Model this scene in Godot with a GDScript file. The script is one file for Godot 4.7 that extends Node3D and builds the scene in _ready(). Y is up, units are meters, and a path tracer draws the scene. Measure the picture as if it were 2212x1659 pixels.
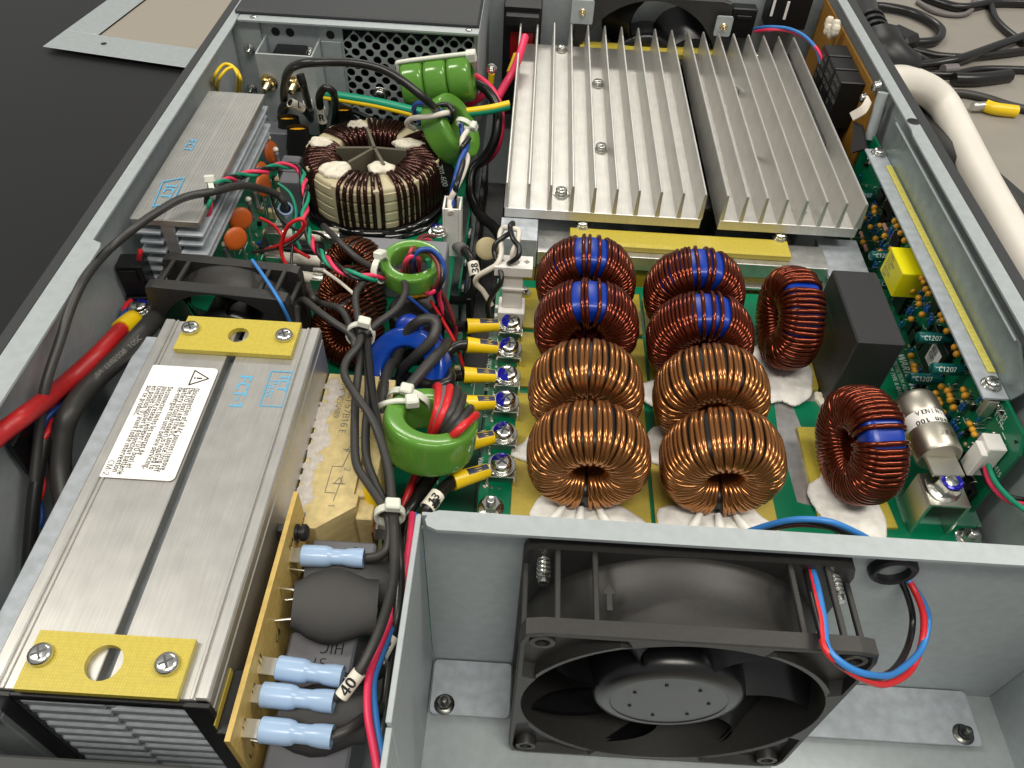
extends Node3D
# An opened power supply on a bench. Lengths are in millimetres until a mesh is committed.
const MM := 0.001
const CAM := Vector3(-67.95, 367.2, 113.14)
const FOCAL := 1699.0          # in pixels of a 2212 x 1659 view of the photograph
var cam_basis := Basis.from_euler(Vector3(deg_to_rad(-47.8), 0.0, deg_to_rad(3.48)))
var M := {}
var TX := {}
var used := {}
var cur_o := Vector3.ZERO
var font: SystemFont
var fontb: SystemFont
var rng := RandomNumberGenerator.new()

class Geo:
	var v := PackedVector3Array()
	var n := PackedVector3Array()
	var uv := PackedVector2Array()
	var ix := PackedInt32Array()
	var xf := Transform3D.IDENTITY
	func at(t: Transform3D) -> Geo:
		xf = t
		return self
	func vert(p: Vector3, nn: Vector3, t := Vector2.ZERO) -> int:
		v.append(xf * p); n.append((xf.basis * nn).normalized()); uv.append(t)
		return v.size() - 1
	func tri(a: int, b: int, c: int) -> void:
		var f := (v[b] - v[a]).cross(v[c] - v[a])
		if f.dot(n[a] + n[b] + n[c]) > 0.0:
			ix.append_array([a, c, b])
		else:
			ix.append_array([a, b, c])
	func ftri(a: Vector3, b: Vector3, c: Vector3, nn := Vector3.ZERO) -> void:
		if nn == Vector3.ZERO: nn = (b - a).cross(c - a).normalized()
		tri(vert(a, nn), vert(b, nn), vert(c, nn))
	func quad(a: Vector3, b: Vector3, c: Vector3, d: Vector3, nn := Vector3.ZERO) -> void:
		if nn == Vector3.ZERO: nn = (c - a).cross(d - b).normalized()
		var i := vert(a, nn, Vector2(0, 0)); var j := vert(b, nn, Vector2(1, 0)); var k := vert(c, nn, Vector2(1, 1)); var l := vert(d, nn, Vector2(0, 1))
		tri(i, j, k); tri(i, k, l)
	func box(lo: Vector3, hi: Vector3, bev := 0.4) -> Geo:
		var c := (lo + hi) * 0.5
		var h := (hi - lo).abs() * 0.5
		bev = minf(bev, minf(h.x, minf(h.y, h.z)) * 0.7)
		var i := h - Vector3.ONE * bev
		for ax in 3:
			for s: float in [-1.0, 1.0]:
				var nn := Vector3.ZERO; nn[ax] = s
				var u := (ax + 1) % 3; var w := (ax + 2) % 3
				var q := []
				for k in [[-1, -1], [1, -1], [1, 1], [-1, 1]]:
					var p := Vector3.ZERO; p[ax] = s * h[ax]; p[u] = k[0] * i[u]; p[w] = k[1] * i[w]
					q.append(c + p)
				quad(q[0], q[1], q[2], q[3], nn)
		if bev > 0.0:
			for ax in 3:
				var u := (ax + 1) % 3; var w := (ax + 2) % 3
				for su: float in [-1.0, 1.0]:
					for sw: float in [-1.0, 1.0]:
						var q := []
						for k in [[-1, 0], [1, 0], [1, 1], [-1, 1]]:
							var p := Vector3.ZERO; p[ax] = k[0] * i[ax]
							p[u] = su * (h[u] if k[1] == 0 else i[u]); p[w] = sw * (i[w] if k[1] == 0 else h[w])
							q.append(c + p)
						var nn := Vector3.ZERO; nn[u] = su; nn[w] = sw
						quad(q[0], q[1], q[2], q[3], nn.normalized())
			for sx: float in [-1.0, 1.0]:
				for sy: float in [-1.0, 1.0]:
					for sz: float in [-1.0, 1.0]:
						var s := Vector3(sx, sy, sz)
						ftri(c + s * Vector3(h.x, i.y, i.z), c + s * Vector3(i.x, h.y, i.z), c + s * Vector3(i.x, i.y, h.z), s.normalized())
		return self
	func tube(pts: PackedVector3Array, r, sides := 8, caps := true, closed := false) -> Geo:
		var cnt := pts.size()
		var t0 := (pts[1] - pts[0]).normalized()
		var up := Vector3.UP if absf(t0.y) < 0.9 else Vector3.RIGHT
		var nx := t0.cross(up).normalized()
		var first := v.size()
		var len := 0.0
		for i in cnt:
			var t: Vector3
			if closed: t = (pts[(i + 1) % cnt] - pts[(i - 1 + cnt) % cnt]).normalized()
			else: t = (pts[mini(i + 1, cnt - 1)] - pts[maxi(i - 1, 0)]).normalized()
			nx = (nx - t * nx.dot(t)).normalized()
			var ny := t.cross(nx)
			if i > 0: len += pts[i].distance_to(pts[i - 1])
			var rr: float = r[i] if r is Array or r is PackedFloat32Array else r
			for k in sides:
				var a := TAU * k / sides
				var d := nx * cos(a) + ny * sin(a)
				vert(pts[i] + d * rr, d, Vector2(float(k) / sides, len))
		var m := cnt if closed else cnt - 1
		for i in m:
			var a := first + i * sides
			var b := first + ((i + 1) % cnt) * sides
			for k in sides:
				var k2 := (k + 1) % sides
				tri(a + k, a + k2, b + k); tri(a + k2, b + k2, b + k)
		if caps and not closed:
			for e in [0, cnt - 1]:
				var t := (pts[0] - pts[1]).normalized() if e == 0 else (pts[cnt - 1] - pts[cnt - 2]).normalized()
				var c := v.size()
				v.append(xf * pts[e]); n.append((xf.basis * t).normalized()); uv.append(Vector2.ZERO)
				for k in sides:
					v.append(v[first + e * sides + k]); n.append((xf.basis * t).normalized()); uv.append(Vector2.ZERO)
				for k in sides: tri(c, c + 1 + k, c + 1 + (k + 1) % sides)
		return self
	# profile: Vector2(radius, height) along local y
	func lathe(prof: Array, segs := 20, sharp := 30.0) -> Geo:
		for i in prof.size() - 1:
			var a: Vector2 = prof[i]; var b: Vector2 = prof[i + 1]
			if a.distance_to(b) < 1e-5: continue
			var d := (b - a).normalized()
			var fn := Vector2(d.y, -d.x)
			var na := fn; var nb := fn
			if i > 0:
				var d0: Vector2 = (a - (prof[i - 1] as Vector2)).normalized()
				if rad_to_deg(absf(d0.angle_to(d))) < sharp: na = (fn + Vector2(d0.y, -d0.x)).normalized()
			if i < prof.size() - 2:
				var d1: Vector2 = ((prof[i + 2] as Vector2) - b).normalized()
				if rad_to_deg(absf(d.angle_to(d1))) < sharp: nb = (fn + Vector2(d1.y, -d1.x)).normalized()
			var f := v.size()
			for k in segs + 1:
				var an := TAU * k / segs
				var c := cos(an); var s := sin(an)
				vert(Vector3(a.x * c, a.y, a.x * s), Vector3(na.x * c, na.y, na.x * s))
				vert(Vector3(b.x * c, b.y, b.x * s), Vector3(nb.x * c, nb.y, nb.x * s))
			for k in segs:
				var o := f + k * 2
				if a.x > 1e-5: tri(o, o + 2, o + 1)
				if b.x > 1e-5: tri(o + 1, o + 2, o + 3)
		return self
	# polygon in local xy, extruded along +z by depth
	func prism(poly: PackedVector2Array, depth: float) -> Geo:
		var t := Geometry2D.triangulate_polygon(poly)
		for s: int in [0, 1]:
			var z := depth * s
			var nn := Vector3(0, 0, 1.0 if (s == 1) == (depth > 0.0) else -1.0)
			for i in range(0, t.size(), 3):
				ftri(Vector3(poly[t[i]].x, poly[t[i]].y, z), Vector3(poly[t[i + 1]].x, poly[t[i + 1]].y, z), Vector3(poly[t[i + 2]].x, poly[t[i + 2]].y, z), nn)
		var ccw := not Geometry2D.is_polygon_clockwise(poly)
		for i in poly.size():
			var a := poly[i]; var b := poly[(i + 1) % poly.size()]
			var d := (b - a).normalized()
			var nn := Vector3(d.y, -d.x, 0) * (1.0 if ccw else -1.0)
			quad(Vector3(a.x, a.y, 0), Vector3(b.x, b.y, 0), Vector3(b.x, b.y, depth), Vector3(a.x, a.y, depth), nn)
		return self
	# a rectangular tile in local xy (thickness t towards -z) with a round hole
	func holed(x0: float, y0: float, x1: float, y1: float, c: Vector2, r: float, t: float, segs := 16, outer := false) -> Geo:
		var ring := []
		for k in segs:
			var a := TAU * k / segs
			var d := Vector2(cos(a), sin(a))
			var big := 1e9
			if d.x > 1e-6: big = minf(big, (x1 - c.x) / d.x)
			if d.x < -1e-6: big = minf(big, (x0 - c.x) / d.x)
			if d.y > 1e-6: big = minf(big, (y1 - c.y) / d.y)
			if d.y < -1e-6: big = minf(big, (y0 - c.y) / d.y)
			ring.append([c + d * r, c + d * big, d])
		var corners := [Vector2(x1, y1), Vector2(x0, y1), Vector2(x0, y0), Vector2(x1, y0)]
		for side: float in [0.0, -t]:
			var nn := Vector3(0, 0, 1.0 if side == 0.0 else -1.0)
			for k in segs:
				var p: Array = ring[k]; var q: Array = ring[(k + 1) % segs]
				var a := Vector3(p[0].x, p[0].y, side); var b := Vector3(p[1].x, p[1].y, side)
				var e := Vector3(q[1].x, q[1].y, side); var f := Vector3(q[0].x, q[0].y, side)
				quad(a, b, e, f, nn)
				if absf(b.x - e.x) > 1e-4 and absf(b.y - e.y) > 1e-4:
					for cn: Vector2 in corners:
						var mid := (Vector2(b.x, b.y) + Vector2(e.x, e.y)) * 0.5
						if cn.distance_to(mid) < Vector2(b.x, b.y).distance_to(Vector2(e.x, e.y)) * 0.75: ftri(b, Vector3(cn.x, cn.y, side), e, nn)
		for k in segs:
			var p: Array = ring[k]; var q: Array = ring[(k + 1) % segs]
			var a := vert(Vector3(p[0].x, p[0].y, 0), Vector3(-p[2].x, -p[2].y, 0)); var b := vert(Vector3(q[0].x, q[0].y, 0), Vector3(-q[2].x, -q[2].y, 0))
			var e := vert(Vector3(q[0].x, q[0].y, -t), Vector3(-q[2].x, -q[2].y, 0)); var f := vert(Vector3(p[0].x, p[0].y, -t), Vector3(-p[2].x, -p[2].y, 0))
			tri(a, b, e); tri(a, e, f)
		if outer:
			quad(Vector3(x0, y0, 0), Vector3(x1, y0, 0), Vector3(x1, y0, -t), Vector3(x0, y0, -t), Vector3(0, -1, 0))
			quad(Vector3(x0, y1, 0), Vector3(x1, y1, 0), Vector3(x1, y1, -t), Vector3(x0, y1, -t), Vector3(0, 1, 0))
			quad(Vector3(x0, y0, 0), Vector3(x0, y1, 0), Vector3(x0, y1, -t), Vector3(x0, y0, -t), Vector3(-1, 0, 0))
			quad(Vector3(x1, y0, 0), Vector3(x1, y1, 0), Vector3(x1, y1, -t), Vector3(x1, y0, -t), Vector3(1, 0, 0))
		return self
	func plain(x0: float, y0: float, x1: float, y1: float, t: float) -> Geo:
		return box(Vector3(x0, y0, -t), Vector3(x1, y1, 0), 0.0)

func G(t := Transform3D.IDENTITY) -> Geo:
	return Geo.new().at(t)
func frame(at: Vector3, y: Vector3, hint := Vector3.RIGHT) -> Transform3D:   # local y along y
	y = y.normalized()
	if absf(y.dot(hint)) > 0.95: hint = Vector3.BACK if absf(y.z) < 0.9 else Vector3.UP
	var z := hint.cross(y).normalized()
	return Transform3D(Basis(y.cross(z), y, z), at)
func facing(at: Vector3, z: Vector3, up := Vector3.UP) -> Transform3D:      # local z along z
	z = z.normalized()
	var x := up.cross(z).normalized()
	return Transform3D(Basis(x, z.cross(x), z), at)
var homes := {}
func home(n: Node) -> Vector3:
	while n != self and not homes.has(n): n = n.get_parent()
	return homes.get(n, cur_o if n == self else Vector3.ZERO)
func part(g: Geo, called: String, m, parent: Node3D, label := "") -> MeshInstance3D:
	var a := []
	a.resize(Mesh.ARRAY_MAX)
	var w := PackedVector3Array(); w.resize(g.v.size())
	cur_o = home(parent)
	for i in g.v.size(): w[i] = (g.v[i] - cur_o) * MM
	a[Mesh.ARRAY_VERTEX] = w; a[Mesh.ARRAY_NORMAL] = g.n; a[Mesh.ARRAY_TEX_UV] = g.uv; a[Mesh.ARRAY_INDEX] = g.ix
	var am := ArrayMesh.new()
	am.add_surface_from_arrays(Mesh.PRIMITIVE_TRIANGLES, a)
	var o := MeshInstance3D.new()
	o.name = called; o.mesh = am; o.material_override = null
	am.surface_set_material(0, M[m] if m is String else m)
	parent.add_child(o, true)
	if label: o.set_meta("label", label)
	return o
func numbered(called: String) -> String:
	used[called] = used.get(called, -1) + 1
	return called if used[called] == 0 else "%s_%03d" % [called, used[called]]
func thing(called: String, label: String, category: String, at := Vector3.ZERO, group := "") -> Node3D:
	var o := Node3D.new()
	o.name = numbered(called)
	add_child(o)
	o.position = at * MM
	homes[o] = at
	o.set_meta("label", label); o.set_meta("category", category)
	if group: o.set_meta("group", group)
	return o
func one(g: Geo, called: String, m, label: String, category: String, at := Vector3.ZERO, group := "") -> MeshInstance3D:
	cur_o = at
	var o := part(g, called, m, self)
	o.name = numbered(called)
	o.position = at * MM
	o.set_meta("label", label); o.set_meta("category", category)
	if group: o.set_meta("group", group)
	return o
func copy_of(src: Node3D, at: Vector3, basis: Basis, label := "") -> Node3D:
	var o: Node3D = src.duplicate()
	o.name = numbered(String(src.name))
	add_child(o)
	o.transform = Transform3D(basis, at * MM)
	if label: o.set_meta("label", label)
	return o
func text(s: String, t: Transform3D, size: float, m, parent: Node3D, called := "lettering", bold := false, fit := 0.0) -> MeshInstance3D:
	var tm := TextMesh.new()
	tm.text = s; tm.font = fontb if bold else font; tm.font_size = 32
	tm.pixel_size = size * MM / 32.0
	tm.depth = 0.00004
	tm.horizontal_alignment = HORIZONTAL_ALIGNMENT_LEFT
	tm.vertical_alignment = VERTICAL_ALIGNMENT_CENTER
	tm.curve_step = 2.0
	var o := MeshInstance3D.new()
	o.name = called; o.mesh = tm
	tm.material = M[m] if m is String else m
	parent.add_child(o, true)
	var sx := 1.0
	if fit > 0.0: sx = fit * MM / maxf(tm.get_aabb().size.x, 1e-5)
	o.transform = Transform3D(t.basis.scaled_local(Vector3(sx, 1, 1)), (t.origin - home(parent)) * MM)
	return o
# a point of the place from a pixel of the photograph (2212 wide) and the plane it lies in
func ray(x: float, y: float) -> Vector3:
	return (cam_basis * Vector3((x - 1106.0) / FOCAL, -(y - 829.5) / FOCAL, -1.0)).normalized()
func P(x: float, y: float, h: float) -> Vector3:
	var d := ray(x, y)
	return CAM + d * ((h - CAM.y) / d.y)
func PZ(x: float, y: float, z: float) -> Vector3:
	var d := ray(x, y)
	return CAM + d * ((z - CAM.z) / d.z)
func PX(x: float, y: float, xx: float) -> Vector3:
	var d := ray(x, y)
	return CAM + d * ((xx - CAM.x) / d.x)
func spline(pts: Array, per := 6) -> PackedVector3Array:
	var p: Array[Vector3] = []
	for q in pts: p.append(q if q is Vector3 else P(q[0], q[1], q[2]))
	var out := PackedVector3Array()
	for i in p.size() - 1:
		var a := p[maxi(i - 1, 0)]; var b := p[i]; var c := p[i + 1]; var d := p[mini(i + 2, p.size() - 1)]
		var t1 := (c - a) * 0.5 if i > 0 else (c - b) * 0.6
		var t2 := (d - b) * 0.5 if i < p.size() - 2 else (c - b) * 0.6
		var l := b.distance_to(c)
		t1 = t1.limit_length(l * 1.3); t2 = t2.limit_length(l * 1.3)
		for k in per:
			var t := float(k) / per
			var t3 := t * t * t; var tt := t * t
			out.append(b * (2 * t3 - 3 * tt + 1) + t1 * (t3 - 2 * tt + t) + c * (-2 * t3 + 3 * tt) + t2 * (t3 - tt))
	out.append(p[p.size() - 1])
	return out
func wire_geo(pts: Array, r: float, sides := 8, per := 6) -> Geo:
	return G().tube(spline(pts, per), r, sides)
func base_of(pts: Array) -> Vector3:
	var q = pts[0]
	return q if q is Vector3 else P(q[0], q[1], q[2])
func cable(called: String, pts: Array, r: float, m, label: String, category := "cable", group := "", per := 6) -> Node3D:
	var o := thing(called, label, category, base_of(pts), group)
	part(wire_geo(pts, r, 10 if r > 1.5 else 7, per), "insulation", m, o)
	return o
func disc_noise(r: float, k: int, amp: float, sd: int) -> float:
	return r * (1.0 + amp * (sin(k * 1.7 + sd) * 0.5 + sin(k * 0.73 + sd * 2.3) * 0.6 + sin(k * 3.1 + sd * 0.7) * 0.3))
# an uneven mound of glue on a plane y = c.y
func blob(c: Vector3, rx: float, rz: float, h: float, sd: int, amp := 0.16, g: Geo = null, up := Vector3.UP) -> Geo:
	if g == null: g = G()
	var keep := g.xf
	g.xf = frame(c, up)
	var segs := 36
	var rings := [[1.0, 0.0], [1.0, 0.45], [0.93, 0.75], [0.75, 0.95], [0.5, 1.0], [0.2, 1.02]]
	var grid := []
	for q in rings:
		var row := []
		for k in segs:
			var a := TAU * k / segs
			var w: float = 1.0 + amp * (sin(a * 3.0 + sd) * 0.6 + sin(a * 5.0 + sd * 2.1) * 0.45 + sin(a * 8.0 + sd * 0.7) * 0.3)
			var bump: float = 1.0 + 0.12 * sin(a * 3.0 + q[0] * 5.0 + sd) + 0.07 * sin(a * 5.0 - q[0] * 6.0)
			row.append(Vector3(cos(a) * rx * w * q[0], h * q[1] * (bump if q[0] < 1.0 else 1.0), sin(a) * rz * w * q[0]))
		grid.append(row)
	var idx := []
	for i in grid.size():
		var ri := []
		for k in segs:
			var du: Vector3 = grid[i][(k + 1) % segs] - grid[i][(k - 1 + segs) % segs]
			var dv: Vector3 = grid[mini(i + 1, grid.size() - 1)][k] - grid[maxi(i - 1, 0)][k]
			var nn := du.cross(dv)
			if nn.y < 0.0: nn = -nn
			if nn.length() < 1e-6: nn = Vector3.UP
			ri.append(g.vert(grid[i][k], nn.normalized()))
		idx.append(ri)
	for i in grid.size() - 1:
		for k in segs:
			var k2 := (k + 1) % segs
			g.tri(idx[i][k], idx[i][k2], idx[i + 1][k]); g.tri(idx[i][k2], idx[i + 1][k2], idx[i + 1][k])
	var cc := g.vert(Vector3(0, h * 1.02, 0), Vector3.UP)
	for k in segs: g.tri(cc, idx[grid.size() - 1][k], idx[grid.size() - 1][(k + 1) % segs])
	g.xf = keep
	return g
func rrect(w: float, h: float, r: float, seg := 4) -> PackedVector2Array:
	var out := PackedVector2Array()
	for q in [[1, 1, 0.0], [-1, 1, 90.0], [-1, -1, 180.0], [1, -1, 270.0]]:
		for k in seg + 1:
			var a := deg_to_rad(q[2] + 90.0 * k / seg)
			out.append(Vector2(q[0] * (w * 0.5 - r) + cos(a) * r, q[1] * (h * 0.5 - r) + sin(a) * r))
	return out
const FLAT := Basis(Vector3(1, 0, 0), Vector3(0, 0, -1), Vector3(0, 1, 0))    # local xy lies on the ground, local z points up
func noise_tex(called: String, freq: float, lo: Color, hi: Color, size := 512, octaves := 4, normal := false, bump := 4.0, kind := FastNoiseLite.TYPE_SIMPLEX_SMOOTH) -> NoiseTexture2D:
	var f := FastNoiseLite.new()
	f.seed = called.hash() % 10000
	f.noise_type = kind
	f.frequency = freq; f.fractal_octaves = octaves
	var t := NoiseTexture2D.new()
	t.width = size; t.height = size; t.seamless = true; t.noise = f
	if normal:
		t.as_normal_map = true; t.bump_strength = bump
	else:
		var gr := Gradient.new()
		gr.set_color(0, lo); gr.set_color(1, hi)
		t.color_ramp = gr
	TX[called] = t
	return t
func mat(called: String, c: Color, rough := 0.5, metal := 0.0) -> StandardMaterial3D:
	var m := StandardMaterial3D.new()
	m.resource_name = called
	m.albedo_color = c; m.roughness = rough; m.metallic = metal
	M[called] = m
	return m
func tripl(m: StandardMaterial3D, scale: Vector3, alb := "", nor := "", nscale := 0.5, rou := "") -> StandardMaterial3D:
	m.uv1_triplanar = true; m.uv1_world_triplanar = true; m.uv1_scale = scale
	if alb: m.albedo_texture = TX[alb]
	if nor:
		m.normal_enabled = true; m.normal_texture = TX[nor]; m.normal_scale = nscale
	if rou: m.roughness_texture = TX[rou]
	return m
func scratch_tex(called: String, size: int, lo: float, marks: int) -> void:
	# brushed metal: long streaks along v with a few stray scratches
	var im := Image.create(size, size, false, Image.FORMAT_RGB8)
	var rg := RandomNumberGenerator.new(); rg.seed = 99
	var f := FastNoiseLite.new(); f.seed = 5; f.frequency = 0.35; f.fractal_octaves = 3
	var cl := FastNoiseLite.new(); cl.seed = 8; cl.frequency = 0.006; cl.fractal_octaves = 4
	for x in size:
		for y in size:
			var yy := absf(y - size * 0.5)
			var v := 0.955 + 0.05 * f.get_noise_2d(x * 1.0, yy * 0.02) + 0.035 * cl.get_noise_2d(absf(x - size * 0.5) * 2.0, yy * 2.0)
			v = clampf(v, lo, 1.0)
			im.set_pixel(x, y, Color(v, v, v * 0.995))
	for k in marks:
		var p := Vector2(rg.randf() * size, rg.randf() * size)
		var d := Vector2.from_angle(rg.randf() * TAU)
		var v := 1.0 if k % 3 else 0.84
		for i in rg.randi_range(8, 60):
			p += d
			d = d.rotated(rg.randf_range(-0.03, 0.03))
			var c := im.get_pixel(posmod(int(p.x), size), posmod(int(p.y), size)).lerp(Color(v, v, v), 0.55)
			im.set_pixel(posmod(int(p.x), size), posmod(int(p.y), size), c)
	TX[called] = ImageTexture.create_from_image(im)
func weave_tex(called: String, size: int) -> void:
	# glass cloth showing through resin
	var im := Image.create(size, size, false, Image.FORMAT_RGB8)
	var f := FastNoiseLite.new(); f.seed = 3; f.frequency = 0.02; f.fractal_octaves = 4
	for x in size:
		for y in size:
			var a := sin(TAU * x * 16.0 / size); var b := sin(TAU * y * 16.0 / size)
			var v := 0.94 + 0.045 * a * b + 0.025 * (a + b) * 0.5 + 0.05 * f.get_noise_2d(absf(x - size * 0.5), absf(y - size * 0.5))
			im.set_pixel(x, y, Color(v, v, v))
	TX[called] = ImageTexture.create_from_image(im)
func make_materials() -> void:
	noise_tex("grime", 0.012, Color(0.87, 0.87, 0.86), Color(1.0, 1.0, 1.0), 512, 5)
	noise_tex("soft", 0.01, Color(0.945, 0.945, 0.945), Color(1.0, 1.0, 1.0), 512, 5)
	noise_tex("scuff", 0.02, Color(0.94, 0.94, 0.935), Color(1.0, 1.0, 1.0), 512, 6)
	scratch_tex("brushed", 512, 0.9, 26)
	weave_tex("weave", 256)
	noise_tex("fine", 0.09, Color(0.86, 0.86, 0.86), Color(1, 1, 1), 512, 3)
	noise_tex("streak", 0.05, Color(0.84, 0.84, 0.84), Color(1, 1, 1), 512, 4)
	noise_tex("rough_var", 0.02, Color(0.86, 0.86, 0.86), Color(1, 1, 1), 512, 4)
	noise_tex("grain_n", 0.12, Color.BLACK, Color.WHITE, 512, 3, true, 3.0)
	noise_tex("leather_n", 0.05, Color.BLACK, Color.WHITE, 512, 4, true, 6.0, FastNoiseLite.TYPE_CELLULAR)
	tripl(mat("zinc", Color(0.69, 0.72, 0.73), 0.45, 0.3), Vector3(14, 14, 14), "scuff", "grain_n", 0.03, "rough_var")
	tripl(mat("case_paint", Color(0.20, 0.21, 0.22), 0.55), Vector3(60, 60, 60), "fine", "grain_n", 0.25)
	tripl(mat("alu", Color(0.80, 0.795, 0.78), 0.42, 0.85), Vector3(9, 9, 9), "brushed", "", 0.0, "rough_var")
	tripl(mat("alu_fin", Color(0.87, 0.865, 0.85), 0.44, 0.75), Vector3(9, 9, 9), "brushed", "", 0.0, "rough_var")
	tripl(mat("alu_plain", Color(0.86, 0.86, 0.86), 0.42, 0.9), Vector3(20, 20, 20), "grime", "", 0.0, "rough_var")
	tripl(mat("alu_pale", Color(0.74, 0.77, 0.80), 0.45, 0.25), Vector3(20, 20, 20), "grime", "", 0.0, "rough_var")
	mat("screw", Color(0.82, 0.82, 0.80), 0.22, 1.0)
	mat("screw_dark", Color(0.42, 0.42, 0.41), 0.3, 1.0)
	mat("slot", Color(0.34, 0.34, 0.34), 0.4, 0.9)
	mat("fuse_metal", Color(0.74, 0.72, 0.67), 0.4, 1.0)
	mat("tin", Color(0.84, 0.83, 0.79), 0.33, 1.0)
	mat("blue_ink", Color(0.10, 0.10, 0.62), 0.18, 0.35)
	mat("navy_ink", Color(0.14, 0.17, 0.28), 0.5)
	tripl(mat("fr4", Color(0.73, 0.65, 0.27), 0.5), Vector3(60, 60, 60), "weave", "grain_n", 0.1)
	tripl(mat("fr4_bright", Color(0.77, 0.70, 0.27), 0.4), Vector3(60, 60, 60), "weave", "grain_n", 0.06)
	tripl(mat("fr4_edge", Color(0.80, 0.74, 0.45), 0.6), Vector3(45, 45, 45), "fine")
	tripl(mat("fr4_olive", Color(0.70, 0.63, 0.18), 0.45), Vector3(60, 60, 60), "weave", "grain_n", 0.15)
	tripl(mat("pcb", Color(0.0, 0.47, 0.32), 0.3), Vector3(30, 30, 30), "fine")
	tripl(mat("pcb_tan", Color(0.80, 0.68, 0.38), 0.5), Vector3(35, 35, 35), "grime")
	tripl(mat("pcb_brown", Color(0.62, 0.44, 0.16), 0.5), Vector3(35, 35, 35), "grime")
	mat("silk", Color(0.86, 0.90, 0.86), 0.6)
	mat("black_print", Color(0.05, 0.05, 0.06), 0.7)
	mat("grey_print", Color(0.45, 0.45, 0.42), 0.7)
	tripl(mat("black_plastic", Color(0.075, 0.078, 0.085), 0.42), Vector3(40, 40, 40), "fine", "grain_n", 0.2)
	tripl(mat("fan_plastic", Color(0.185, 0.18, 0.175), 0.45), Vector3(50, 50, 50), "grime", "grain_n", 0.25)
	tripl(mat("fan_rotor", Color(0.095, 0.098, 0.105), 0.28), Vector3(50, 50, 50), "fine", "grain_n", 0.12)
	tripl(mat("shrink", Color(0.115, 0.11, 0.11), 0.5), Vector3(70, 70, 70), "grime", "grain_n", 0.25)
	tripl(mat("potting_box", Color(0.165, 0.165, 0.172), 0.42), Vector3(60, 60, 60), "fine", "grain_n", 0.5)
	tripl(mat("cap_grey", Color(0.47, 0.475, 0.50), 0.4), Vector3(60, 60, 60), "fine", "grain_n", 0.2)
	mat("tar", Color(0.03, 0.03, 0.032), 0.12)
	tripl(mat("glue", Color(0.95, 0.94, 0.92), 0.45), Vector3(25, 25, 25), "grime", "grain_n", 0.08)
	tripl(mat("glue_cream", Color(0.91, 0.88, 0.81), 0.42), Vector3(25, 25, 25), "grime", "grain_n", 0.05)
	tripl(mat("paste", Color(0.80, 0.77, 0.74), 0.6), Vector3(40, 40, 40), "grime", "leather_n", 0.5)
	tripl(mat("choke_body", Color(0.80, 0.76, 0.62), 0.5), Vector3(40, 40, 40), "fine")
	mat("divider_board", Color(0.36, 0.34, 0.28), 0.55)
	mat("copper", Color(0.62, 0.42, 0.25), 0.2, 0.82)
	mat("copper_red", Color(0.42, 0.185, 0.115), 0.15, 0.8)
	mat("copper_dark", Color(0.27, 0.165, 0.14), 0.14, 0.75)
	mat("copper_brown", Color(0.40, 0.21, 0.13), 0.15, 0.8)
	mat("core_blue", Color(0.02, 0.20, 0.60), 0.3)
	mat("core_black", Color(0.06, 0.065, 0.065), 0.4)
	tripl(mat("ferrite_green", Color(0.37, 0.58, 0.22), 0.15), Vector3(20, 20, 20), "fine")
	tripl(mat("ferrite_blue", Color(0.05, 0.26, 0.66), 0.2), Vector3(20, 20, 20), "fine")
	tripl(mat("cable_black", Color(0.105, 0.103, 0.102), 0.3), Vector3(60, 60, 60), "grime")
	tripl(mat("cable_dusty", Color(0.21, 0.205, 0.2), 0.48), Vector3(60, 60, 60), "grime")
	tripl(mat("cable_red", Color(0.72, 0.12, 0.13), 0.42), Vector3(60, 60, 60), "grime")
	mat("wire_red", Color(0.80, 0.14, 0.16), 0.38)
	mat("wire_pink", Color(0.88, 0.20, 0.36), 0.38)
	mat("wire_maroon", Color(0.45, 0.16, 0.17), 0.4)
	mat("wire_blue", Color(0.20, 0.48, 0.76), 0.38)
	mat("wire_navy", Color(0.12, 0.28, 0.58), 0.38)
	mat("wire_green", Color(0.08, 0.55, 0.42), 0.38)
	mat("wire_yellow", Color(0.92, 0.78, 0.10), 0.38)
	mat("wire_white", Color(0.86, 0.83, 0.78), 0.42)
	mat("wire_grey", Color(0.42, 0.40, 0.40), 0.5)
	mat("tie", Color(0.84, 0.85, 0.80), 0.35)
	M["tie"].backlight_enabled = true
	M["tie"].backlight = Color(0.25, 0.25, 0.22)
	mat("lug_yellow", Color(0.90, 0.76, 0.08), 0.32)
	mat("sleeve_blue", Color(0.60, 0.70, 0.82), 0.24)
	mat("paper", Color(0.92, 0.91, 0.89), 0.55)
	mat("tag_white", Color(0.90, 0.88, 0.82), 0.5)
	mat("nylon", Color(0.90, 0.89, 0.87), 0.4)
	mat("stamp_blue", Color(0.38, 0.66, 0.80), 0.6, 0.2)
	mat("orange_disc", Color(0.75, 0.36, 0.13), 0.4)
	mat("orange_bright", Color(0.95, 0.68, 0.10), 0.4)
	mat("cream_part", Color(0.84, 0.78, 0.60), 0.5)
	tripl(mat("cream_module", Color(0.84, 0.76, 0.54), 0.5), Vector3(30, 30, 30), "grime", "grain_n", 0.15)
	mat("cap_amber", Color(0.84, 0.60, 0.16), 0.3)
	mat("res_blue", Color(0.14, 0.34, 0.62), 0.25)
	mat("res_grey", Color(0.45, 0.43, 0.43), 0.35)
	mat("res_pink", Color(0.75, 0.58, 0.50), 0.4)
	mat("cap_teal", Color(0.03, 0.33, 0.32), 0.25)
	mat("box_yellow", Color(0.88, 0.84, 0.06), 0.35)
	mat("chip", Color(0.06, 0.06, 0.062), 0.4)
	mat("ceramic", Color(0.88, 0.86, 0.80), 0.45)
	mat("red_plastic", Color(0.6, 0.05, 0.06), 0.4)
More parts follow.
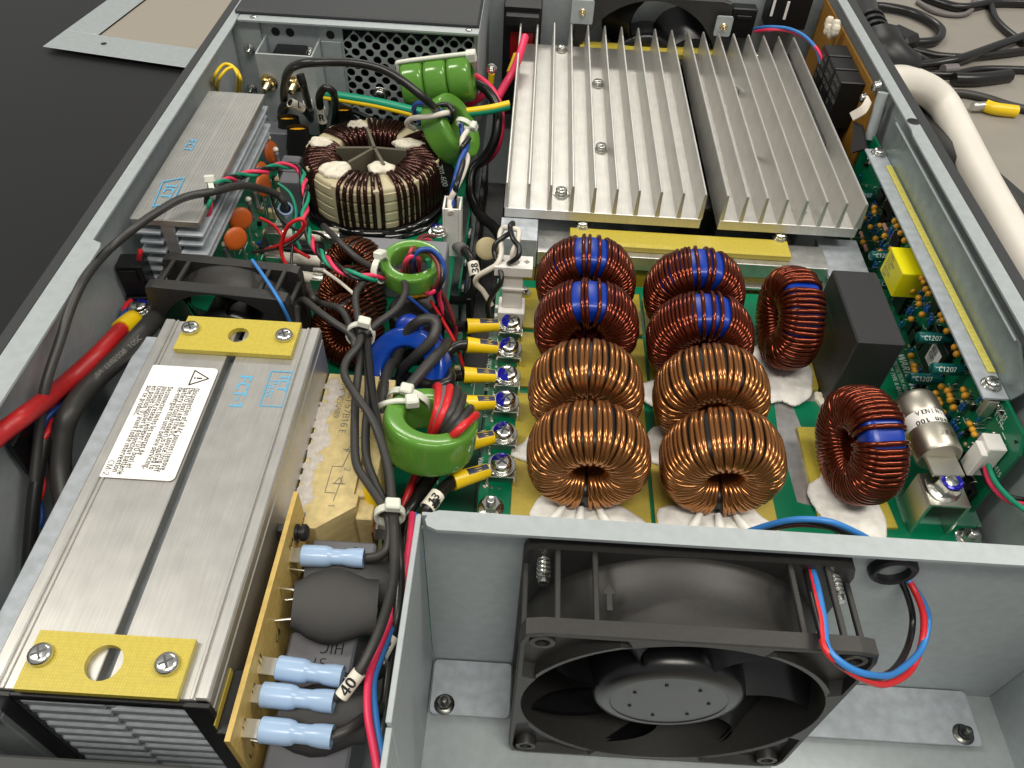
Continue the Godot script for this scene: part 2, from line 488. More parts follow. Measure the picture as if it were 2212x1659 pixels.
	mat("brass", Color(0.86, 0.80, 0.66), 0.22, 1.0)
	tripl(mat("mat_black", Color(0.10, 0.10, 0.105), 0.33), Vector3(30, 30, 30), "fine", "leather_n", 0.25)
	tripl(mat("table_top", Color(0.57, 0.55, 0.515), 0.5), Vector3(3, 3, 3), "soft")
	tripl(mat("conduit", Color(0.90, 0.88, 0.84), 0.42), Vector3(5, 5, 5), "soft")
	mat("film", Color(0.55, 0.8, 0.7, 0.25), 0.1)
	M["film"].transparency = BaseMaterial3D.TRANSPARENCY_ALPHA
	tripl(mat("bracket_web", Color(0.60, 0.65, 0.65), 0.35, 0.5), Vector3(14, 14, 14), "grime")
	tripl(mat("fr4_pale", Color(0.84, 0.80, 0.40), 0.7), Vector3(60, 60, 60), "grime")
	mat("beige_face", Color(0.61, 0.58, 0.53), 0.25)
	mat("lamp_glass", Color(0.95, 0.95, 0.92), 0.4)
	M["lamp_glass"].emission_enabled = true
	M["lamp_glass"].emission = Color(1.0, 0.98, 0.93)
	M["lamp_glass"].emission_energy_multiplier = 1.0
# ---- small hardware ----
func screw(at: Vector3, up: Vector3, r: float, parent: Node3D, m := "screw", washer := true, ink := "", turn := 0.4, called := "screw") -> MeshInstance3D:
	var t := frame(at, up)
	var g := G(t)
	var y0 := 0.0
	if washer:
		g.lathe([Vector2(0, 0), Vector2(r * 1.3, 0), Vector2(r * 1.32, 0.5), Vector2(r * 1.28, 0.7), Vector2(r * 0.9, 0.75), Vector2(r * 1.12, 0.8), Vector2(r * 1.12, 1.5), Vector2(0.1, 1.5)], 20)
		y0 = 1.5
	g.lathe([Vector2(r * 0.98, y0), Vector2(r, y0 + 0.3), Vector2(r * 0.99, y0 + r * 0.32), Vector2(r * 0.88, y0 + r * 0.5), Vector2(r * 0.62, y0 + r * 0.6), Vector2(r * 0.3, y0 + r * 0.645), Vector2(0, y0 + r * 0.65)], 20, 40)
	var s := part(g, called, m, parent)
	var k := G(t * Transform3D(Basis(Vector3.UP, turn), Vector3(0, y0 + r * 0.62, 0)))
	k.box(Vector3(-r * 0.58, -r * 0.4, -r * 0.09), Vector3(r * 0.58, r * 0.05, r * 0.09), 0.02)
	k.box(Vector3(-r * 0.09, -r * 0.4, -r * 0.58), Vector3(r * 0.09, r * 0.045, r * 0.58), 0.02)
	part(k, "cross_slot", "slot", s)
	if ink:
		var q := G(t * Transform3D(Basis(Vector3.UP, turn + 1.1), Vector3.ZERO))
		var prof := [Vector2(r * 1.01, y0 + r * 0.15), Vector2(r * 1.0, y0 + r * 0.34), Vector2(r * 0.89, y0 + r * 0.52), Vector2(r * 0.62, y0 + r * 0.625), Vector2(r * 0.25, y0 + r * 0.67)]
		for i in prof.size() - 1:
			for a in 9:
				var a0 := -1.1 + 2.2 * a / 9.0; var a1 := -1.1 + 2.2 * (a + 1) / 9.0
				var pa: Vector2 = prof[i]; var pb: Vector2 = prof[i + 1]
				q.quad(Vector3(pa.x * cos(a0), pa.y, pa.x * sin(a0)), Vector3(pa.x * cos(a1), pa.y, pa.x * sin(a1)), Vector3(pb.x * cos(a1), pb.y, pb.x * sin(a1)), Vector3(pb.x * cos(a0), pb.y, pb.x * sin(a0)), Vector3(cos((a0 + a1) / 2) * 0.5, 0.7, sin((a0 + a1) / 2) * 0.5).normalized())
		part(q, "torque_mark", ink, s)
	return s
func nut(at: Vector3, up: Vector3, r: float, parent: Node3D, stud := 4.0, m := "screw", called := "flange_nut") -> MeshInstance3D:
	var t := frame(at, up)
	var g := G(t)
	g.lathe([Vector2(r * 1.45, 0), Vector2(r * 1.45, 0.5), Vector2(r * 1.2, 1.0), Vector2(r * 0.9, 1.3)], 22, 40)
	var s := part(g, called, m, parent)
	var hx := PackedVector2Array()
	for k in 6: hx.append(Vector2(cos(TAU * k / 6.0), sin(TAU * k / 6.0)) * r)
	var h := G(t * Transform3D(Basis(Vector3.RIGHT, -PI / 2), Vector3(0, 0.9, 0)))
	h.prism(hx, r * 0.85)
	part(h, "hexagon", m, s)
	var b := G(t)
	var pr := []
	var y := 0.9 + r * 0.8
	pr.append(Vector2(r * 0.5, y))
	while y < 0.9 + r * 0.85 + stud:
		pr.append(Vector2(r * 0.52, y + 0.2)); pr.append(Vector2(r * 0.46, y + 0.5)); y += 0.6
	pr.append(Vector2(r * 0.4, y)); pr.append(Vector2(0, y + 0.1))
	b.lathe(pr, 14)
	part(b, "stud", m, s)
	return s
func tie(c: Vector3, axis: Vector3, r: float, parent: Node3D, head_dir := Vector3.UP, w := 1.6) -> MeshInstance3D:
	var t := frame(c, axis)
	var g := G(t)
	g.lathe([Vector2(r, -w), Vector2(r + 0.9, -w), Vector2(r + 0.9, w), Vector2(r, w), Vector2(r, -w)], 20)
	var s := part(g, "strap", "tie", parent)
	var hd := (head_dir - axis.normalized() * head_dir.dot(axis.normalized())).normalized()
	var h := G(Transform3D(Basis(axis.normalized().cross(hd), axis.normalized(), -hd).orthonormalized(), c + hd * (r + 1.6)))
	h.box(Vector3(-3.0, -2.6, -2.2), Vector3(3.0, 2.6, 1.6), 0.6)
	part(h, "head", "tie", s)
	return s
func cable_tie(c: Vector3, axis: Vector3, r: float, head_dir: Vector3, label: String, w := 1.6) -> Node3D:
	var o := thing("cable_tie", label, "cable tie", c)
	tie(c, axis, r, o, head_dir, w)
	return o
# ---- toroid; its axis is local z ----
func super_loop(ro: float, ri: float, th: float, e: float, segs: int) -> PackedVector2Array:
	var out := PackedVector2Array()
	for k in segs:
		var b := TAU * k / segs
		var c := cos(b); var s := sin(b)
		out.append(Vector2((ro + ri) / 2 + (ro - ri) / 2 * signf(c) * pow(absf(c), 2.0 / e), th / 2 * signf(s) * pow(absf(s), 2.0 / e)))
	return out
func core_geo(t: Transform3D, ro: float, ri: float, th: float, e := 4.0, segs := 48) -> Geo:
	var g := G(t)
	var lp := super_loop(ro, ri, th, e, 24)
	var rows := []
	for k in segs:
		var a := TAU * k / segs
		var row := []
		for i in lp.size():
			var d := lp[(i + 1) % lp.size()] - lp[(i - 1 + lp.size()) % lp.size()]
			var nn := Vector2(d.y, -d.x).normalized()
			row.append(g.vert(Vector3(lp[i].x * cos(a), lp[i].x * sin(a), lp[i].y), Vector3(nn.x * cos(a), nn.x * sin(a), nn.y)))
		rows.append(row)
	for k in segs:
		for i in lp.size():
			var i2 := (i + 1) % lp.size(); var k2 := (k + 1) % segs
			g.tri(rows[k][i], rows[k2][i], rows[k][i2]); g.tri(rows[k2][i], rows[k2][i2], rows[k][i2])
	return g
func winding_geo(t: Transform3D, angles: Array, ro: float, ri: float, th: float, wr: float, e := 3.0, segs := 28, sides := 6, skew := 0.02, sd := 1) -> Geo:
	var g := G(t)
	var rg := RandomNumberGenerator.new(); rg.seed = sd
	for j in angles.size():
		var a: float = angles[j]
		var inn := ri - (wr * 1.7 if j % 2 == 1 else 0.0)
		var lp := super_loop(ro + rg.randf_range(-0.25, 0.25), inn, th + rg.randf_range(-0.4, 0.4), e, segs)
		var sk := rg.randf_range(-0.5, 0.5) * skew
		var jit := rg.randf_range(-0.008, 0.008); var wob := rg.randf_range(-0.01, 0.01); var ph := rg.randf() * TAU
		var pts := PackedVector3Array()
		for i in segs:
			var b := TAU * i / segs
			var aa := a + jit + sk * sin(b) + skew * 0.6 * sin(b + 0.6) + wob * sin(b * 2.0 + ph)
			pts.append(Vector3(lp[i].x * cos(aa), lp[i].x * sin(aa), lp[i].y))
		g.tube(pts, wr, sides, false, true)
	return g
# ---- axial fan; faces local +z, top centre of its front face at local (0, s, 0), bottom at y = 0 ----
func make_fan(o: Node3D, t: Transform3D, s: float, d: float, blades: int, pocket := 4.0, spin := 0.3, fl := 6.0) -> void:
	var c := Vector3(0, s / 2, 0)
	var rr := s * 0.476
	var seg := 96
	for side in 2:
		var g := G(t * Transform3D(Basis.IDENTITY if side == 0 else Basis(Vector3.UP, PI), c + (Vector3.ZERO if side == 0 else Vector3(0, 0, -d))))
		var rows := []
		for k in seg + 1:
			var a := TAU * k / seg
			var dir := Vector2(cos(a), sin(a))
			var hs := s / 2.0; var cr := s * 0.045
			var q := Vector2(absf(dir.x), absf(dir.y))
			var ext := hs / maxf(q.x, q.y)
			var corner := q * ext
			if corner.x > hs - cr and corner.y > hs - cr:
				var cc := Vector2(hs - cr, hs - cr)
				var bq := q.dot(cc)
				ext = bq + sqrt(maxf(0.0, bq * bq - cc.length_squared() + cr * cr))
			var deep := pocket if ext - rr > s * 0.07 else 0.0
			var rim := s * 0.018
			rows.append([dir, [Vector2(ext, -fl), Vector2(ext, -0.5), Vector2(ext - 0.5, 0), Vector2(maxf(ext - rim, rr + 0.3), 0), Vector2(maxf(ext - rim * 1.05, rr + 0.29), -deep), Vector2(minf(rr + rim, ext - rim), -deep) if deep > 0 else Vector2(rr + 0.2, 0), Vector2(minf(rr + rim * 0.95, ext - rim), 0) if deep > 0 else Vector2(rr + 0.1, 0), Vector2(rr, -0.3), Vector2(rr - 0.2, -d / 2)]])
		for k in seg:
			for i in 8:
				var a: Vector2 = rows[k][1][i]; var b: Vector2 = rows[k + 1][1][i]; var e: Vector2 = rows[k + 1][1][i + 1]; var f: Vector2 = rows[k][1][i + 1]
				var d0: Vector2 = rows[k][0]; var d1: Vector2 = rows[k + 1][0]
				var p0 := Vector3(d0.x * a.x, d0.y * a.x, a.y); var p1 := Vector3(d1.x * b.x, d1.y * b.x, b.y)
				var p2 := Vector3(d1.x * e.x, d1.y * e.x, e.y); var p3 := Vector3(d0.x * f.x, d0.y * f.x, f.y)
				var nn := (p2 - p0).cross(p3 - p1).normalized()
				var want := Vector3(d0.x, d0.y, 0) if i == 0 else (Vector3(-d0.x, -d0.y, 0.0) if i in [3, 7] else (Vector3(d0.x, d0.y, 0) if i == 5 else Vector3(0, 0, 1)))
				if nn.dot(want) < 0: nn = -nn
				if i == 7 or i == 0:
					var sg := -1.0 if i == 7 else 1.0
					if i == 7:
						var n0 := Vector3(d0.x, d0.y, 0) * sg; var n1 := Vector3(d1.x, d1.y, 0) * sg
						var w0 := g.vert(p0, n0); var w1 := g.vert(p1, n1); var w2 := g.vert(p2, n1); var w3 := g.vert(p3, n0)
						g.tri(w0, w1, w2); g.tri(w0, w2, w3)
						continue
				g.quad(p0, p1, p2, p3, nn)
		# the back of the flange
		for k in seg:
			var d0: Vector2 = rows[k][0]; var d1: Vector2 = rows[k + 1][0]
			var e0: float = rows[k][1][0].x; var e1: float = rows[k + 1][1][0].x
			g.quad(Vector3(d0.x * e0, d0.y * e0, -fl), Vector3(d1.x * e1, d1.y * e1, -fl), Vector3(d1.x * rr, d1.y * rr, -fl), Vector3(d0.x * rr, d0.y * rr, -fl), Vector3(0, 0, -1))
		var flg := part(g, "flange", "fan_plastic", o)
		for q in [[-1, -1], [1, -1], [1, 1], [-1, 1]]:
			var off := s * 0.4375
			var bg := G(g.xf * Transform3D(Basis(Vector3.RIGHT, PI / 2), Vector3(q[0] * off, q[1] * off, 0)))
			bg.lathe([Vector2(s * 0.022, -pocket - 0.4), Vector2(s * 0.022, -3.6 + 3.4), Vector2(s * 0.036, -0.25), Vector2(s * 0.037, -0.6), Vector2(s * 0.037, -pocket - 0.4)].map(func(w): return Vector2(w.x, w.y)), 16)
			part(bg, "screw_boss", "fan_plastic", flg)
	# shroud between the flanges
	var sg := G(t * Transform3D(Basis(Vector3.RIGHT, PI / 2), c))
	sg.lathe([Vector2(s * 0.495, -4.0), Vector2(s * 0.495, -d * 0.28), Vector2(s * 0.487, -d * 0.33), Vector2(s * 0.487, -d * 0.67), Vector2(s * 0.495, -d * 0.72), Vector2(s * 0.495, -d + 4.0)], 72)
	part(sg, "shroud", "fan_plastic", o)
	for q in [[-1, -1], [1, -1], [1, 1], [-1, 1]]:
		for w in [[0.49, 0.40], [0.40, 0.49], [0.29, 0.488]]:
			var g := G(t)
			var x: float = q[0] * s * w[0]; var y: float = s / 2 + q[1] * s * w[1]
			g.box(Vector3(x - 1.0, y - 1.0 if q[1] > 0 else y - 1.0, -d + 4.0), Vector3(x + 1.0, y + 1.0, -4.0), 0.3)
			part(g, "rib", "fan_plastic", o)
	var hub := G(t * Transform3D(Basis(Vector3.RIGHT, PI / 2), c))
	var hr := s * 0.25
	hub.lathe([Vector2(hr, -d * 0.9), Vector2(hr, -8.5), Vector2(hr * 0.985, -6.0), Vector2(hr * 0.93, -4.0), Vector2(hr * 0.84, -3.1), Vector2(hr * 0.76, -2.95), Vector2(hr * 0.745, -3.3), Vector2(0, -3.3)], 48, 35)
	var h := part(hub, "hub", "fan_rotor", o)
	for k in 7:
		var a := TAU * k / 7.0
		var pg := G(t)
		var pc := c + Vector3(cos(a) * hr * 0.52, sin(a) * hr * 0.52, -3.3)
		pg.xf = t * frame(pc, Vector3(0, 0, 1))
		pg.lathe([Vector2(s * 0.006, 0), Vector2(s * 0.006, 0.5), Vector2(0, 0.6)], 8)
		part(pg, "pip", "fan_rotor", h)
	for k in blades:
		var a0 := TAU * k / blades + spin
		var g := G(t * Transform3D(Basis.IDENTITY, c))
		var nr := 7; var nc := 6
		var gr := []
		for i in nr:
			var u := float(i) / (nr - 1)
			var r := hr * 0.98 + (rr - 1.6 - hr * 0.98) * u
			var row := []
			for j in nc:
				var w := float(j) / (nc - 1)
				var span := 0.62 - 0.04 * u
				var a := a0 + (w - 0.5) * span - 0.35 * u * u
				var z := -d * 0.13 - (d * 0.6) * (w + 0.1 * sin(w * PI)) * (1.0 - 0.2 * u)
				row.append(Vector3(cos(a) * r, sin(a) * r, z))
			gr.append(row)
		for sd in 2:
			var idx := []
			for i in nr:
				var row := []
				for j in nc:
					var du: Vector3 = gr[mini(i + 1, nr - 1)][j] - gr[maxi(i - 1, 0)][j]
					var dv: Vector3 = gr[i][mini(j + 1, nc - 1)] - gr[i][maxi(j - 1, 0)]
					var nn := du.cross(dv).normalized()
					if nn.z < 0: nn = -nn
					if sd == 1: nn = -nn
					row.append(g.vert(gr[i][j] + nn * 0.7, nn))
				idx.append(row)
			for i in nr - 1:
				for j in nc - 1:
					g.tri(idx[i][j], idx[i + 1][j], idx[i][j + 1]); g.tri(idx[i + 1][j], idx[i + 1][j + 1], idx[i][j + 1])
		part(g, "blade", "fan_rotor", o)
func _ready() -> void:
	font = SystemFont.new(); font.font_names = PackedStringArray(["Droid Sans"])
	fontb = SystemFont.new(); fontb.font_names = PackedStringArray(["Droid Sans"]); fontb.font_weight = 700
	rng.seed = 7
	# ---- camera ----
	var cam := Camera3D.new()
	cam.name = "camera"
	cam.position = CAM * MM
	cam.basis = cam_basis
	cam.fov = 52.05; cam.near = 0.01; cam.far = 30.0
	add_child(cam)
	cam.current = true
	# ---- the room's even light ----
	var e := Environment.new()
	e.background_mode = Environment.BG_COLOR
	e.background_color = Color(0.60, 0.60, 0.595)
	e.background_energy_multiplier = 1.0
	e.tonemap_mode = Environment.TONE_MAPPER_LINEAR
	e.tonemap_exposure = 1.12
	e.sdfgi_enabled = true; e.ssao_enabled = true; e.ssil_enabled = true
	var we := WorldEnvironment.new()
	we.name = "world_environment"; we.environment = e
	add_child(we)
	# ---- fluorescent ceiling lamps ----
	make_materials()
	for q in [[Vector3(-1400, 1900, -150), 2.1, "over the black mat"], [Vector3(150, 1900, 600), 2.1, "above the near edge of the bench"], [Vector3(1300, 1900, -350), 2.1, "over the bench cables"], [Vector3(-200, 1900, -2600), 1.9, "far beyond the rear of the case"]]:
		var l := AreaLight3D.new()
		l.name = numbered("ceiling_light")
		l.area_size = Vector2(1.2, 0.3)
		l.light_energy = q[1]; l.light_color = Color(1.0, 0.975, 0.93)
		l.area_normalize_energy = true
		l.shadow_enabled = true
		l.area_range = 12.0
		l.position = q[0] * MM
		l.rotation = Vector3(-PI / 2, 0, 0)
		add_child(l)
		var o := thing("ceiling_lamp", "white fluorescent ceiling lamp " + q[2], "lamp", q[0] + Vector3(0, 6, 0), "ceiling lamps")
		part(G(Transform3D(Basis.IDENTITY, q[0])).box(Vector3(-600, 4, -150), Vector3(600, 10, 150), 1.0), "diffuser", "lamp_glass", o)
		part(G(Transform3D(Basis.IDENTITY, q[0])).box(Vector3(-612, 10.5, -162), Vector3(612, 60, 162), 2.0), "housing", "nylon", o)
	build_setting()
	build_case()
	build_front_fan()
	build_power_board()
	build_coils()
	build_right_heatsinks()
	build_left_block()
	build_more()
func structure(g: Geo, called: String, m: String) -> void:
	cur_o = Vector3.ZERO
	var o := part(g, called, m, self)
	o.set_meta("kind", "structure")
func build_setting() -> void:
	structure(G().box(Vector3(-2500, -48, -3500), Vector3(2500, -8, 900), 2.0), "table", "table_top")
	structure(G().box(Vector3(-1500, -7.9, -1400), Vector3(-60, -5.5, 800), 0.5), "black_mat", "mat_black")
func build_case() -> void:
	var o := thing("equipment_case", "opened grey sheet metal equipment case without its lid", "case", Vector3(-50, 0, -230))
	part(G().box(Vector3(-279, -3, -560), Vector3(174, 0, 62), 0.5), "floor", "zinc", o)
	var lw := part(G().box(Vector3(-280.5, -3, -556), Vector3(-279.2, 129.4, 62), 0.2).box(Vector3(-279.1, 0, -556), Vector3(-275.0, 129.0, 62), 0.2), "left_wall", "zinc", o)
	var pl := PackedVector2Array([Vector2(-275.6, 555), Vector2(-275.6, -60), Vector2(-263.8, -60), Vector2(-263.8, 172), Vector2(-264.6, 175), Vector2(-269.0, 177), Vector2(-269.0, 406)])
	part(G(Transform3D(FLAT, Vector3(0, 129.2, 0))).prism(pl, 1.2), "rim", "zinc", lw)
	part(G().box(Vector3(-282, 60, -558), Vector3(-275.7, 130.1, 64), 0.8).box(Vector3(-282, 0, -558), Vector3(-280.6, 60, 64), 0.2), "painted_edge", "case_paint", lw)
	var rw := part(G().box(Vector3(167.5, 0, -556), Vector3(169.5, 129.0, 62), 0.2), "right_wall", "zinc", o)
	var rr := part(G(Transform3D(FLAT, Vector3(0, 129.2, 0))).prism(PackedVector2Array([Vector2(161.5, 555), Vector2(168.6, 555), Vector2(168.6, -60), Vector2(160.5, -60), Vector2(160.5, 320), Vector2(161.5, 326)]), 1.2), "rim", "zinc", rw)
	part(G(Transform3D(Basis.IDENTITY, Vector3(165.5, 130.4, -336))).lathe([Vector2(0, 0.1), Vector2(3.1, 0.1), Vector2(3.6, 0.35), Vector2(3.9, 0.1)], 20), "rim_hole", "black_plastic", rr)
	part(G().box(Vector3(168.7, 60, -558), Vector3(176, 130.1, 64), 0.8).box(Vector3(174.6, 0, -558), Vector3(176, 60, 64), 0.2), "painted_edge", "case_paint", rw)
	part(G().box(Vector3(-279, 0, -560), Vector3(174, 132, -556.5), 0.4), "back_wall", "zinc", o)
	part(G().box(Vector3(-279, 0, 48.5), Vector3(-150, 130, 60), 0.8), "front_rail", "case_paint", o)
	# compartment around the large fan
	var d := thing("fan_compartment", "bent grey sheet metal wall that boxes in the large fan", "partition", Vector3(35, 0, -38))
	part(G().box(Vector3(-97, 0.2, -39.4), Vector3(167.2, 128.8, -38), 0.1), "wall", "zinc", d)
	part(G(Transform3D(FLAT, Vector3(0, 128.6, 0))).prism(PackedVector2Array([Vector2(167.2, 39.5), Vector2(-91, 39.5), Vector2(-94.5, 38), Vector2(-95.5, 35.5), Vector2(-94.5, 33), Vector2(-91, 31.5), Vector2(167.2, 31.5)]), 1.6), "rim", "zinc", d)
	part(G().box(Vector3(-98.6, 0.2, -38), Vector3(-97.2, 129.8, 34), 0.3).box(Vector3(-98.6, 0.2, 34.2), Vector3(-97.2, 126.5, 62), 0.3), "side_wall", "zinc", d)
	part(G().box(Vector3(-98.8, 129.85, -37), Vector3(-96.9, 130.5, 34), 0.2).box(Vector3(-98.8, 126.55, 34.2), Vector3(-96.9, 127.2, 62), 0.2), "side_edge", "zinc", d)
	for q in [[-96.0, -60.2, Vector3(-89.6, 6.2, -16.9)], [60.3, 152.5, Vector3(145, 6.2, -17.6)]]:
		var f := part(G(Transform3D(FLAT, Vector3((q[0] + q[1]) / 2, 4.6, -25.2))).prism(rrect(q[1] - q[0], 24.6, 1.8), 1.5), "foot_plate", "alu_pale", d)
		part(G().box(Vector3(q[0] + 1.5, 0.2, -37.5), Vector3(q[1] - 1.5, 4.5, -14.6), 0.1), "spacer", "black_plastic", f)
		nut(q[2], Vector3.UP, 3.2, f, 2.6, "screw_dark")
	var gr := thing("cable_grommet", "black split grommet in the grey wall with wires through it", "grommet", PZ(1930, 1230, -38))
	part(G(facing(PZ(1927, 1224, -38), Vector3.BACK) * Transform3D(Basis(Vector3.RIGHT, PI / 2), Vector3.ZERO)).lathe([Vector2(6.0, -2), Vector2(6.0, 3.0), Vector2(7.6, 3.4), Vector2(8.6, 2.6), Vector2(8.8, 0.0)], 26), "ring", "black_plastic", gr)
func build_front_fan() -> void:
	var o := thing("large_fan", "large square black axial fan standing in the grey compartment", "fan", Vector3(0, 1.5, -19))
	make_fan(o, Transform3D(Basis.IDENTITY, Vector3(0, 1.5, 0)), 120.0, 37.8, 7, 4.0, 0.55)
	for q in [Vector3(-52.5, 113.5, -33.5), Vector3(52.5, 113.5, -33.5)]:
		var g := G(frame(q, Vector3.BACK))
		var pr := [Vector2(2.2, -1)]
		for k in 5:
			pr.append(Vector2(2.0, k * 1.7 + 0.5)); pr.append(Vector2(2.7, k * 1.7 + 1.1)); pr.append(Vector2(2.7, k * 1.7 + 1.5)); pr.append(Vector2(2.0, k * 1.7 + 2.0))
		pr.append(Vector2(2.1, 9.5)); pr.append(Vector2(2.0, 11.2)); pr.append(Vector2(0, 11.3))
		part(g.lathe(pr, 18), "mounting_screw", "screw", o)
	# moulded arrow on the shroud
	var am := P(1316, 1290, 120.3)
	part(G(Transform3D(FLAT, am)).prism(PackedVector2Array([Vector2(-0.9, -5), Vector2(0.9, -5), Vector2(0.9, 1), Vector2(2.2, 1), Vector2(0, 5), Vector2(-2.2, 1), Vector2(-0.9, 1)]), 0.35), "moulded_arrow", "fan_plastic", o)
	var trios := [
		[["wire_red", [[1745, 1222, 116], [1758, 1280, 121], [1772, 1335, 124], [1780, 1395, 126], [1810, 1432, 124], [1865, 1466, 118], [1915, 1478, 105], [1965, 1450, 92], [1990, 1395, 92], [1995, 1330, 98], [1975, 1275, 104], [1948, 1236, 104], [1932, 1222, 103], [1905, 1215, 105]]], "red wire of the large fan looping through the grommet"],
		[["wire_blue", [[1752, 1222, 116], [1766, 1270, 121], [1780, 1340, 124], [1788, 1400, 126], [1830, 1440, 124], [1880, 1458, 118], [1930, 1455, 105], [1985, 1410, 94], [2005, 1350, 94], [1998, 1310, 98], [1970, 1265, 104], [1945, 1236, 105], [1928, 1222, 104], [1900, 1212, 105]]], "light blue wire of the large fan looping through the grommet"],
		[["cable_black", [[1739, 1222, 116], [1750, 1275, 121], [1766, 1340, 124], [1784, 1400, 126], [1825, 1442, 123], [1880, 1462, 117], [1925, 1452, 105], [1960, 1400, 92], [1972, 1340, 92], [1960, 1285, 100], [1938, 1240, 104], [1924, 1222, 104], [1898, 1210, 105]]], "black wire of the large fan looping through the grommet"]]
	for q in trios:
		cable("fan_wire", q[0][1], 1.25, q[0][0], q[1], "wire", "large fan leads")
	cable("fan_wire", [[1606, 1152, 100], [1660, 1134, 112], [1720, 1122, 122], [1790, 1126, 126], [1850, 1150, 120], [1888, 1172, 112]], 1.25, "wire_blue", "light blue wire arching over the partition rim by the coils", "wire", "large fan leads")
	cable("fan_wire", [[1600, 1154, 97], [1655, 1142, 108], [1720, 1126, 118], [1780, 1134, 122], [1840, 1158, 114], [1876, 1174, 106]], 1.25, "cable_black", "black wire arching over the partition rim by the coils", "wire", "large fan leads")
	cable("fan_wire", [[1618, 1152, 97], [1670, 1140, 106], [1730, 1132, 114], [1800, 1140, 118], [1856, 1160, 112], [1895, 1176, 106]], 1.25, "wire_maroon", "dark red wire arching over the partition rim by the coils", "wire", "large fan leads")
const BT := 50.0       # top of the coil board
func build_power_board() -> void:
	var o := thing("power_board", "bright green circuit board that carries the copper coils", "circuit board", Vector3(40, 48, -170))
	var pb := part(G().box(Vector3(-81, 48, -262), Vector3(159, BT, -62), 0.2), "board", "pcb", o)
	# bare copper and tinned strips
	for q in [[[1668, 838], [1700, 845], [1785, 1062], [1765, 1095], [1722, 1085], [1680, 930]]]:
		var pg := PackedVector2Array()
		for w in q:
			var p := P(w[0], w[1], BT)
			pg.append(Vector2(p.x, -p.z))
		part(G(Transform3D(FLAT, Vector3(0, BT, 0))).prism(pg, 0.12), "tinned_area", "alu_plain", pb)
	var pn := PackedVector2Array()
	for w in [[1678, 842], [1795, 848], [1800, 868], [1700, 866]]:
		var p := P(w[0], w[1], BT)
		pn.append(Vector2(p.x, -p.z))
	part(G(Transform3D(FLAT, Vector3(0, BT, 0))).prism(pn, 0.12), "tinned_area", "alu_plain", pb)
	var cl := PackedVector2Array()
	for w in [[1770, 1060], [2040, 1100], [2040, 1122], [1740, 1112]]:
		var p := P(w[0], w[1], BT)
		cl.append(Vector2(p.x, -p.z))
	# corner nuts
	nut(P(1060, 1097, BT), Vector3.UP, 4.3, o, 2.4)
	nut(P(2092, 1166, BT), Vector3.UP, 4.3, o, 2.4)
	nut(P(1133, 640, BT), Vector3.UP, 3.6, o, 2.6)
	# small solder pads left of the coils
	for q in [[1128, 655], [1134, 663], [1128, 668], [1046, 1052], [1062, 1053], [1078, 1054], [1052, 1045], [2036, 1062], [2042, 1062], [2036, 1068], [2042, 1068]]:
		part(G(Transform3D(Basis.IDENTITY, P(q[0], q[1], BT))).lathe([Vector2(1.0, 0), Vector2(0.9, 0.25), Vector2(0, 0.35)], 10), "solder_pad", "tin", pb)
	part(G().box(P(1146, 660, BT), P(1160, 672, BT) + Vector3(0, 0.4, 0), 0.05), "solder_pad", "tin", pb)
	# silk screen
	var up := Basis(Vector3(0, 0, 1), Vector3(1, 0, 0), Vector3(0, 1, 0))
	var names := [["(INL NW(b)", 1078, 724], ["(INL NW(c)", 1076, 778], ["Vsin-(b)", 1070, 836], ["Vsin-(a)", 1066, 892], ["Vsin+(b)", 1060, 952], ["Vsin+(a)", 1055, 1012]]
	for q in names:
		text(q[0], Transform3D(Basis(Vector3(0, 0, 1), Vector3(1, 0, 0), Vector3(0, 1, 0)).orthonormalized(), P(q[1] - 16, q[2] - 24, BT + 0.12)), 3.2, "silk", pb)
	text("CNL7", Transform3D(up, P(1082, 668, BT + 0.12)), 3.4, "silk", pb)
	var warn := Basis(Vector3(0, 0, 1), Vector3(-1, 0, 0).cross(Vector3(0, 0, 0)) if false else Vector3(1, 0, 0), Vector3(0, 1, 0))
	text("WARNING:", Transform3D(warn, P(1945, 765, BT + 0.12)), 6.0, "silk", pb, "lettering", true)
	text("PROTECTION AGAINST", Transform3D(warn, P(1930, 775, BT + 0.12)), 3.2, "silk", pb)
	text("SAME TYPE & RATING", Transform3D(warn, P(1918, 780, BT + 0.12)), 3.2, "silk", pb)
	# insulating pads
	var pads := [["fr4_olive", -66, -253, 6, -218, "rearmost reddish coil of the terminal row"], ["fr4_olive", -66, -214, 6, -172, "second reddish coil of the terminal row"], ["fr4_olive", -65, -167, 3, -131, "rear copper coil of the terminal row"], ["fr4", -65, -128.5, 1.6, -62, "front copper coil of the terminal row"], ["fr4", 3.6, -131.5, 62, -62, "front copper coil beside the tinned strip"], ["fr4_olive", 8, -172, 62, -134, "rear copper coil beside the tinned strip"], ["fr4_olive", 8, -212, 62, -175, "second reddish coil beside the tinned strip"], ["fr4_olive", 8, -250, 62, -215, "rear reddish coil beside the tinned strip"]]
	for q in pads:
		var c := Vector3((q[1] + q[3]) / 2, BT, (q[2] + q[4]) / 2)
		one(G().box(Vector3(q[1], BT + 0.1, q[2]), Vector3(q[3], BT + 1.7, q[4]), 0.15), "insulating_pad", q[0], "yellow fibreglass pad under the " + q[5], "pad", c, "yellow pads under the coils")
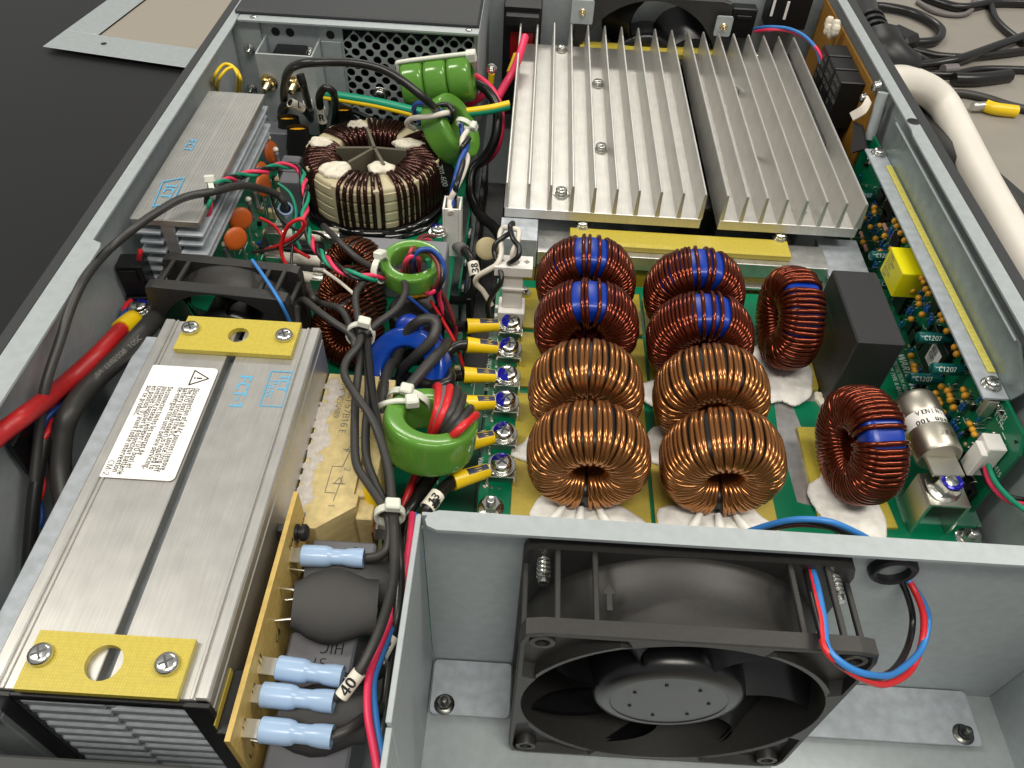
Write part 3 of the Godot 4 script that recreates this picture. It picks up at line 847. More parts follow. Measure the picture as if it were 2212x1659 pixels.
	for q in [[[[1640, 700], [1765, 700], [1768, 842], [1662, 832]], "yellow fibreglass pad under the reddish coil beside the black box"], [[[1722, 922], [1850, 925], [1940, 1140], [1772, 1138]], "yellow fibreglass pad under the reddish coil beside the cartridge fuse"]]:
		var pg := PackedVector2Array()
		for w in q[0]:
			var p := P(w[0], w[1], BT + 1.7)
			pg.append(Vector2(p.x, -p.z))
		var c := P(q[0][0][0], q[0][0][1], BT)
		one(G(Transform3D(FLAT, Vector3(0, BT + 0.1, 0))).prism(pg, 1.6), "insulating_pad", "fr4_bright", q[1], "pad", c, "yellow pads under the coils")
	# glue mounds
	var mounds := [[-31, -88, 27, 17, "front copper coil of the terminal row", 1], [32, -88, 27, 17, "front copper coil beside the tinned strip", 4], [-33, -131, 30, 16, "rear copper coil of the terminal row", 6], [29, -134, 30, 16, "rear copper coil beside the tinned strip", 9], [27, -172, 29, 14, "second reddish coil beside the tinned strip", 11], [81, -194, 17, 26, "reddish coil beside the black box", 13], [99, -108, 17, 25, "reddish coil beside the cartridge fuse", 17], [-58, -76, 7, 4, "pad corner beside the board nut and last terminal", 21], [-5.5, -80, 2.5, 8, "seam between the two front pads", 23]]
	for q in mounds:
		one(blob(Vector3(q[0], BT + 1.6, q[1]), q[2], q[3], 2.4, q[5], 0.14), "glue_mound", "glue", "white silicone glue smeared at the " + q[4], "glue", Vector3(q[0], BT + 1.6, q[1]))
	# black potted box
	var bc := Vector3(113, BT, -196)
	var bx := thing("potted_box", "tall plain black box component standing on the green board", "capacitor", bc)
	part(G().box(Vector3(101, BT + 0.1, -226), Vector3(125, 101, -170.5), 0.8), "body", "potting_box", bx)
	text("2001/01/10", Transform3D(Basis(Vector3(0, 0, 1), Vector3(0, 1, 0), Vector3(-1, 0, 0)), Vector3(100.9, 85, -216)), 4.0, "grey_print", bx)
	part(blob(Vector3(100, BT + 0.2, -176), 3.0, 5.0, 3.0, 3), "glue", "glue_cream", bx)
	# fuse
	var f := thing("cartridge_fuse", "silver cartridge fuse with white paper band bolted upright to the board", "fuse", P(2018, 1060, BT))
	var fa := P(1985, 892, 80); var fb := P(2028, 985, 80)
	var ax := (fb - fa).normalized()
	var t := frame(fa, ax)
	var L := fa.distance_to(fb)
	part(G(t).lathe([Vector2(0, -8), Vector2(9.0, -8), Vector2(9.8, -7), Vector2(10.4, -5), Vector2(10.4, L * 0.16), Vector2(9.9, L * 0.2)], 30, 40), "end_cap", "fuse_metal", f)
	part(G(t).lathe([Vector2(9.9, L * 0.15), Vector2(9.9, L * 0.55)], 30), "paper_band", "paper", f)
	part(G(t).lathe([Vector2(9.8, L * 0.5), Vector2(10.4, L * 0.52), Vector2(10.4, L * 1.0), Vector2(9.5, L * 1.05), Vector2(0, L * 1.05)], 30, 40), "end_cap", "fuse_metal", f)
	var side := (Vector3(0.3, 1, 0.8) - ax * ax.dot(Vector3(0.3, 1, 0.8))).normalized()
	for q in [["ussmann 100", 3.6, 0.46, true], ["MADE IN INDIA", 2.5, 0.26, false]]:
		var cx := ax.cross(side)
		# lettering bent round the band, one character at a time
		var s: String = q[0]
		for i in s.length():
			var a: float = (i - s.length() * 0.5) * 0.062 * q[1]
			var nn := side * cos(a) + cx * sin(a)
			if s[i] == " ": continue
			text(s[i], Transform3D(Basis(ax.cross(nn), ax, nn).orthonormalized(), fa + ax * L * q[2] + nn * 9.95), q[1], "black_print", f, "lettering", q[3])
	text("100 JET", Transform3D(Basis(ax.cross(side), ax, side).orthonormalized(), fa + ax * L * 0.78 + side * 10.45 - ax.cross(side) * 6), 3.0, "screw_dark", f)
	part(G(t).box(Vector3(-7.5, L * 1.0, -1.2), Vector3(7.5, L * 1.0 + 12, 0.6), 0.4), "blade", "tin", f)
	var br := thing("fuse_bracket", "bent tin bracket with blue marked hexagon bolt under the cartridge fuse", "bracket", P(2040, 1100, BT))
	var b0 := P(2035, 1062, 72)
	part(G().box(b0 + Vector3(-9, 0, -9), b0 + Vector3(10, 1.6, 9), 0.3).box(b0 + Vector3(-9, -21.9, -9), b0 + Vector3(-7.4, 0, 9), 0.2).box(b0 + Vector3(8.4, -21.9, -9), b0 + Vector3(10, 0, 9), 0.2), "bracket_plate", "tin", br)
	nut(b0 + Vector3(0.5, 1.7, -1), Vector3(0.1, 1, 0.1), 6.2, br, 0.4, "screw", "hexagon_bolt")
	part(G(Transform3D(Basis.IDENTITY, b0 + Vector3(1.2, 7.7, -0.4))).lathe([Vector2(5.0, 0.0), Vector2(5.0, 0.6), Vector2(4.2, 1.1), Vector2(3.4, 0.6), Vector2(0, 0.5)], 20, 40), "torque_mark", "blue_ink", br)
	var s2 := P(1972, 872, 78)
	screw(s2 + Vector3(0, -3, 0), Vector3.UP, 5.0, br, "screw", true, "blue_ink")
	var c2 := P(2040, 1112, BT)
	part(G().box(c2 + Vector3(-22, 0.05, -14), c2 + Vector3(16, 0.7, 6), 0.1), "clear_film", "film", br)
	# terminals with screws
	var tz := [-212.1, -192.8, -171.9, -153.8, -132.4, -112.9]
	for i in 6:
		var c := Vector3(-70.6, BT, tz[i])
		var tb := thing("screw_terminal", "tinned screw terminal with blue marked screw, number %s from the white connector" % ["one", "two", "three", "four", "five", "six"][i], "terminal", c, "row of screw terminals")
		var g := G(Transform3D(Basis.IDENTITY, c))
		g.box(Vector3(-6.5, 6.2, -5.5), Vector3(6.5, 7.2, 5.5), 0.2)
		for sx: float in [-1.0, 1.0]:
			g.box(Vector3(sx * 6.5 - 0.5, 0, 1.0), Vector3(sx * 6.5 + 0.5, 6.6, 6.8), 0.15)
			g.box(Vector3(sx * 6.5 - 1.0, 0.05, 4.0), Vector3(sx * 6.5 + 1.0, 1.0, 7.4), 0.2)
		part(g, "clip", "tin", tb)
		screw(c + Vector3(0, 9.0, 0), Vector3(0, 1, 0.1), 5.2, tb, "screw", true, "blue_ink", [2.1, 1.6, 2.6, 2.3, 1.2, 0.9][i])
	# white two pole connector
	var wc := thing("white_connector", "tall white plastic plug and header at the corner of the green board", "connector", P(1105, 690, BT))
	var w0 := P(1105, 683, BT)
	part(G(Transform3D(Basis.IDENTITY, w0)).box(Vector3(-8, 0, -7), Vector3(7.5, 9, 7), 0.5).box(Vector3(-10, 0, -5), Vector3(-8, 4, -2), 0.3).box(Vector3(-10, 0, 2), Vector3(-8, 4, 5), 0.3), "header", "nylon", wc)
	part(G(Transform3D(Basis.IDENTITY, w0)).box(Vector3(-6, 9.1, -5), Vector3(5.5, 34, 3), 0.5).box(Vector3(-6.5, 23, 3.0), Vector3(6, 25, 4.4), 0.4), "plug_body", "nylon", wc)
	var hx := G(Transform3D(FLAT, w0 + Vector3(0, 40.0, -1)))
	hx.holed(-3.8, -5.5, 3.2, 5.5, Vector2(0, 0), 2.9, 5.9, 20, true)
	hx.holed(-10.8, -5.5, -3.85, 5.5, Vector2(-7.4, 0.6), 1.9, 5.9, 4, true)
	hx.holed(3.25, -5.5, 10.2, 5.5, Vector2(6.8, 0.6), 1.9, 5.9, 4, true)
	part(hx, "latch_plate", "nylon", wc)
	# grey film capacitor at the back of the board and small things
	var w1 := P(1100, 702, BT)
func arc_angles(n: int, from: float, to: float) -> Array:
	var out := []
	for i in n: out.append(from + (to - from) * i / maxf(1.0, n - 1.0))
	return out
func build_coils() -> void:
	# four copper coils: pairs of turns with black core showing between them
	var pairs := []
	var pg2 := RandomNumberGenerator.new(); pg2.seed = 4
	var ang := -PI / 2 + 0.14
	while ang < PI * 1.5 - 0.14:
		for k in pg2.randi_range(2, 3):
			pairs.append(ang); ang += 0.089
		ang += pg2.randf_range(0.012, 0.06)
	var spots := [[Vector3(-31, 79, -106.5), "front copper coil at the bare end of the terminal row"], [Vector3(30.5, 79, -107.5), "front copper coil between the terminal row coils and tinned strip"], [Vector3(-31.5, 79, -146), "copper coil behind the front one, terminal side"], [Vector3(30.5, 79, -148), "copper coil behind the front one, tinned strip side"]]
	for i in spots.size():
		var c: Vector3 = spots[i][0]
		var o := thing("copper_coil", spots[i][1], "coil", c, "bright copper toroid coils")
		var t := Transform3D(Basis(Vector3.BACK, [0.0, 0.05, 0.02, -0.04][i]), c)
		part(core_geo(t, 26.2, 10.4, 26.0, 3.0), "core", "core_black", o)
		part(winding_geo(t, pairs, 27.3, 8.8, 28.6, 1.2, 2.5, 34, 8, 0.045, i + 3), "winding", "copper", o)
		if i < 2:
			for k in 3:
				var x := -17.0 + k * 15.0 + (i * 5.0)
				var a: Vector3 = c + Vector3(x * 0.55, -22, 13.5)
				var b := Vector3(c.x + x, BT + 2.0, c.z + 21.5)
				var gg := G().tube(PackedVector3Array([a, a.lerp(b, 0.35) + Vector3(0, 0.8, 1.2), a.lerp(b, 0.75) + Vector3(0, 0.8, 1.0), b]), [1.4, 2.2, 2.5, 2.2], 12)
				part(gg, "glued_lead", "glue", o)
	if true:
		var n := 66
		var reds := [[Vector3(-30.5, 79, -192), 0.02, "second reddish coil of the terminal row, blue core at its crown"], [Vector3(-30, 79, -229), -0.03, "rearmost reddish coil of the terminal row below the yellow strip"], [Vector3(29.5, 79, -187.5), -0.07, "second reddish coil of the row beside the tinned strip"], [Vector3(30.5, 79, -224.5), -0.1, "rearmost reddish coil of the row beside the tinned strip"]]
		for i in reds.size():
			var c: Vector3 = reds[i][0]
			var o := thing("reddish_coil", reds[i][2], "coil", c, "reddish toroid coils with blue cores")
			var t := Transform3D(Basis(Vector3.BACK, reds[i][1]), c)
			var angs := []
			for k in n:
				var w := float(k) / (n - 1) * 2.0 - 1.0           # -1 .. 1 round the ring, the thin place at the crown
				var crown := 1.0 - absf(w)
				# turns start left and right of the crown and crowd towards the foot
				var sgn := signf(w) if w != 0.0 else 1.0
				angs.append(PI / 2 + sgn * (0.34 + absf(w) * (PI - 0.5)))
			for k in 3: angs.append(PI / 2 + [-0.19 + 0.02 * i, 0.07 - 0.03 * i, 0.14 + 0.03 * i][k])
			part(core_geo(t, 25.8, 11.0, 23.4, 3.2), "core", "core_blue", o)
			part(winding_geo(t, angs, 27.0, 9.2, 27.0, 1.04, 2.5, 34, 8, 0.04, i + 30), "winding", "copper_red", o)
	var sides := [[Vector3(80.5, 80, -208), 93.0, "reddish coil standing beside the black potted box", 2.0], [Vector3(97.5, 80, -122), 98.0, "reddish coil standing beside the cartridge fuse", 1.72]]
	for i in 2:
		var c: Vector3 = sides[i][0]
		var o := thing("reddish_coil", sides[i][2], "coil", c, "reddish toroid coils with blue cores")
		var t := Transform3D(Basis(Vector3.UP, deg_to_rad(sides[i][1])), c)
		var gap: float = sides[i][3]            # angle of the open place, measured in the coil's own plane
		if i == 1: gap = PI / 2 + 0.5
		else: gap = PI / 2 + 0.12
		var angs := []
		var half := 0.34 if i == 1 else 0.12
		for k in 56: angs.append(gap + half + (TAU - 2 * half) * k / 55.0)
		if i == 1:
			angs.append(gap - 0.17); angs.append(gap + 0.12); angs.append(gap + 0.24)
		part(core_geo(t, 25.8, 11.0, 18.0, 4.0), "core", "core_blue", o)
		part(winding_geo(t, angs, 27.3, 9.4, 20.8, 1.28, 2.6, 34, 8, 0.04, i + 50), "winding", "copper_red", o)
func build_right_heatsinks() -> void:
	for q in [[-79.0, 41.0, 10, "wide finned aluminium heatsink beside the cable bundle", 0], [52.0, 136.5, 8, "narrow finned aluminium heatsink beside the control board", 1]]:
		var o := thing("finned_heatsink", q[3], "heatsink", Vector3((q[0] + q[1]) / 2, 78, -398), "finned heatsinks")
		part(G().box(Vector3(q[0], 78, -510), Vector3(q[1], 85.0, -287), 0.4), "base", "alu_fin", o)
		for i in q[2]:
			var x: float = q[0] + 1.0 + (q[1] - q[0] - 2.0) * i / (q[2] - 1.0)
			var g := G(Transform3D(Basis(Vector3(1, 0, 0), Vector3(0, 1, 0), Vector3(0, 0, 1)), Vector3(x, 85.0, -510)))
			var top := 0.75; var w := 1.35
			if (q[4] == 1 and i == q[2] - 1): w = 2.2
			g.prism(PackedVector2Array([Vector2(-w, 0), Vector2(-top, 17.0), Vector2(-top * 0.5, 17.6), Vector2(top * 0.5, 17.6), Vector2(top, 17.0), Vector2(w, 0)]), 223)
			part(g, "fin", "alu_fin", o)
		var sc := [[1213, 108, 85.5], [1291, 183, 85.5], [1298, 322, 85.5], [1212, 418, 85.5]] if q[4] == 0 else [[1638, 125, 85.5], [1583, 200, 85.5], [1620, 342, 85.5], [1726, 455, 85.5]]
		for w in sc: screw(P(w[0], w[1], w[2] - 0.4), Vector3.UP, 3.7, o, "screw", true, "", 0.3)
	# supports below the fins
	var s1 := thing("yellow_strip", "long yellow insulating strip screwed below the front of the fins", "strip", Vector3(29, 72, -277))
	part(G().box(Vector3(-38, 70.2, -286.0), Vector3(96, 74, -270), 0.3), "strip", "fr4_bright", s1)
	screw(P(1258, 488, 74), Vector3.UP, 3.6, s1, "screw", true, "", 0.8)
	screw(P(1684, 514, 74), Vector3.UP, 3.6, s1, "screw", true, "", 0.2)
	var s2 := thing("yellow_strip", "yellow insulating strip behind the fins by the rear fan", "strip", Vector3(29, 76, -518))
	part(G().box(Vector3(-30, 79, -525), Vector3(84, 83, -511), 0.3), "strip", "fr4_bright", s2)
	screw(P(1250, 86, 84), Vector3.UP, 3.6, s2, "screw", true, "", 0.8)
	var b1 := thing("support_block", "bare aluminium rail under the narrow heatsink and yellow strip", "rail", Vector3(40, 60, -278))
	part(G().box(Vector3(-57.5, 60, -287), Vector3(119, 70, -265.5), 0.3), "rail", "alu_plain", b1)
	part(G().box(Vector3(-57.5, 20, -290), Vector3(119, 59.8, -268.5), 0.3), "rail_foot", "fr4_olive", b1)
	var b2 := thing("support_block", "pale aluminium rail under the wide heatsink near the white plug", "rail", Vector3(-70, 60, -278))
	part(G().box(Vector3(-80.5, 57, -287), Vector3(-58, 77.8, -266), 0.3), "rail", "alu_pale", b2)
	part(G().box(Vector3(-79, 20, -287), Vector3(-58.2, 56.8, -267), 0.3), "rail_foot", "fr4_olive", b2)
	var b3 := thing("support_block", "white coated plate corner under the narrow heatsink", "plate", Vector3(130, 66, -282))
	part(G().box(Vector3(119.2, 64, -300), Vector3(145, 67, -263), 0.3), "plate", "alu_pale", b3)
	part(G().box(Vector3(119.2, 20, -299), Vector3(143, 63.8, -266), 0.3), "plate_foot", "zinc", b3)
	# lower fins behind the coils
	var lf := thing("lower_heatsink", "dark lower heatsink with level fins behind the coils", "heatsink", Vector3(40, 40, -280))
	for i in 5:
		part(G().box(Vector3(65, 20 + i * 8, -284), Vector3(118, 22 + i * 8, -263), 0.2), "fin", "alu_plain", lf)
func build_left_block() -> void:
	var o := thing("heatsink_tunnel", "long brushed aluminium heatsink tunnel with warning label", "heatsink", Vector3(-194, 20, -62))
	var z0 := -147.0; var z1 := 24.0
	for s: float in [-1.0, 1.0]:
		var a := -194.0 + s * 1.9; var b := -194.0 + s * 36.0
		var m := part(G().box(Vector3(minf(a, b), 105, z0), Vector3(maxf(a, b), 110, z1), 0.3), "top_plate", "alu", o)
		# raised edge with a groove
		part(G().box(Vector3(b - s * 0.2, 104, z0), Vector3(b - s * 4.6, 111.2, z1), 0.5), "edge_lip", "alu", m)
		part(G().box(Vector3(b - s * 6.3, 110.05, z0), Vector3(b - s * 5.2, 110.7, z1), 0.2), "edge_bead", "alu", m)
		part(G().box(Vector3(b, 20, z0), Vector3(b - s * 4.0, 103.9, z1), 0.4), "side_wall", "alu", o)
		for i in 11:
			var y := 98.5 - i * 7.3 - (3.6 if s > 0 else 0.0)
			part(G().box(Vector3(b - s * 4.05, y, z0 + 2), Vector3(-194.0 + s * 0.5, y + 3.4, z1 + 0.6), 0.4), "fin", "alu_pale", o)
	part(G().box(Vector3(-196.2, 97.0, z0), Vector3(-191.8, 99.5, z1), 0.2), "seam_floor", "alu_plain", o)
	# dark gaskets on the front corners
	for s: float in [-1.0, 1.0]:
		var b := -194.0 + s * 36.0
		part(G().box(Vector3(b + s * 0.3, 20, z1 + 0.1), Vector3(b - s * 8.5, 109, z1 + 2.0), 0.3), "gasket", "black_plastic", o)
	part(G().box(Vector3(-230, 105.5, z1 + 0.1), Vector3(-158, 108.8, z1 + 1.6), 0.3), "gasket", "black_plastic", o)
	part(G().box(Vector3(-247, 93, -150), Vector3(-230.4, 95.5, 30), 0.5), "side_flange", "alu_pale", o)
	part(G().box(Vector3(-246, 20, -148), Vector3(-230.4, 92.9, 28), 0.5), "side_channel", "zinc", o)
	# straps
	for q in [[Vector3(-219.3, 0, 5.1), Vector3(-167.5, 0, 24.7), "front", [[89, 1416], [362, 1436]], [225, 1432], 6.0], [Vector3(-219.3, 0, -148), Vector3(-167.0, 0, -126.6), "rear", [[412, 711], [614, 727]], [515, 724], 4.6]]:
		var lo: Vector3 = q[0]; var hi: Vector3 = q[1]
		var st := thing("insulating_strap", "yellow fibreglass strap with centre hole across the %s of the tunnel" % q[2], "strap", Vector3((lo.x + hi.x) / 2, 110, (lo.z + hi.z) / 2), "yellow straps across the tunnel")
		var g := G(Transform3D(FLAT, Vector3(0, 112.6, 0)))
		var hc := P(q[4][0], q[4][1], 112.4)
		var r: float = q[5]
		var x0 := hc.x - 9.0; var x1 := hc.x + 9.0
		g.holed(x0, -hi.z, x1, -lo.z, Vector2(hc.x, -hc.z), r, 2.4, 24)
		g.plain(lo.x, -hi.z, x0, -lo.z, 2.4)
		g.plain(x1, -hi.z, hi.x, -lo.z, 2.4)
		g.quad(Vector3(x0, -hi.z, 0), Vector3(x1, -hi.z, 0), Vector3(x1, -hi.z, -2.4), Vector3(x0, -hi.z, -2.4), Vector3(0, -1, 0))
		part(g, "strap_plate", "fr4_bright", st)
		for w in q[3]: screw(P(w[0], w[1], 112.8), Vector3.UP, 4.0, st, "screw", false, "", 0.5)
	# label
	var lb := thing("warning_label", "white warning sticker with black bilingual text and triangle", "label", Vector3(-211.5, 110, -88))
	part(G(Transform3D(FLAT, Vector3(-211.6, 110.72, -87.8))).prism(rrect(30.0, 60.0, 2.2), 0.12), "sticker", "paper", lb)
	var d := Basis(Vector3(0, 0, 1), Vector3(1, 0, 0), Vector3(0, 1, 0))
	var lines := ["Disconnection of all AC sources (remove", "the I/O box) and the DC source (trip off", "battery circuit breaker) is required to", "de-energize this unit before servicing.", "", "Déconnecter toutes les sources de", "puissance réseau (enlever l'I/O box) et", "continue (basculer le disjoncteur batterie", "en position '0') avant toute intervention", "sur ce produit."]
	for i in lines.size():
		if lines[i]: text(lines[i], Transform3D(d, Vector3(-202.5 - i * 2.25, 110.86, -105.8)), 2.2, "black_print", lb, "lettering", true, lines[i].length() * 1.1)
	text("CM-2", Transform3D(d, Vector3(-223.6, 110.86, -66)), 1.8, "black_print", lb)
	var tri := PackedVector2Array([Vector2(-201.0, 113.4), Vector2(-201.0, 104.6), Vector2(-208.6, 113.4 - 4.4)])
	var tg := G()
	var v3 := [Vector3(-199.5, 110.9, -109.2), Vector3(-206.0, 110.9, -104.8), Vector3(-206.0, 110.9, -113.6)]
	v3 = [Vector3(-199.3, 110.9, -111.6), Vector3(-206.6, 110.9, -115.9), Vector3(-206.6, 110.9, -107.3)]
	for i in 3: tg.tube(PackedVector3Array([v3[i], v3[(i + 1) % 3]]), 0.3, 5)
	part(tg, "warning_triangle", "black_print", lb)
	text("!", Transform3D(d, Vector3(-204.0, 110.9, -112.2)), 5.0, "black_print", lb, "lettering", true)
	# ink stamps
	var st := part(G(), "stamp_frame", "stamp_blue", o) if false else null
	var fg := G()
	var c := [Vector3(-174, 110.1, -119), Vector3(-164.5, 110.1, -119), Vector3(-164.5, 110.1, -99), Vector3(-174, 110.1, -99)]
	for i in 4: fg.tube(PackedVector3Array([c[i], c[(i + 1) % 4]]), 0.32, 5)
	part(fg, "stamp_frame", "stamp_blue", o)
	var inv := Basis(Vector3(0, 0, 1), Vector3(1, 0, 0), Vector3(0, 1, 0))
	text("ICT", Transform3D(inv, Vector3(-167.2, 110.1, -117)), 6.0, "stamp_blue", o, "stamp", true)
	text("Pass", Transform3D(inv, Vector3(-171.6, 110.1, -114)), 5.0, "stamp_blue", o, "stamp")
	text("FCT-1", Transform3D(inv, Vector3(-184, 110.1, -116)), 7.5, "stamp_blue", o, "stamp", true)
func build_more() -> void:
	build_left()
	build_vent()
	build_filter_board()
	build_harness()
	build_right()
	build_rear()
	build_bench()
func disc(c: Vector3, nn: Vector3, r: float, th: float, m: String, called: String, parent: Node3D, lead := 8.0) -> MeshInstance3D:
	var p := part(G(frame(c, nn)).lathe([Vector2(0, -th), Vector2(r * 0.6, -th * 0.95), Vector2(r * 0.9, -th * 0.6), Vector2(r, 0), Vector2(r * 0.9, th * 0.6), Vector2(r * 0.6, th * 0.95), Vector2(0, th)], 24, 60), called, m, parent)
	var side := nn.cross(Vector3.UP).normalized()
	for s: float in [-1.0, 1.0]:
		part(G().tube(PackedVector3Array([c + side * s * r * 0.45 - Vector3(0, r * 0.8, 0), c + side * s * r * 0.5 - Vector3(0, r + lead, 0)]), 0.45, 6), "lead", "tin", p)
	return p
func beads(a: Vector3, b: Vector3, r: float, m: String, called: String, parent: Node3D) -> MeshInstance3D:
	var L := a.distance_to(b)
	return part(G(frame(a, b - a)).lathe([Vector2(0, 0), Vector2(r * 0.7, 0.2), Vector2(r, r * 0.6), Vector2(r, r * 1.3), Vector2(r * 0.8, r * 1.9), Vector2(r * 0.8, L - r * 1.9), Vector2(r, L - r * 1.3), Vector2(r, L - r * 0.6), Vector2(r * 0.7, L - 0.2), Vector2(0, L)], 12, 50), called, m, parent)
func shrink_disc(a: Vector3, b: Vector3, r: float, th: float, nn: Vector3, called: String, parent: Node3D, open_end := true) -> MeshInstance3D:
	# a flat varistor in a shrunk sleeve that runs from a to b, open at b
	var t := frame(a, b - a, nn)
	var L := a.distance_to(b)
	var g := G(Transform3D(Basis(nn.cross((b - a).normalized()).normalized(), (b - a).normalized(), nn), a))
	var rows := []
	var prof := [[0.0, 0.62, 0.55], [0.06, 0.66, 0.75], [0.2, 0.86, 1.0], [0.38, 1.0, 1.15], [0.55, 1.0, 1.15], [0.72, 0.86, 0.95], [0.86, 0.74, 0.8], [1.0, 0.74, 0.9]]
	for q in prof:
		var row := []
		for k in 22:
			var a2 := TAU * k / 22.0
			var x: float = cos(a2) * r * q[1]; var z: float = sin(a2) * th * q[2]
			row.append(g.vert(Vector3(x, L * q[0], z), Vector3(cos(a2) / r, 0, sin(a2) / th).normalized()))
		rows.append(row)
	for i in rows.size() - 1:
		for k in 22:
			var k2 := (k + 1) % 22
			g.tri(rows[i][k], rows[i][k2], rows[i + 1][k]); g.tri(rows[i][k2], rows[i + 1][k2], rows[i + 1][k])
	for k in 22: g.tri(rows[0][0], rows[0][k], rows[0][(k + 1) % 22])
	var s := part(g, called, "shrink", parent)
	if open_end:
		var e := G(g.xf)
		var row := []
		for k in 22:
			var a2 := TAU * k / 22.0
			row.append(e.vert(Vector3(cos(a2) * r * 0.66, L * 0.93, sin(a2) * th * 0.72), Vector3.UP))
		for k in 22: e.tri(row[0], row[k], row[(k + 1) % 22])
		part(e, "orange_body", "orange_bright", s)
	return s
func build_left() -> void:
	# small fan
	var f := thing("small_fan", "small square black fan standing behind the aluminium tunnel", "fan", Vector3(-214.3, 39, -181))
	make_fan(f, Transform3D(Basis(Vector3.UP, -0.06), Vector3(-214.3, 38.5, -168)), 71.0, 27.0, 7, 0.0, 0.9)
	cable("fan_wire", [[545, 562, 111], [568, 594, 111.5], [592, 630, 111], [609, 659, 108], [628, 700, 95]], 0.9, "wire_blue", "light blue wire lying across the corner of the small fan", "wire", "small fan leads")
	# rear left heatsink
	var h := thing("rear_heatsink", "ridged aluminium heatsink with blue ink stamps beside the case wall", "heatsink", Vector3(-248, 78, -271))
	part(G().box(Vector3(-265.5, 118, -337), Vector3(-230.5, 122, -206), 0.4), "top_plate", "alu", h)
	for i in 21:
		var x := -264.6 + i * 1.65
		if absf(x + 248.0) < 1.2: continue
		part(G().box(Vector3(x, 122.0, -336.8), Vector3(x + 0.9, 122.2, -206.2), 0.1), "ridge", "alu", h)
	part(G().box(Vector3(-251.5, 78, -336.5), Vector3(-244.5, 118.1, -206.5), 0.3), "stem", "alu_plain", h)
	for i in 7:
		var y := 112.6 - i * 5.7
		for s: float in [-1.0, 1.0]:
			if s > 0 and i > 3: continue
			var wd := 16.4 + (0.8 if i % 2 == 0 else -0.6) + (0.8 if s > 0 else 0.0)
			var x0 := -248.0 + s * 3.9; var x1 := -248.0 + s * wd
			part(G().box(Vector3(minf(x0, x1), y, -337 + i * 0.6), Vector3(maxf(x0, x1), y + 2.0, -205 + i * 0.4), 0.5), "fin", "alu_pale", h)
	var inv := Basis(Vector3(0, 0, 1), Vector3(1, 0, 0), Vector3(0, 1, 0))
	text("ICT", Transform3D(inv, P(372, 398, 122.4)), 8.0, "stamp_blue", h, "stamp", true)
	text("FCT", Transform3D(inv, P(418, 300, 122.4)), 7.0, "stamp_blue", h, "stamp", true)
	var fc := [P(352, 392, 122.45), P(398, 384, 122.45), P(372, 438, 122.45), P(330, 446, 122.45)]
	var fg := G()
	for i in 4: fg.tube(PackedVector3Array([fc[i], fc[(i + 1) % 4]]), 0.4, 5)
	part(fg, "stamp_frame", "stamp_blue", h)
	for q in [[[[462, 205, 95], [463, 165, 118], [482, 140, 122], [502, 143, 122], [514, 165, 118], [510, 205, 95]], "outer yellow wire loop behind the ridged heatsink"], [[[470, 205, 95], [472, 172, 116], [490, 150, 121], [508, 148, 121], [520, 172, 116], [517, 205, 95]], "inner yellow wire loop behind the ridged heatsink"]]:
		cable("yellow_wire", q[0], 1.1, "wire_yellow", q[1], "wire", "yellow wire loops")
	# board below everything on the left
	var b := thing("inverter_board", "dark green circuit board that carries the wound choke and fuses", "circuit board", Vector3(-185, 46, -310))
	var pb := part(G().box(Vector3(-262, 46, -421), Vector3(-109, 48, -176), 0.2), "board", "pcb", b)
	var lwb := thing("lower_board", "dark circuit board deep in the gap under the lugs", "circuit board", Vector3(-105, 10, -150))
	part(G().box(Vector3(-150, 10, -250), Vector3(-84, 12, -45), 0.2), "board", "pcb", lwb)
	text("CESILUX", Transform3D(inv, P(626, 430, 48.1)), 5.0, "silk", pb, "lettering", true)
	text("P/N 701-600", Transform3D(inv, P(618, 440, 48.1)), 4.0, "silk", pb)
	var rg := RandomNumberGenerator.new(); rg.seed = 12
	for i in 140:
		var p := Vector3(rg.randf_range(-246, -210), 48.0, rg.randf_range(-415, -262)) if i < 100 else Vector3(rg.randf_range(-112, -84), 12.0, rg.randf_range(-240, -66))
		var w := rg.randf_range(1.5, 4.0)
		if i % 3 == 0:
			var dirv := Vector3(rg.randf_range(-1, 1), 0, rg.randf_range(-1, 1)).normalized() * rg.randf_range(3, 9)
			part(G().box(p, p + Vector3(0.5, 0.12, 4 + w * 2), 0.0), "trace_print", "silk", pb if i < 100 else lwb)
		elif i % 3 == 1:
			part(G(Transform3D(Basis.IDENTITY, p)).lathe([Vector2(1.0, 0), Vector2(0.8, 0.6), Vector2(0, 0.9)], 8), "solder_joint", "tin", pb if i < 100 else lwb)
		else:
			part(G().box(p, p + Vector3(w, 1.6 + w * 0.6, w * 0.8), 0.2), "chip", ["chip", "cream_part", "res_blue"][i % 9 / 3], b if i < 100 else lwb)
	for q in [[519, 473, 90, 7.0, 0.9], [509, 516, 92, 6.8, 0.75], [569, 400, 86, 7.0, 0.3], [566, 372, 84, 6.6, 0.25], [586, 328, 84, 7.0, 0.3]]:
		disc(P(q[0], q[1], q[2]), Vector3(cos(q[4]), 0.25, sin(q[4])), q[3], 1.6, "orange_disc", "disc_varistor", b, 30.0)
	for q in [[537, 443], [561, 404], [500, 490], [580, 310], [556, 380], [548, 420], [486, 540], [596, 335]]:
		var p := P(q[0], q[1] - 8, 88)
		beads(p, p + Vector3(0.4, -13, 0.5), 1.7, "res_grey", "standing_resistor", b)
		part(G(Transform3D(Basis.IDENTITY, p + Vector3(0, 1.2, 0))).lathe([Vector2(0, -1.6), Vector2(1.6, -0.6), Vector2(1.9, 0.4), Vector2(1.2, 1.5), Vector2(0, 1.8)], 12, 60), "bead", "ceramic", b)
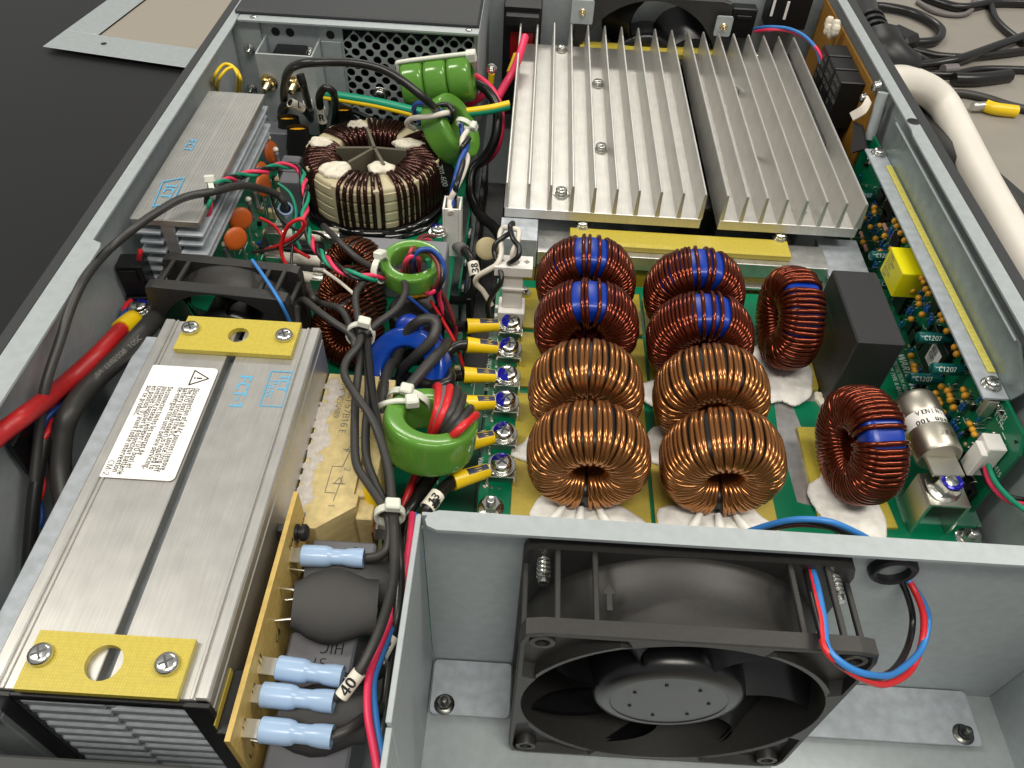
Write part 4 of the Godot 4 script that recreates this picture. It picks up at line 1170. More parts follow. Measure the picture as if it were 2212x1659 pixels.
	for q in [[588, 452, 55], [578, 497, 55], [607, 408, 55], [603, 384, 53]]:
		var p := P(q[0], q[1], q[2])
		part(G().box(p + Vector3(-3.4, -7, -2.6), p + Vector3(3.4, 0, 2.6), 0.8), "relay_block", "cream_part", b)
	# grey film capacitors
	for q in [[Vector3(-164.5, 48.1, -257), Vector3(-110, 80, -240), "wide grey film capacitor between the wound choke and small coils"], [Vector3(-117, 48.1, -239.6), Vector3(-110, 70, -228), "low grey film capacitor beside the foot of the wide one"], [Vector3(-230, 48.1, -347), Vector3(-217.5, 74, -329), "grey film capacitor between the orange discs and wound choke"], [Vector3(-256, 48.1, -389), Vector3(-234, 74, -373), "grey film capacitor behind the orange discs"], [Vector3(-226, 48.1, -327.5), Vector3(-213, 74, -316), "narrow grey film capacitor against the wound choke"]]:
		one(G().box(q[0], q[1], 0.8), "film_capacitor", "cap_grey", q[2], "capacitor", Vector3((q[0].x + q[1].x) / 2, 48.1, (q[0].z + q[1].z) / 2), "grey film capacitors")
	# varistors in black sleeves, orange inside
	for q in [[[628, 330, 22], [622, 252, 82], 10.0, "black sleeved varistor with orange inside beside the ridged heatsink"], [[640, 360, 22], [642, 274, 82], 10.0, "black sleeved varistor with orange inside against the wound choke"], [[745, 290, 22], [738, 234, 80], 10.0, "black sleeved varistor with orange inside behind the wound choke"]]:
		var a := P(q[0][0], q[0][1], q[0][2]); var c := a + Vector3(0, 36, 0)
		var e := P(q[1][0], q[1][1], q[1][2])
		var vt := thing("sleeved_varistor", q[3], "varistor", e + Vector3(0, -34, 0), "black sleeved varistors")
		shrink_disc(e + Vector3(0, -34, 0), e, q[2], 4.0, Vector3(0.12, 0, 1).normalized(), "sleeve", vt)
	var vs := thing("sleeved_varistor", "slanted black varistor sleeve printed in white by the white plug", "varistor", P(972, 415, 52), "black sleeved varistors")
	var va := P(972, 415, 52); var vb := P(948, 332, 84)
	shrink_disc(va, vb, 7.0, 3.0, (Vector3(0.2, 0.3, 1) - (vb - va).normalized() * (vb - va).normalized().dot(Vector3(0.2, 0.3, 1))).normalized(), "sleeve", vs)
	text("701-600", Transform3D(Basis(-(vb - va).normalized(), Vector3(1, 0, 0), Vector3(0, 0.3, 1)).orthonormalized(), P(953, 350, 82) + Vector3(-1, 0, 3.5)), 5.0, "silk", vs)
	# wound choke
	var cc := Vector3(-169, 66, -343)
	var k := thing("wound_choke", "large flat choke of dark wire on a cream ribbed ring, white glue dabs", "choke", Vector3(-169, 48, -343))
	var t := Transform3D(Basis(Vector3.RIGHT, -PI / 2), cc)
	part(core_geo(t, 43.6, 24.5, 33, 8.0, 64), "ring", "choke_body", k)
	for i in 4:
		part(G(Transform3D(Basis.IDENTITY, cc + Vector3(0, -12 + i * 7.4, 0))).lathe([Vector2(43.3, -2.9), Vector2(44.2, -2.6), Vector2(44.2, 2.6), Vector2(43.3, 2.9)], 56), "rib_band", "choke_body", k)
	for i in 10:
		var a := TAU * i / 10.0 + 0.1
		part(G(Transform3D(Basis(Vector3.UP, -a), cc)).box(Vector3(42.5, -16.3, -2.0), Vector3(44.6, 16.3, 2.0), 0.5), "tape", "choke_body", k)
	var angs := []
	# local angles of the winding (0 = +x, -90 degrees = towards the viewer)
	for i in 20: angs.append(deg_to_rad(-60 + 102.0 * i / 19.0))
	for i in 9: angs.append(deg_to_rad(62 + 38.0 * i / 8.0))
	for i in 9: angs.append(deg_to_rad(110 + 38.0 * i / 8.0))
	for i in 12: angs.append(deg_to_rad(166 + 54.0 * i / 11.0))
	for i in 7: angs.append(deg_to_rad(249 + 36.0 * i / 6.0))
	part(winding_geo(t, angs, 45.4, 22.5, 35.5, 1.5, 3.6, 30, 7, 0.03, 71), "winding", "copper_dark", k)
	# board cross in the middle
	var hub := cc + Vector3(2, 9.5, 1)
	for q in [[-0.05, 21.0], [PI + 0.12, 25.0], [PI * 0.5 + 0.35, 25.0], [-PI * 0.5 - 0.62, 23.0], [-PI * 0.5 + 0.45, 21.0]]:
		part(G(Transform3D(Basis(Vector3.UP, q[0]), hub)).box(Vector3(0, -26, -1.0), Vector3(q[1], 11.5, 1.0), 0.2), "divider", "divider_board", k)
	for q in [[693, 308, 8, 6, 3], [772, 270, 7, 5, 7], [882, 310, 11, 5, 2], [725, 366, 10, 9, 5], [823, 362, 9, 6, 8]]:
		part(blob(P(q[0], q[1], 84) + Vector3(0, -1.5, 0), q[2], q[3], 3.4, q[4], 0.12), "glue_dab", "glue_cream", k)
	var tg := G()
	blob(Vector3(-169, 48, -341), 50, 49, 6.0, 5, 0.05, tg)
	part(tg, "tar_base", "tar", k)
	var tp := PackedVector3Array(); var tr := []
	for i in 90:
		var a := TAU * i / 90.0
		var w := sin(a * 7.0) * 0.5 + sin(a * 12.0 + 1.0) * 0.4 + sin(a * 19.0 + 2.0) * 0.3
		tp.append(Vector3(-169 + cos(a) * (46.8 + w), 50.6 + 0.7 * w, -343 - sin(a) * (46.4 + w)))
		tr.append(4.2 + 0.9 * w)
	part(G().tube(tp, tr, 10, false, true), "tar_bead", "tar", k)
	# three small brown coils
	for q in [[Vector3(-163, 69, -241), "rearmost brown coil partly under the black cable", 18.5], [Vector3(-160, 69, -213), "middle brown coil of the three behind the tunnel", 19.8], [Vector3(-158, 69, -189), "brown coil touching the end of the tunnel, cables crossing it", 20.0]]:
		var c: Vector3 = q[0]
		var o := thing("brown_coil", q[1], "coil", c, "brown coils behind the tunnel")
		var tt := Transform3D(Basis(Vector3.UP, -0.35) * Basis(Vector3.RIGHT, -0.35), c)
		var an := []
		for i in 44: an.append(PI / 2 + 0.12 + (TAU - 0.24) * i / 43.0)
		part(core_geo(tt, q[2] - 1.6, 8, 15.5), "core", "core_black", o)
		part(winding_geo(tt, an, q[2] - 1.0, 7.5, 17.0, 0.92, 3.0, 26, 7, 0.05, int(q[2] * 7) + int(c.z)), "winding", "copper_brown", o)
	# glass fuses in clips
	for q in [[[575, 502], [735, 514], 60, 0, "clear fuse in shiny clips beside the wound choke"], [[575, 552], [735, 570], 62, 1, "white banded fuse in shiny clips above the small fan"], [[612, 592], [700, 604], 62, 1, "short white fuse in shiny clips beside the small fan"]]:
		var a := P(q[0][0], q[0][1], q[2]); var e := P(q[1][0], q[1][1], q[2])
		var fz := thing("clip_fuse", q[4], "fuse", (a + e) / 2 - Vector3(0, 6, 0), "fuses in clips")
		var L := a.distance_to(e)
		part(G(frame(a, e - a)).lathe([Vector2(0, 0), Vector2(3.4, 0), Vector2(3.7, 0.6), Vector2(3.7, L * 0.24), Vector2(3.4, L * 0.25)], 18), "cap", "tin", fz)
		part(G(frame(a, e - a)).lathe([Vector2(3.4, L * 0.24), Vector2(3.4, L * 0.76)], 18), "barrel", "ceramic", fz)
		part(G(frame(a, e - a)).lathe([Vector2(3.4, L * 0.75), Vector2(3.7, L * 0.76), Vector2(3.7, L - 0.6), Vector2(3.4, L), Vector2(0, L)], 18), "cap", "tin", fz)
		for w in [0.12, 0.88]:
			var c := a.lerp(e, w)
			part(G(Transform3D(Basis.IDENTITY, c)).box(Vector3(-4.2, -8, -4.6), Vector3(4.2, 3.0, -3.9), 0.2).box(Vector3(-4.2, -8, 3.9), Vector3(4.2, 3.0, 4.6), 0.2).box(Vector3(-4.2, 3.0, -5.9), Vector3(4.2, 3.6, -4.0), 0.2), "clip", "tin", fz)
		part(G().box(Vector3(a.x - 4, 48.1, a.z - 6), Vector3(e.x + 4, q[2] - 6.0, maxf(a.z, e.z) + 6), 0.6), "holder", "potting_box", fz)
	# black round capacitor and yellow disc capacitor
	var rc := thing("black_capacitor", "round black sleeved capacitor below the small green ring", "capacitor", P(895, 662, 48))
	var r0 := P(898, 664, 78)
	part(G(Transform3D(Basis.IDENTITY, r0)).lathe([Vector2(15, -28), Vector2(15, -2), Vector2(14, -0.5), Vector2(13, 0), Vector2(0, 0)], 28, 50), "can", "black_plastic", rc)
	part(blob(P(893, 636, 78.2), 8, 3, 1.5, 3), "amber_patch", "orange_bright", rc)
	var bd := thing("blue_disc", "small glossy blue disc capacitor behind the blue ring", "capacitor", P(880, 735, 40))
	disc(P(884, 708, 76), Vector3(0.1, 0.6, 0.75).normalized(), 7.5, 3.0, "core_blue", "body", bd)
	var yd := thing("cream_disc", "flat cream disc capacitor on one lead beside the white wire", "capacitor", P(1055, 560, 20))
	disc(P(1052, 537, 45), Vector3(0.1, 0.65, 0.7).normalized(), 7.5, 1.5, "cream_part", "body", yd, 22.0)
	# white plug with thick leads
	var wp := thing("white_plug", "narrow white plug beside the wound choke with thick leads", "connector", Vector3(-111, 48, -290))
	var w0 := Vector3(-111, 48, -290)
	part(G(Transform3D(Basis.IDENTITY, w0)).box(Vector3(-5.5, 0, -7), Vector3(-4.3, 36, 7), 0.2).box(Vector3(4.3, 0, -7), Vector3(5.5, 36, 7), 0.2).box(Vector3(-4.2, 0, -7), Vector3(4.2, 36, -5.8), 0.2).box(Vector3(-4.2, 0, 5.8), Vector3(4.2, 36, 7), 0.2).box(Vector3(-4.2, 0, -5.7), Vector3(4.2, 26, 5.7), 0.2), "housing", "nylon", wp)
	screw(P(947, 502, 66), Vector3.UP, 4.6, b, "screw", true, "blue_ink", 1.0)
	var bolt := P(934, 742, 52)
	nut(bolt, Vector3.UP, 4.5, b, 4.0)
func build_vent() -> void:
	var o := thing("vent_box", "grey perforated vent wall with painted box lid behind it", "panel", Vector3(-187, 0, -480))
	var g := G(Transform3D(Basis.IDENTITY, Vector3(0, 0, -425)))
	# tiles of a lattice turned by 45 degrees, each with its round hole
	for i in range(-20, 20):
		for j in range(-20, 20):
			var c := Vector2(-152.0, 90.0) + Vector2((i - j) * 4.95, (i + j) * 4.95)
			if c.x < -199 or c.x > -109 or c.y < 57 or c.y > 124.5: continue
			g.xf = Transform3D(Basis(Vector3.BACK, PI / 4), Vector3(c.x, c.y, -425))
			g.holed(-3.5, -3.5, 3.5, 3.5, Vector2.ZERO, 2.95, 1.2, 16)
	g.xf = Transform3D.IDENTITY
	g.box(Vector3(-279, 12, -426.4), Vector3(-199.5, 129, -425.2), 0.05).box(Vector3(-199.4, 12, -426.4), Vector3(-106, 56, -425.2), 0.05).box(Vector3(-108.5, 56.1, -426.4), Vector3(-106, 129, -425.2), 0.05).box(Vector3(-199.4, 125.5, -426.4), Vector3(-108.6, 129, -425.2), 0.05)
	part(g, "perforated_wall", "zinc", o)
	for q in [Vector3(-246, 121, -425.1), Vector3(-236, 121, -425.1), Vector3(-208, 121, -425.1)]:
		part(G(frame(q, Vector3.BACK)).lathe([Vector2(3.0, 0), Vector2(2.9, 0.15), Vector2(0, 0.15)], 16), "hole", "black_plastic", o)
	part(G(Transform3D(FLAT, Vector3(-187, 129.4, -423))).prism(rrect(164, 8.4, 1.2), 1.2), "flange", "zinc", o)
	for x in [-259.0, -112.0]: part(G(Transform3D(Basis.IDENTITY, Vector3(x, 130.6, -423.5))).lathe([Vector2(2.4, 0), Vector2(2.3, 0.5), Vector2(1.4, 0.9), Vector2(0, 1.0)], 14, 50), "rivet", "screw", o)
	part(G().box(Vector3(-273, 128, -640), Vector3(-105.5, 133.5, -428), 1.2), "lid", "case_paint", o)
	part(G().box(Vector3(-106.5, 0.2, -556), Vector3(-105, 127.9, -424), 0.3), "side", "zinc", o)
	part(G().box(Vector3(-272, 60, -553), Vector3(-107, 62, -428), 0.3), "inner_floor", "case_paint", o)
	# corner flange of the case with screws
	part(G().box(Vector3(-275, 20, -424.8), Vector3(-256, 128.8, -422.8), 0.2), "corner_flange", "zinc", o)
	for q in [[539, 106], [544, 192], [670, 113], [1062, 148]]: nut(PZ(q[0], q[1], -422), Vector3.BACK, 2.6, o, 2.0)
	# U shaped bracket
	var u := thing("u_bracket", "bent U shaped sheet bracket with two bolts on the vent wall", "bracket", Vector3(-233, 92, -410))
	part(G().box(Vector3(-253.5, 60, -398), Vector3(-215, 118.5, -396.8), 0.2).box(Vector3(-253.5, 92, -424.5), Vector3(-252.3, 118.5, -398.1), 0.2).box(Vector3(-216.2, 66, -424.5), Vector3(-215, 118.5, -398.1), 0.2).box(Vector3(-214.9, 80, -424.6), Vector3(-201, 117, -423.4), 0.2), "bent_sheet", "zinc", u)
	nut(PZ(581, 178, -396.7), Vector3.BACK, 4.2, u, 8.0, "brass")
	nut(PZ(637, 180, -396.7), Vector3.BACK, 4.2, u, 8.0, "brass")
	part(G().box(Vector3(-246, 88, -423), Vector3(-224, 114, -402), 1.0), "black_socket", "black_plastic", u)
	screw(PZ(822, 203, -424.8), Vector3.BACK, 4.2, o, "screw")
func sleeve(a: Vector3, b: Vector3, called: String, label: String) -> Node3D:
	var o := thing(called, label, "terminal", a, "blue insulated spade terminals")
	var d := (b - a).normalized()
	var L := a.distance_to(b)
	part(G(frame(a, d)).lathe([Vector2(3.9, 0), Vector2(4.3, 0.4), Vector2(4.3, L * 0.38), Vector2(3.9, L * 0.46), Vector2(3.2, L * 0.5), Vector2(3.2, L * 0.68), Vector2(3.6, L * 0.74), Vector2(3.9, L * 0.86), Vector2(3.9, L), Vector2(3.0, L)], 22, 40), "sleeve", "sleeve_blue", o)
	var t := frame(a, d, Vector3.RIGHT)
	part(G(Transform3D(Basis(d.cross(Vector3.UP).normalized(), d, Vector3.UP).orthonormalized(), a)).box(Vector3(-3.2, -8, -0.5), Vector3(3.2, 1.5, 0.5), 0.15), "blade", "tin", o)
	return o
func build_filter_board() -> void:
	# upright tan board
	var o := thing("filter_board", "upright tan circuit board beside the aluminium tunnel", "circuit board", Vector3(-150, 30, -12))
	var x := -151.0
	var g := G(Transform3D(Basis(Vector3(0, 0, 1), Vector3(0, 1, 0), Vector3(-1, 0, 0)), Vector3(x, 0, 0)))
	g.prism(PackedVector2Array([Vector2(-63, 101), Vector2(-63, 84), Vector2(-57, 70), Vector2(-57, 20), Vector2(33, 20), Vector2(33, 101)]), 1.8)
	var bd := part(g, "board", "pcb_tan", o)
	var pr := Basis(Vector3(0, 0, -1), Vector3(0, 1, 0), Vector3(1, 0, 0))
	for q in [["J1", 4, 92, 5.0], ["J2", 14, 90, 5.0], ["J3", 26, 90, 5.0], ["C4", -10, 78, 5.0], ["RV2", 0, 60, 6.0], ["N4", -42, 92, 4.0], ["704-0017-B", -48, 84, 3.0], ["L N", 30, 74, 5.0]]:
		text(q[0], Transform3D(pr, Vector3(x + 0.15, q[2], q[1])), q[3], "black_print", bd)
	# stand-off with black screw
	var sp := P(612, 1131, 96)
	var hx := PackedVector2Array()
	for i in 6: hx.append(Vector2(cos(TAU * i / 6.0), sin(TAU * i / 6.0)) * 3.4)
	part(G(facing(Vector3(-157.5, 90, -51), Vector3.RIGHT)).prism(hx, 6.4), "standoff", "screw_dark", o)
	part(G(frame(Vector3(x + 0.1, 90, -51), Vector3.RIGHT)).lathe([Vector2(3.4, 0), Vector2(3.4, 1.2), Vector2(2.6, 1.4), Vector2(2.6, 2.2), Vector2(3.5, 2.4), Vector2(3.5, 4.0), Vector2(2.6, 4.9), Vector2(0, 5.0)], 20, 40), "black_screw", "black_plastic", o)
	# grey boxes
	for q in [[Vector3(-148, 40, -58), Vector3(-121, 74, -36), "grey box capacitor beside the cream module"], [Vector3(-148, 40, -18), Vector3(-122, 72, 4), "large grey box capacitor in the middle of the tan board"], [Vector3(-148, 30, 10), Vector3(-118, 66, 44), "shaded grey box capacitor below the three blue terminals"]]:
		var c := thing("box_capacitor", q[2], "capacitor", Vector3((q[0].x + q[1].x) / 2, q[0].y, (q[0].z + q[1].z) / 2), "grey box capacitors on the tan board")
		part(G().box(q[0], q[1], 1.0), "body", "cap_grey", c)
		text("HJC 2.2", Transform3D(Basis(Vector3(1, 0, 0), Vector3(0, 1, 0), Vector3(0, 0, 1)), Vector3(q[0].x + 7, q[1].y - 9, q[1].z + 0.1)), 5.0, "black_print", c)
		text("MKP 310V", Transform3D(Basis(Vector3(1, 0, 0), Vector3(0, 1, 0), Vector3(0, 0, 1)), Vector3(q[0].x + 7, q[1].y - 15, q[1].z + 0.1)), 4.0, "black_print", c)
		var yp := Basis(Vector3(-1, 0, 0), Vector3(0, 0, 1), Vector3(0, 1, 0))
		text("HJC", Transform3D(yp, Vector3(q[1].x - 4, q[1].y + 0.1, q[0].z + 6)), 6.0, "black_print", c)
		text("31", Transform3D(yp, Vector3(q[1].x - 10, q[1].y + 0.1, q[0].z + 12)), 5.0, "black_print", c)
	# discs in black shrink sleeve, lying
	for q in [[[632, 1306, 88], [815, 1312, 84], 14.0, 2.4, "black shrink sleeved disc over the large grey capacitor"], [[655, 1262, 82], [838, 1262, 78], 12.5, 2.4, "black shrink sleeved disc tucked behind its twin"], [[600, 1560, 80], [790, 1550, 78], 12.0, 2.4, "black shrink sleeved disc under the lowest blue terminals"]]:
		var a := P(q[0][0], q[0][1], q[0][2]); var b := P(q[1][0], q[1][1], q[1][2])
		var d := (b - a).normalized()
		var v := thing("shrink_sleeved_disc", q[4], "varistor", a, "black sleeved discs on the tan board")
		var nn := Vector3(0.0, 1.0, 0.45)
		nn = (nn - d * nn.dot(d)).normalized()
		shrink_disc(a, b, q[2], q[3], nn, "sleeve", v, false)
		for s: float in [-1.0, 1.0]:
			part(G().tube(PackedVector3Array([a + d * 2 + nn.cross(d) * s * 5, a - d * 6 + nn.cross(d) * s * 6, Vector3(x - 4, a.y - 1, (a + nn.cross(d) * s * 6).z)]), 0.6, 6), "lead", "tin", v)
	sleeve(P(652, 1200, 88), P(786, 1206, 88), "blue_terminal", "blue insulated spade terminal beside the hexagon stand-off")
	sleeve(P(600, 1442, 90), P(740, 1462, 90), "blue_terminal", "blue insulated spade terminal with cable tagged 40, upper of the pair")
	sleeve(P(566, 1500, 90), P(722, 1516, 90), "blue_terminal", "blue insulated spade terminal right below the upper of the pair")
	sleeve(P(563, 1576, 90), P(718, 1592, 90), "blue_terminal", "blue insulated spade terminal over the lowest black disc")
	# black clamp behind the board at its front end
	var ck := thing("black_clamp", "black plastic clamp block between the tunnel and the tan board", "clamp", P(495, 1460, 70))
	part(G().box(Vector3(-157.5, 40, 8), Vector3(-153.0, 97, 30), 0.6), "block", "black_plastic", ck)
	part(G().box(Vector3(-157.9, 60, 9), Vector3(-157.55, 100, 28), 0.1), "liner", "fr4", ck)
	# cream module
	var m := thing("cream_module", "cream power module with grey print against the aluminium tunnel", "module", Vector3(-142, 40, -100))
	part(G(Transform3D(FLAT, Vector3(0, 40, 0))).prism(PackedVector2Array([Vector2(-157.3, 145), Vector2(-133, 145), Vector2(-133, 76), Vector2(-131.0, 76), Vector2(-131.0, 70), Vector2(-141, 62), Vector2(-146, 58), Vector2(-157.3, 58)]), 42), "upper_body", "cream_module", m)
	part(G().box(Vector3(-132.9, 40, -145), Vector3(-125, 80.5, -76.2), 0.4), "shoulder", "cream_module", m)
	part(G().box(Vector3(-130.9, 40, -76.1), Vector3(-124.0, 78.5, -66.0), 0.4), "end_block", "cream_module", m)
	var inv := Basis(Vector3(0, 0, 1), Vector3(1, 0, 0), Vector3(0, 1, 0))
	text("SKKT 57B16 E", Transform3D(inv, Vector3(-144.5, 82.1, -138)), 4.2, "grey_print", m, "lettering", false, 29)
	text("DC0880030889", Transform3D(inv, Vector3(-149.0, 82.1, -144)), 3.6, "grey_print", m, "lettering", false, 26)
	text("ACR 01", Transform3D(inv, Vector3(-137.5, 82.1, -134)), 4.0, "grey_print", m)
	var dg := G()
	for q in [[-137.5, -104, -139, -98], [-139, -98, -140.5, -90], [-140.5, -90, -145, -90], [-145, -90, -145.5, -76], [-145.5, -76, -141, -76], [-139.5, -85, -141, -72], [-142, -99.5, -136.5, -99.5], [-143.2, -81, -137.5, -81]]:
		dg.tube(PackedVector3Array([Vector3(q[0], 82.1, q[1]), Vector3(q[2], 82.1, q[3])]), 0.18, 5)
	for q in [[-138.6, -98.6], [-140.6, -80.8]]:
		var e := [Vector3(q[0] - 2, 82.1, q[1]), Vector3(q[0] + 2, 82.1, q[1]), Vector3(q[0], 82.1, q[1] - 3.4)]
		for i in 3: dg.tube(PackedVector3Array([e[i], e[(i + 1) % 3]]), 0.18, 5)
	part(dg, "circuit_print", "grey_print", m)
	text("3", Transform3D(inv, Vector3(-136.5, 82.1, -108)), 3.6, "grey_print", m)
	text("2", Transform3D(inv, Vector3(-138.2, 82.1, -89.5)), 3.6, "grey_print", m)
	text("1", Transform3D(inv, Vector3(-141.5, 82.1, -70.5)), 3.6, "grey_print", m)
	# dried white heat paste along the tunnel
	var rg := RandomNumberGenerator.new(); rg.seed = 5
	for i in 16:
		part(blob(Vector3(-154.6 + rg.randf_range(-1.2, 1.8), 81.9, -138 + i * 5.0), rg.randf_range(2.0, 4.2), rg.randf_range(3, 6), 0.5, i, 0.35), "heat_paste", "paste", m)
	nut(Vector3(-123.7, 66, -69), Vector3.RIGHT, 5.0, m, 5.0)
	part(G().box(Vector3(-123.9, 60, -80), Vector3(-122.8, 75, -62), 0.2), "copper_bar", "copper", m)
	var yl := thing("yellow_lug", "yellow insulated lug at the end of the cream module", "lug", P(808, 1070, 70))
	part(wire_geo([[803, 1040, 84], [806, 1066, 80], [810, 1092, 74]], 4.0, 12), "barrel", "lug_yellow", yl)
func ring_ferrite(called: String, c: Vector3, axis: Vector3, ro: float, ri: float, th: float, m: String, label: String) -> Node3D:
	var o := thing(called, label, "ferrite ring", c)
	part(core_geo(facing(c, axis, Vector3(0.2, 0.3, 1) if absf(axis.normalized().y) > 0.9 else Vector3.UP), ro, ri, th, 5.0, 56), "ring", m, o)
	return o
func twist(called: String, pts: Array, mats: Array, r: float, pitch: float, labels: Array, group: String) -> void:
	var s := spline(pts, 10)
	var nx := Vector3.UP
	var len := 0.0
	var offs := []
	for k in mats.size(): offs.append(PackedVector3Array())
	for i in s.size():
		var t := (s[mini(i + 1, s.size() - 1)] - s[maxi(i - 1, 0)]).normalized()
		nx = (nx - t * nx.dot(t)).normalized()
		var ny := t.cross(nx)
		if i > 0: len += s[i].distance_to(s[i - 1])
		for k in mats.size():
			var a := TAU * (len / pitch + float(k) / mats.size())
			offs[k].append(s[i] + (nx * cos(a) + ny * sin(a)) * r * (1.16 if mats.size() == 3 else 1.02))
	for k in mats.size():
		var o := thing(called, labels[k], "wire", s[0], group)
		part(G().tube(offs[k], r, 7), "insulation", mats[k], o)
func tag(s: String, at: Vector3, dir: Vector3, r: float, parent: Node3D, L := 8.0, face := Vector3(0, 0.8, 0.6), size := 0.0, turn := false) -> void:
	dir = dir.normalized()
	var p := part(G(frame(at - dir * L * 0.5, dir)).lathe([Vector2(r, 0), Vector2(r + 0.5, 0), Vector2(r + 0.5, L), Vector2(r, L)], 18), "number_tag", "tag_white", parent)
	if s:
		face = (face - dir * face.dot(dir)).normalized()
		var sz := size if size > 0.0 else r * 1.7
		var bs := Basis(dir, face.cross(dir), face) if not turn else Basis(-face.cross(dir), dir, face)
		text(s, Transform3D(bs.orthonormalized(), at + face * (r + 0.75) - bs.x * sz * 0.32 * s.length()), sz, "black_print", p, "lettering", true)
func lug_cable(i: int, a: Vector3, b: Vector3, tail: Array, word: String) -> Node3D:
	# a: the terminal, b: the barrel's far end
	var pts := [b]
	pts.append_array(tail)
	var o := thing("lug_cable", "black cable with yellow lug on screw terminal %s from the white connector" % word, "cable", a, "cables with yellow lugs")
	var d := (b - a).normalized()
	var L := a.distance_to(b)
	part(G(frame(a + d * L * 0.28, d)).lathe([Vector2(2.6, 0), Vector2(3.4, 0.1), Vector2(3.8, L * 0.2), Vector2(4.1, L * 0.45), Vector2(4.5, L * 0.72), Vector2(3.2, L * 0.72)], 18, 40), "lug_barrel", "lug_yellow", o)
	part(G(Transform3D(Basis(d.cross(Vector3.UP).normalized(), d, Vector3.UP).orthonormalized(), a)).box(Vector3(-4.5, -5.0, -0.5), Vector3(4.5, L * 0.2, 0.5), 0.2).box(Vector3(-2.4, L * 0.2, -1.2), Vector3(2.4, L * 0.3, 1.2), 0.4), "tongue", "tin", o)
	# ink stripe on the upper side of the barrel
	var g := G(Transform3D(Basis(d.cross(Vector3.UP).normalized(), d, Vector3.UP).orthonormalized(), a + d * L * 0.3))
	for k in 6:
		for w in 6:
			var a0 := -0.45 + 0.9 * w / 6.0; var a1 := -0.45 + 0.9 * (w + 1) / 6.0
			var y0 := L * 0.42 * k / 6.0; var y1 := L * 0.42 * (k + 1) / 6.0
			var r0 := 3.46 + 0.62 * k / 6.0 + 0.05; var r1 := 3.46 + 0.62 * (k + 1) / 6.0 + 0.05
			g.quad(Vector3(sin(a0) * r0, y0, cos(a0) * r0), Vector3(sin(a1) * r0, y0, cos(a1) * r0), Vector3(sin(a1) * r1, y1, cos(a1) * r1), Vector3(sin(a0) * r1, y1, cos(a0) * r1), Vector3(sin((a0 + a1) / 2), 0, cos((a0 + a1) / 2)))
	part(g, "ink_stripe", "navy_ink", o)
	part(wire_geo(pts, 3.0, 12), "insulation", "cable_black", o)
	return o
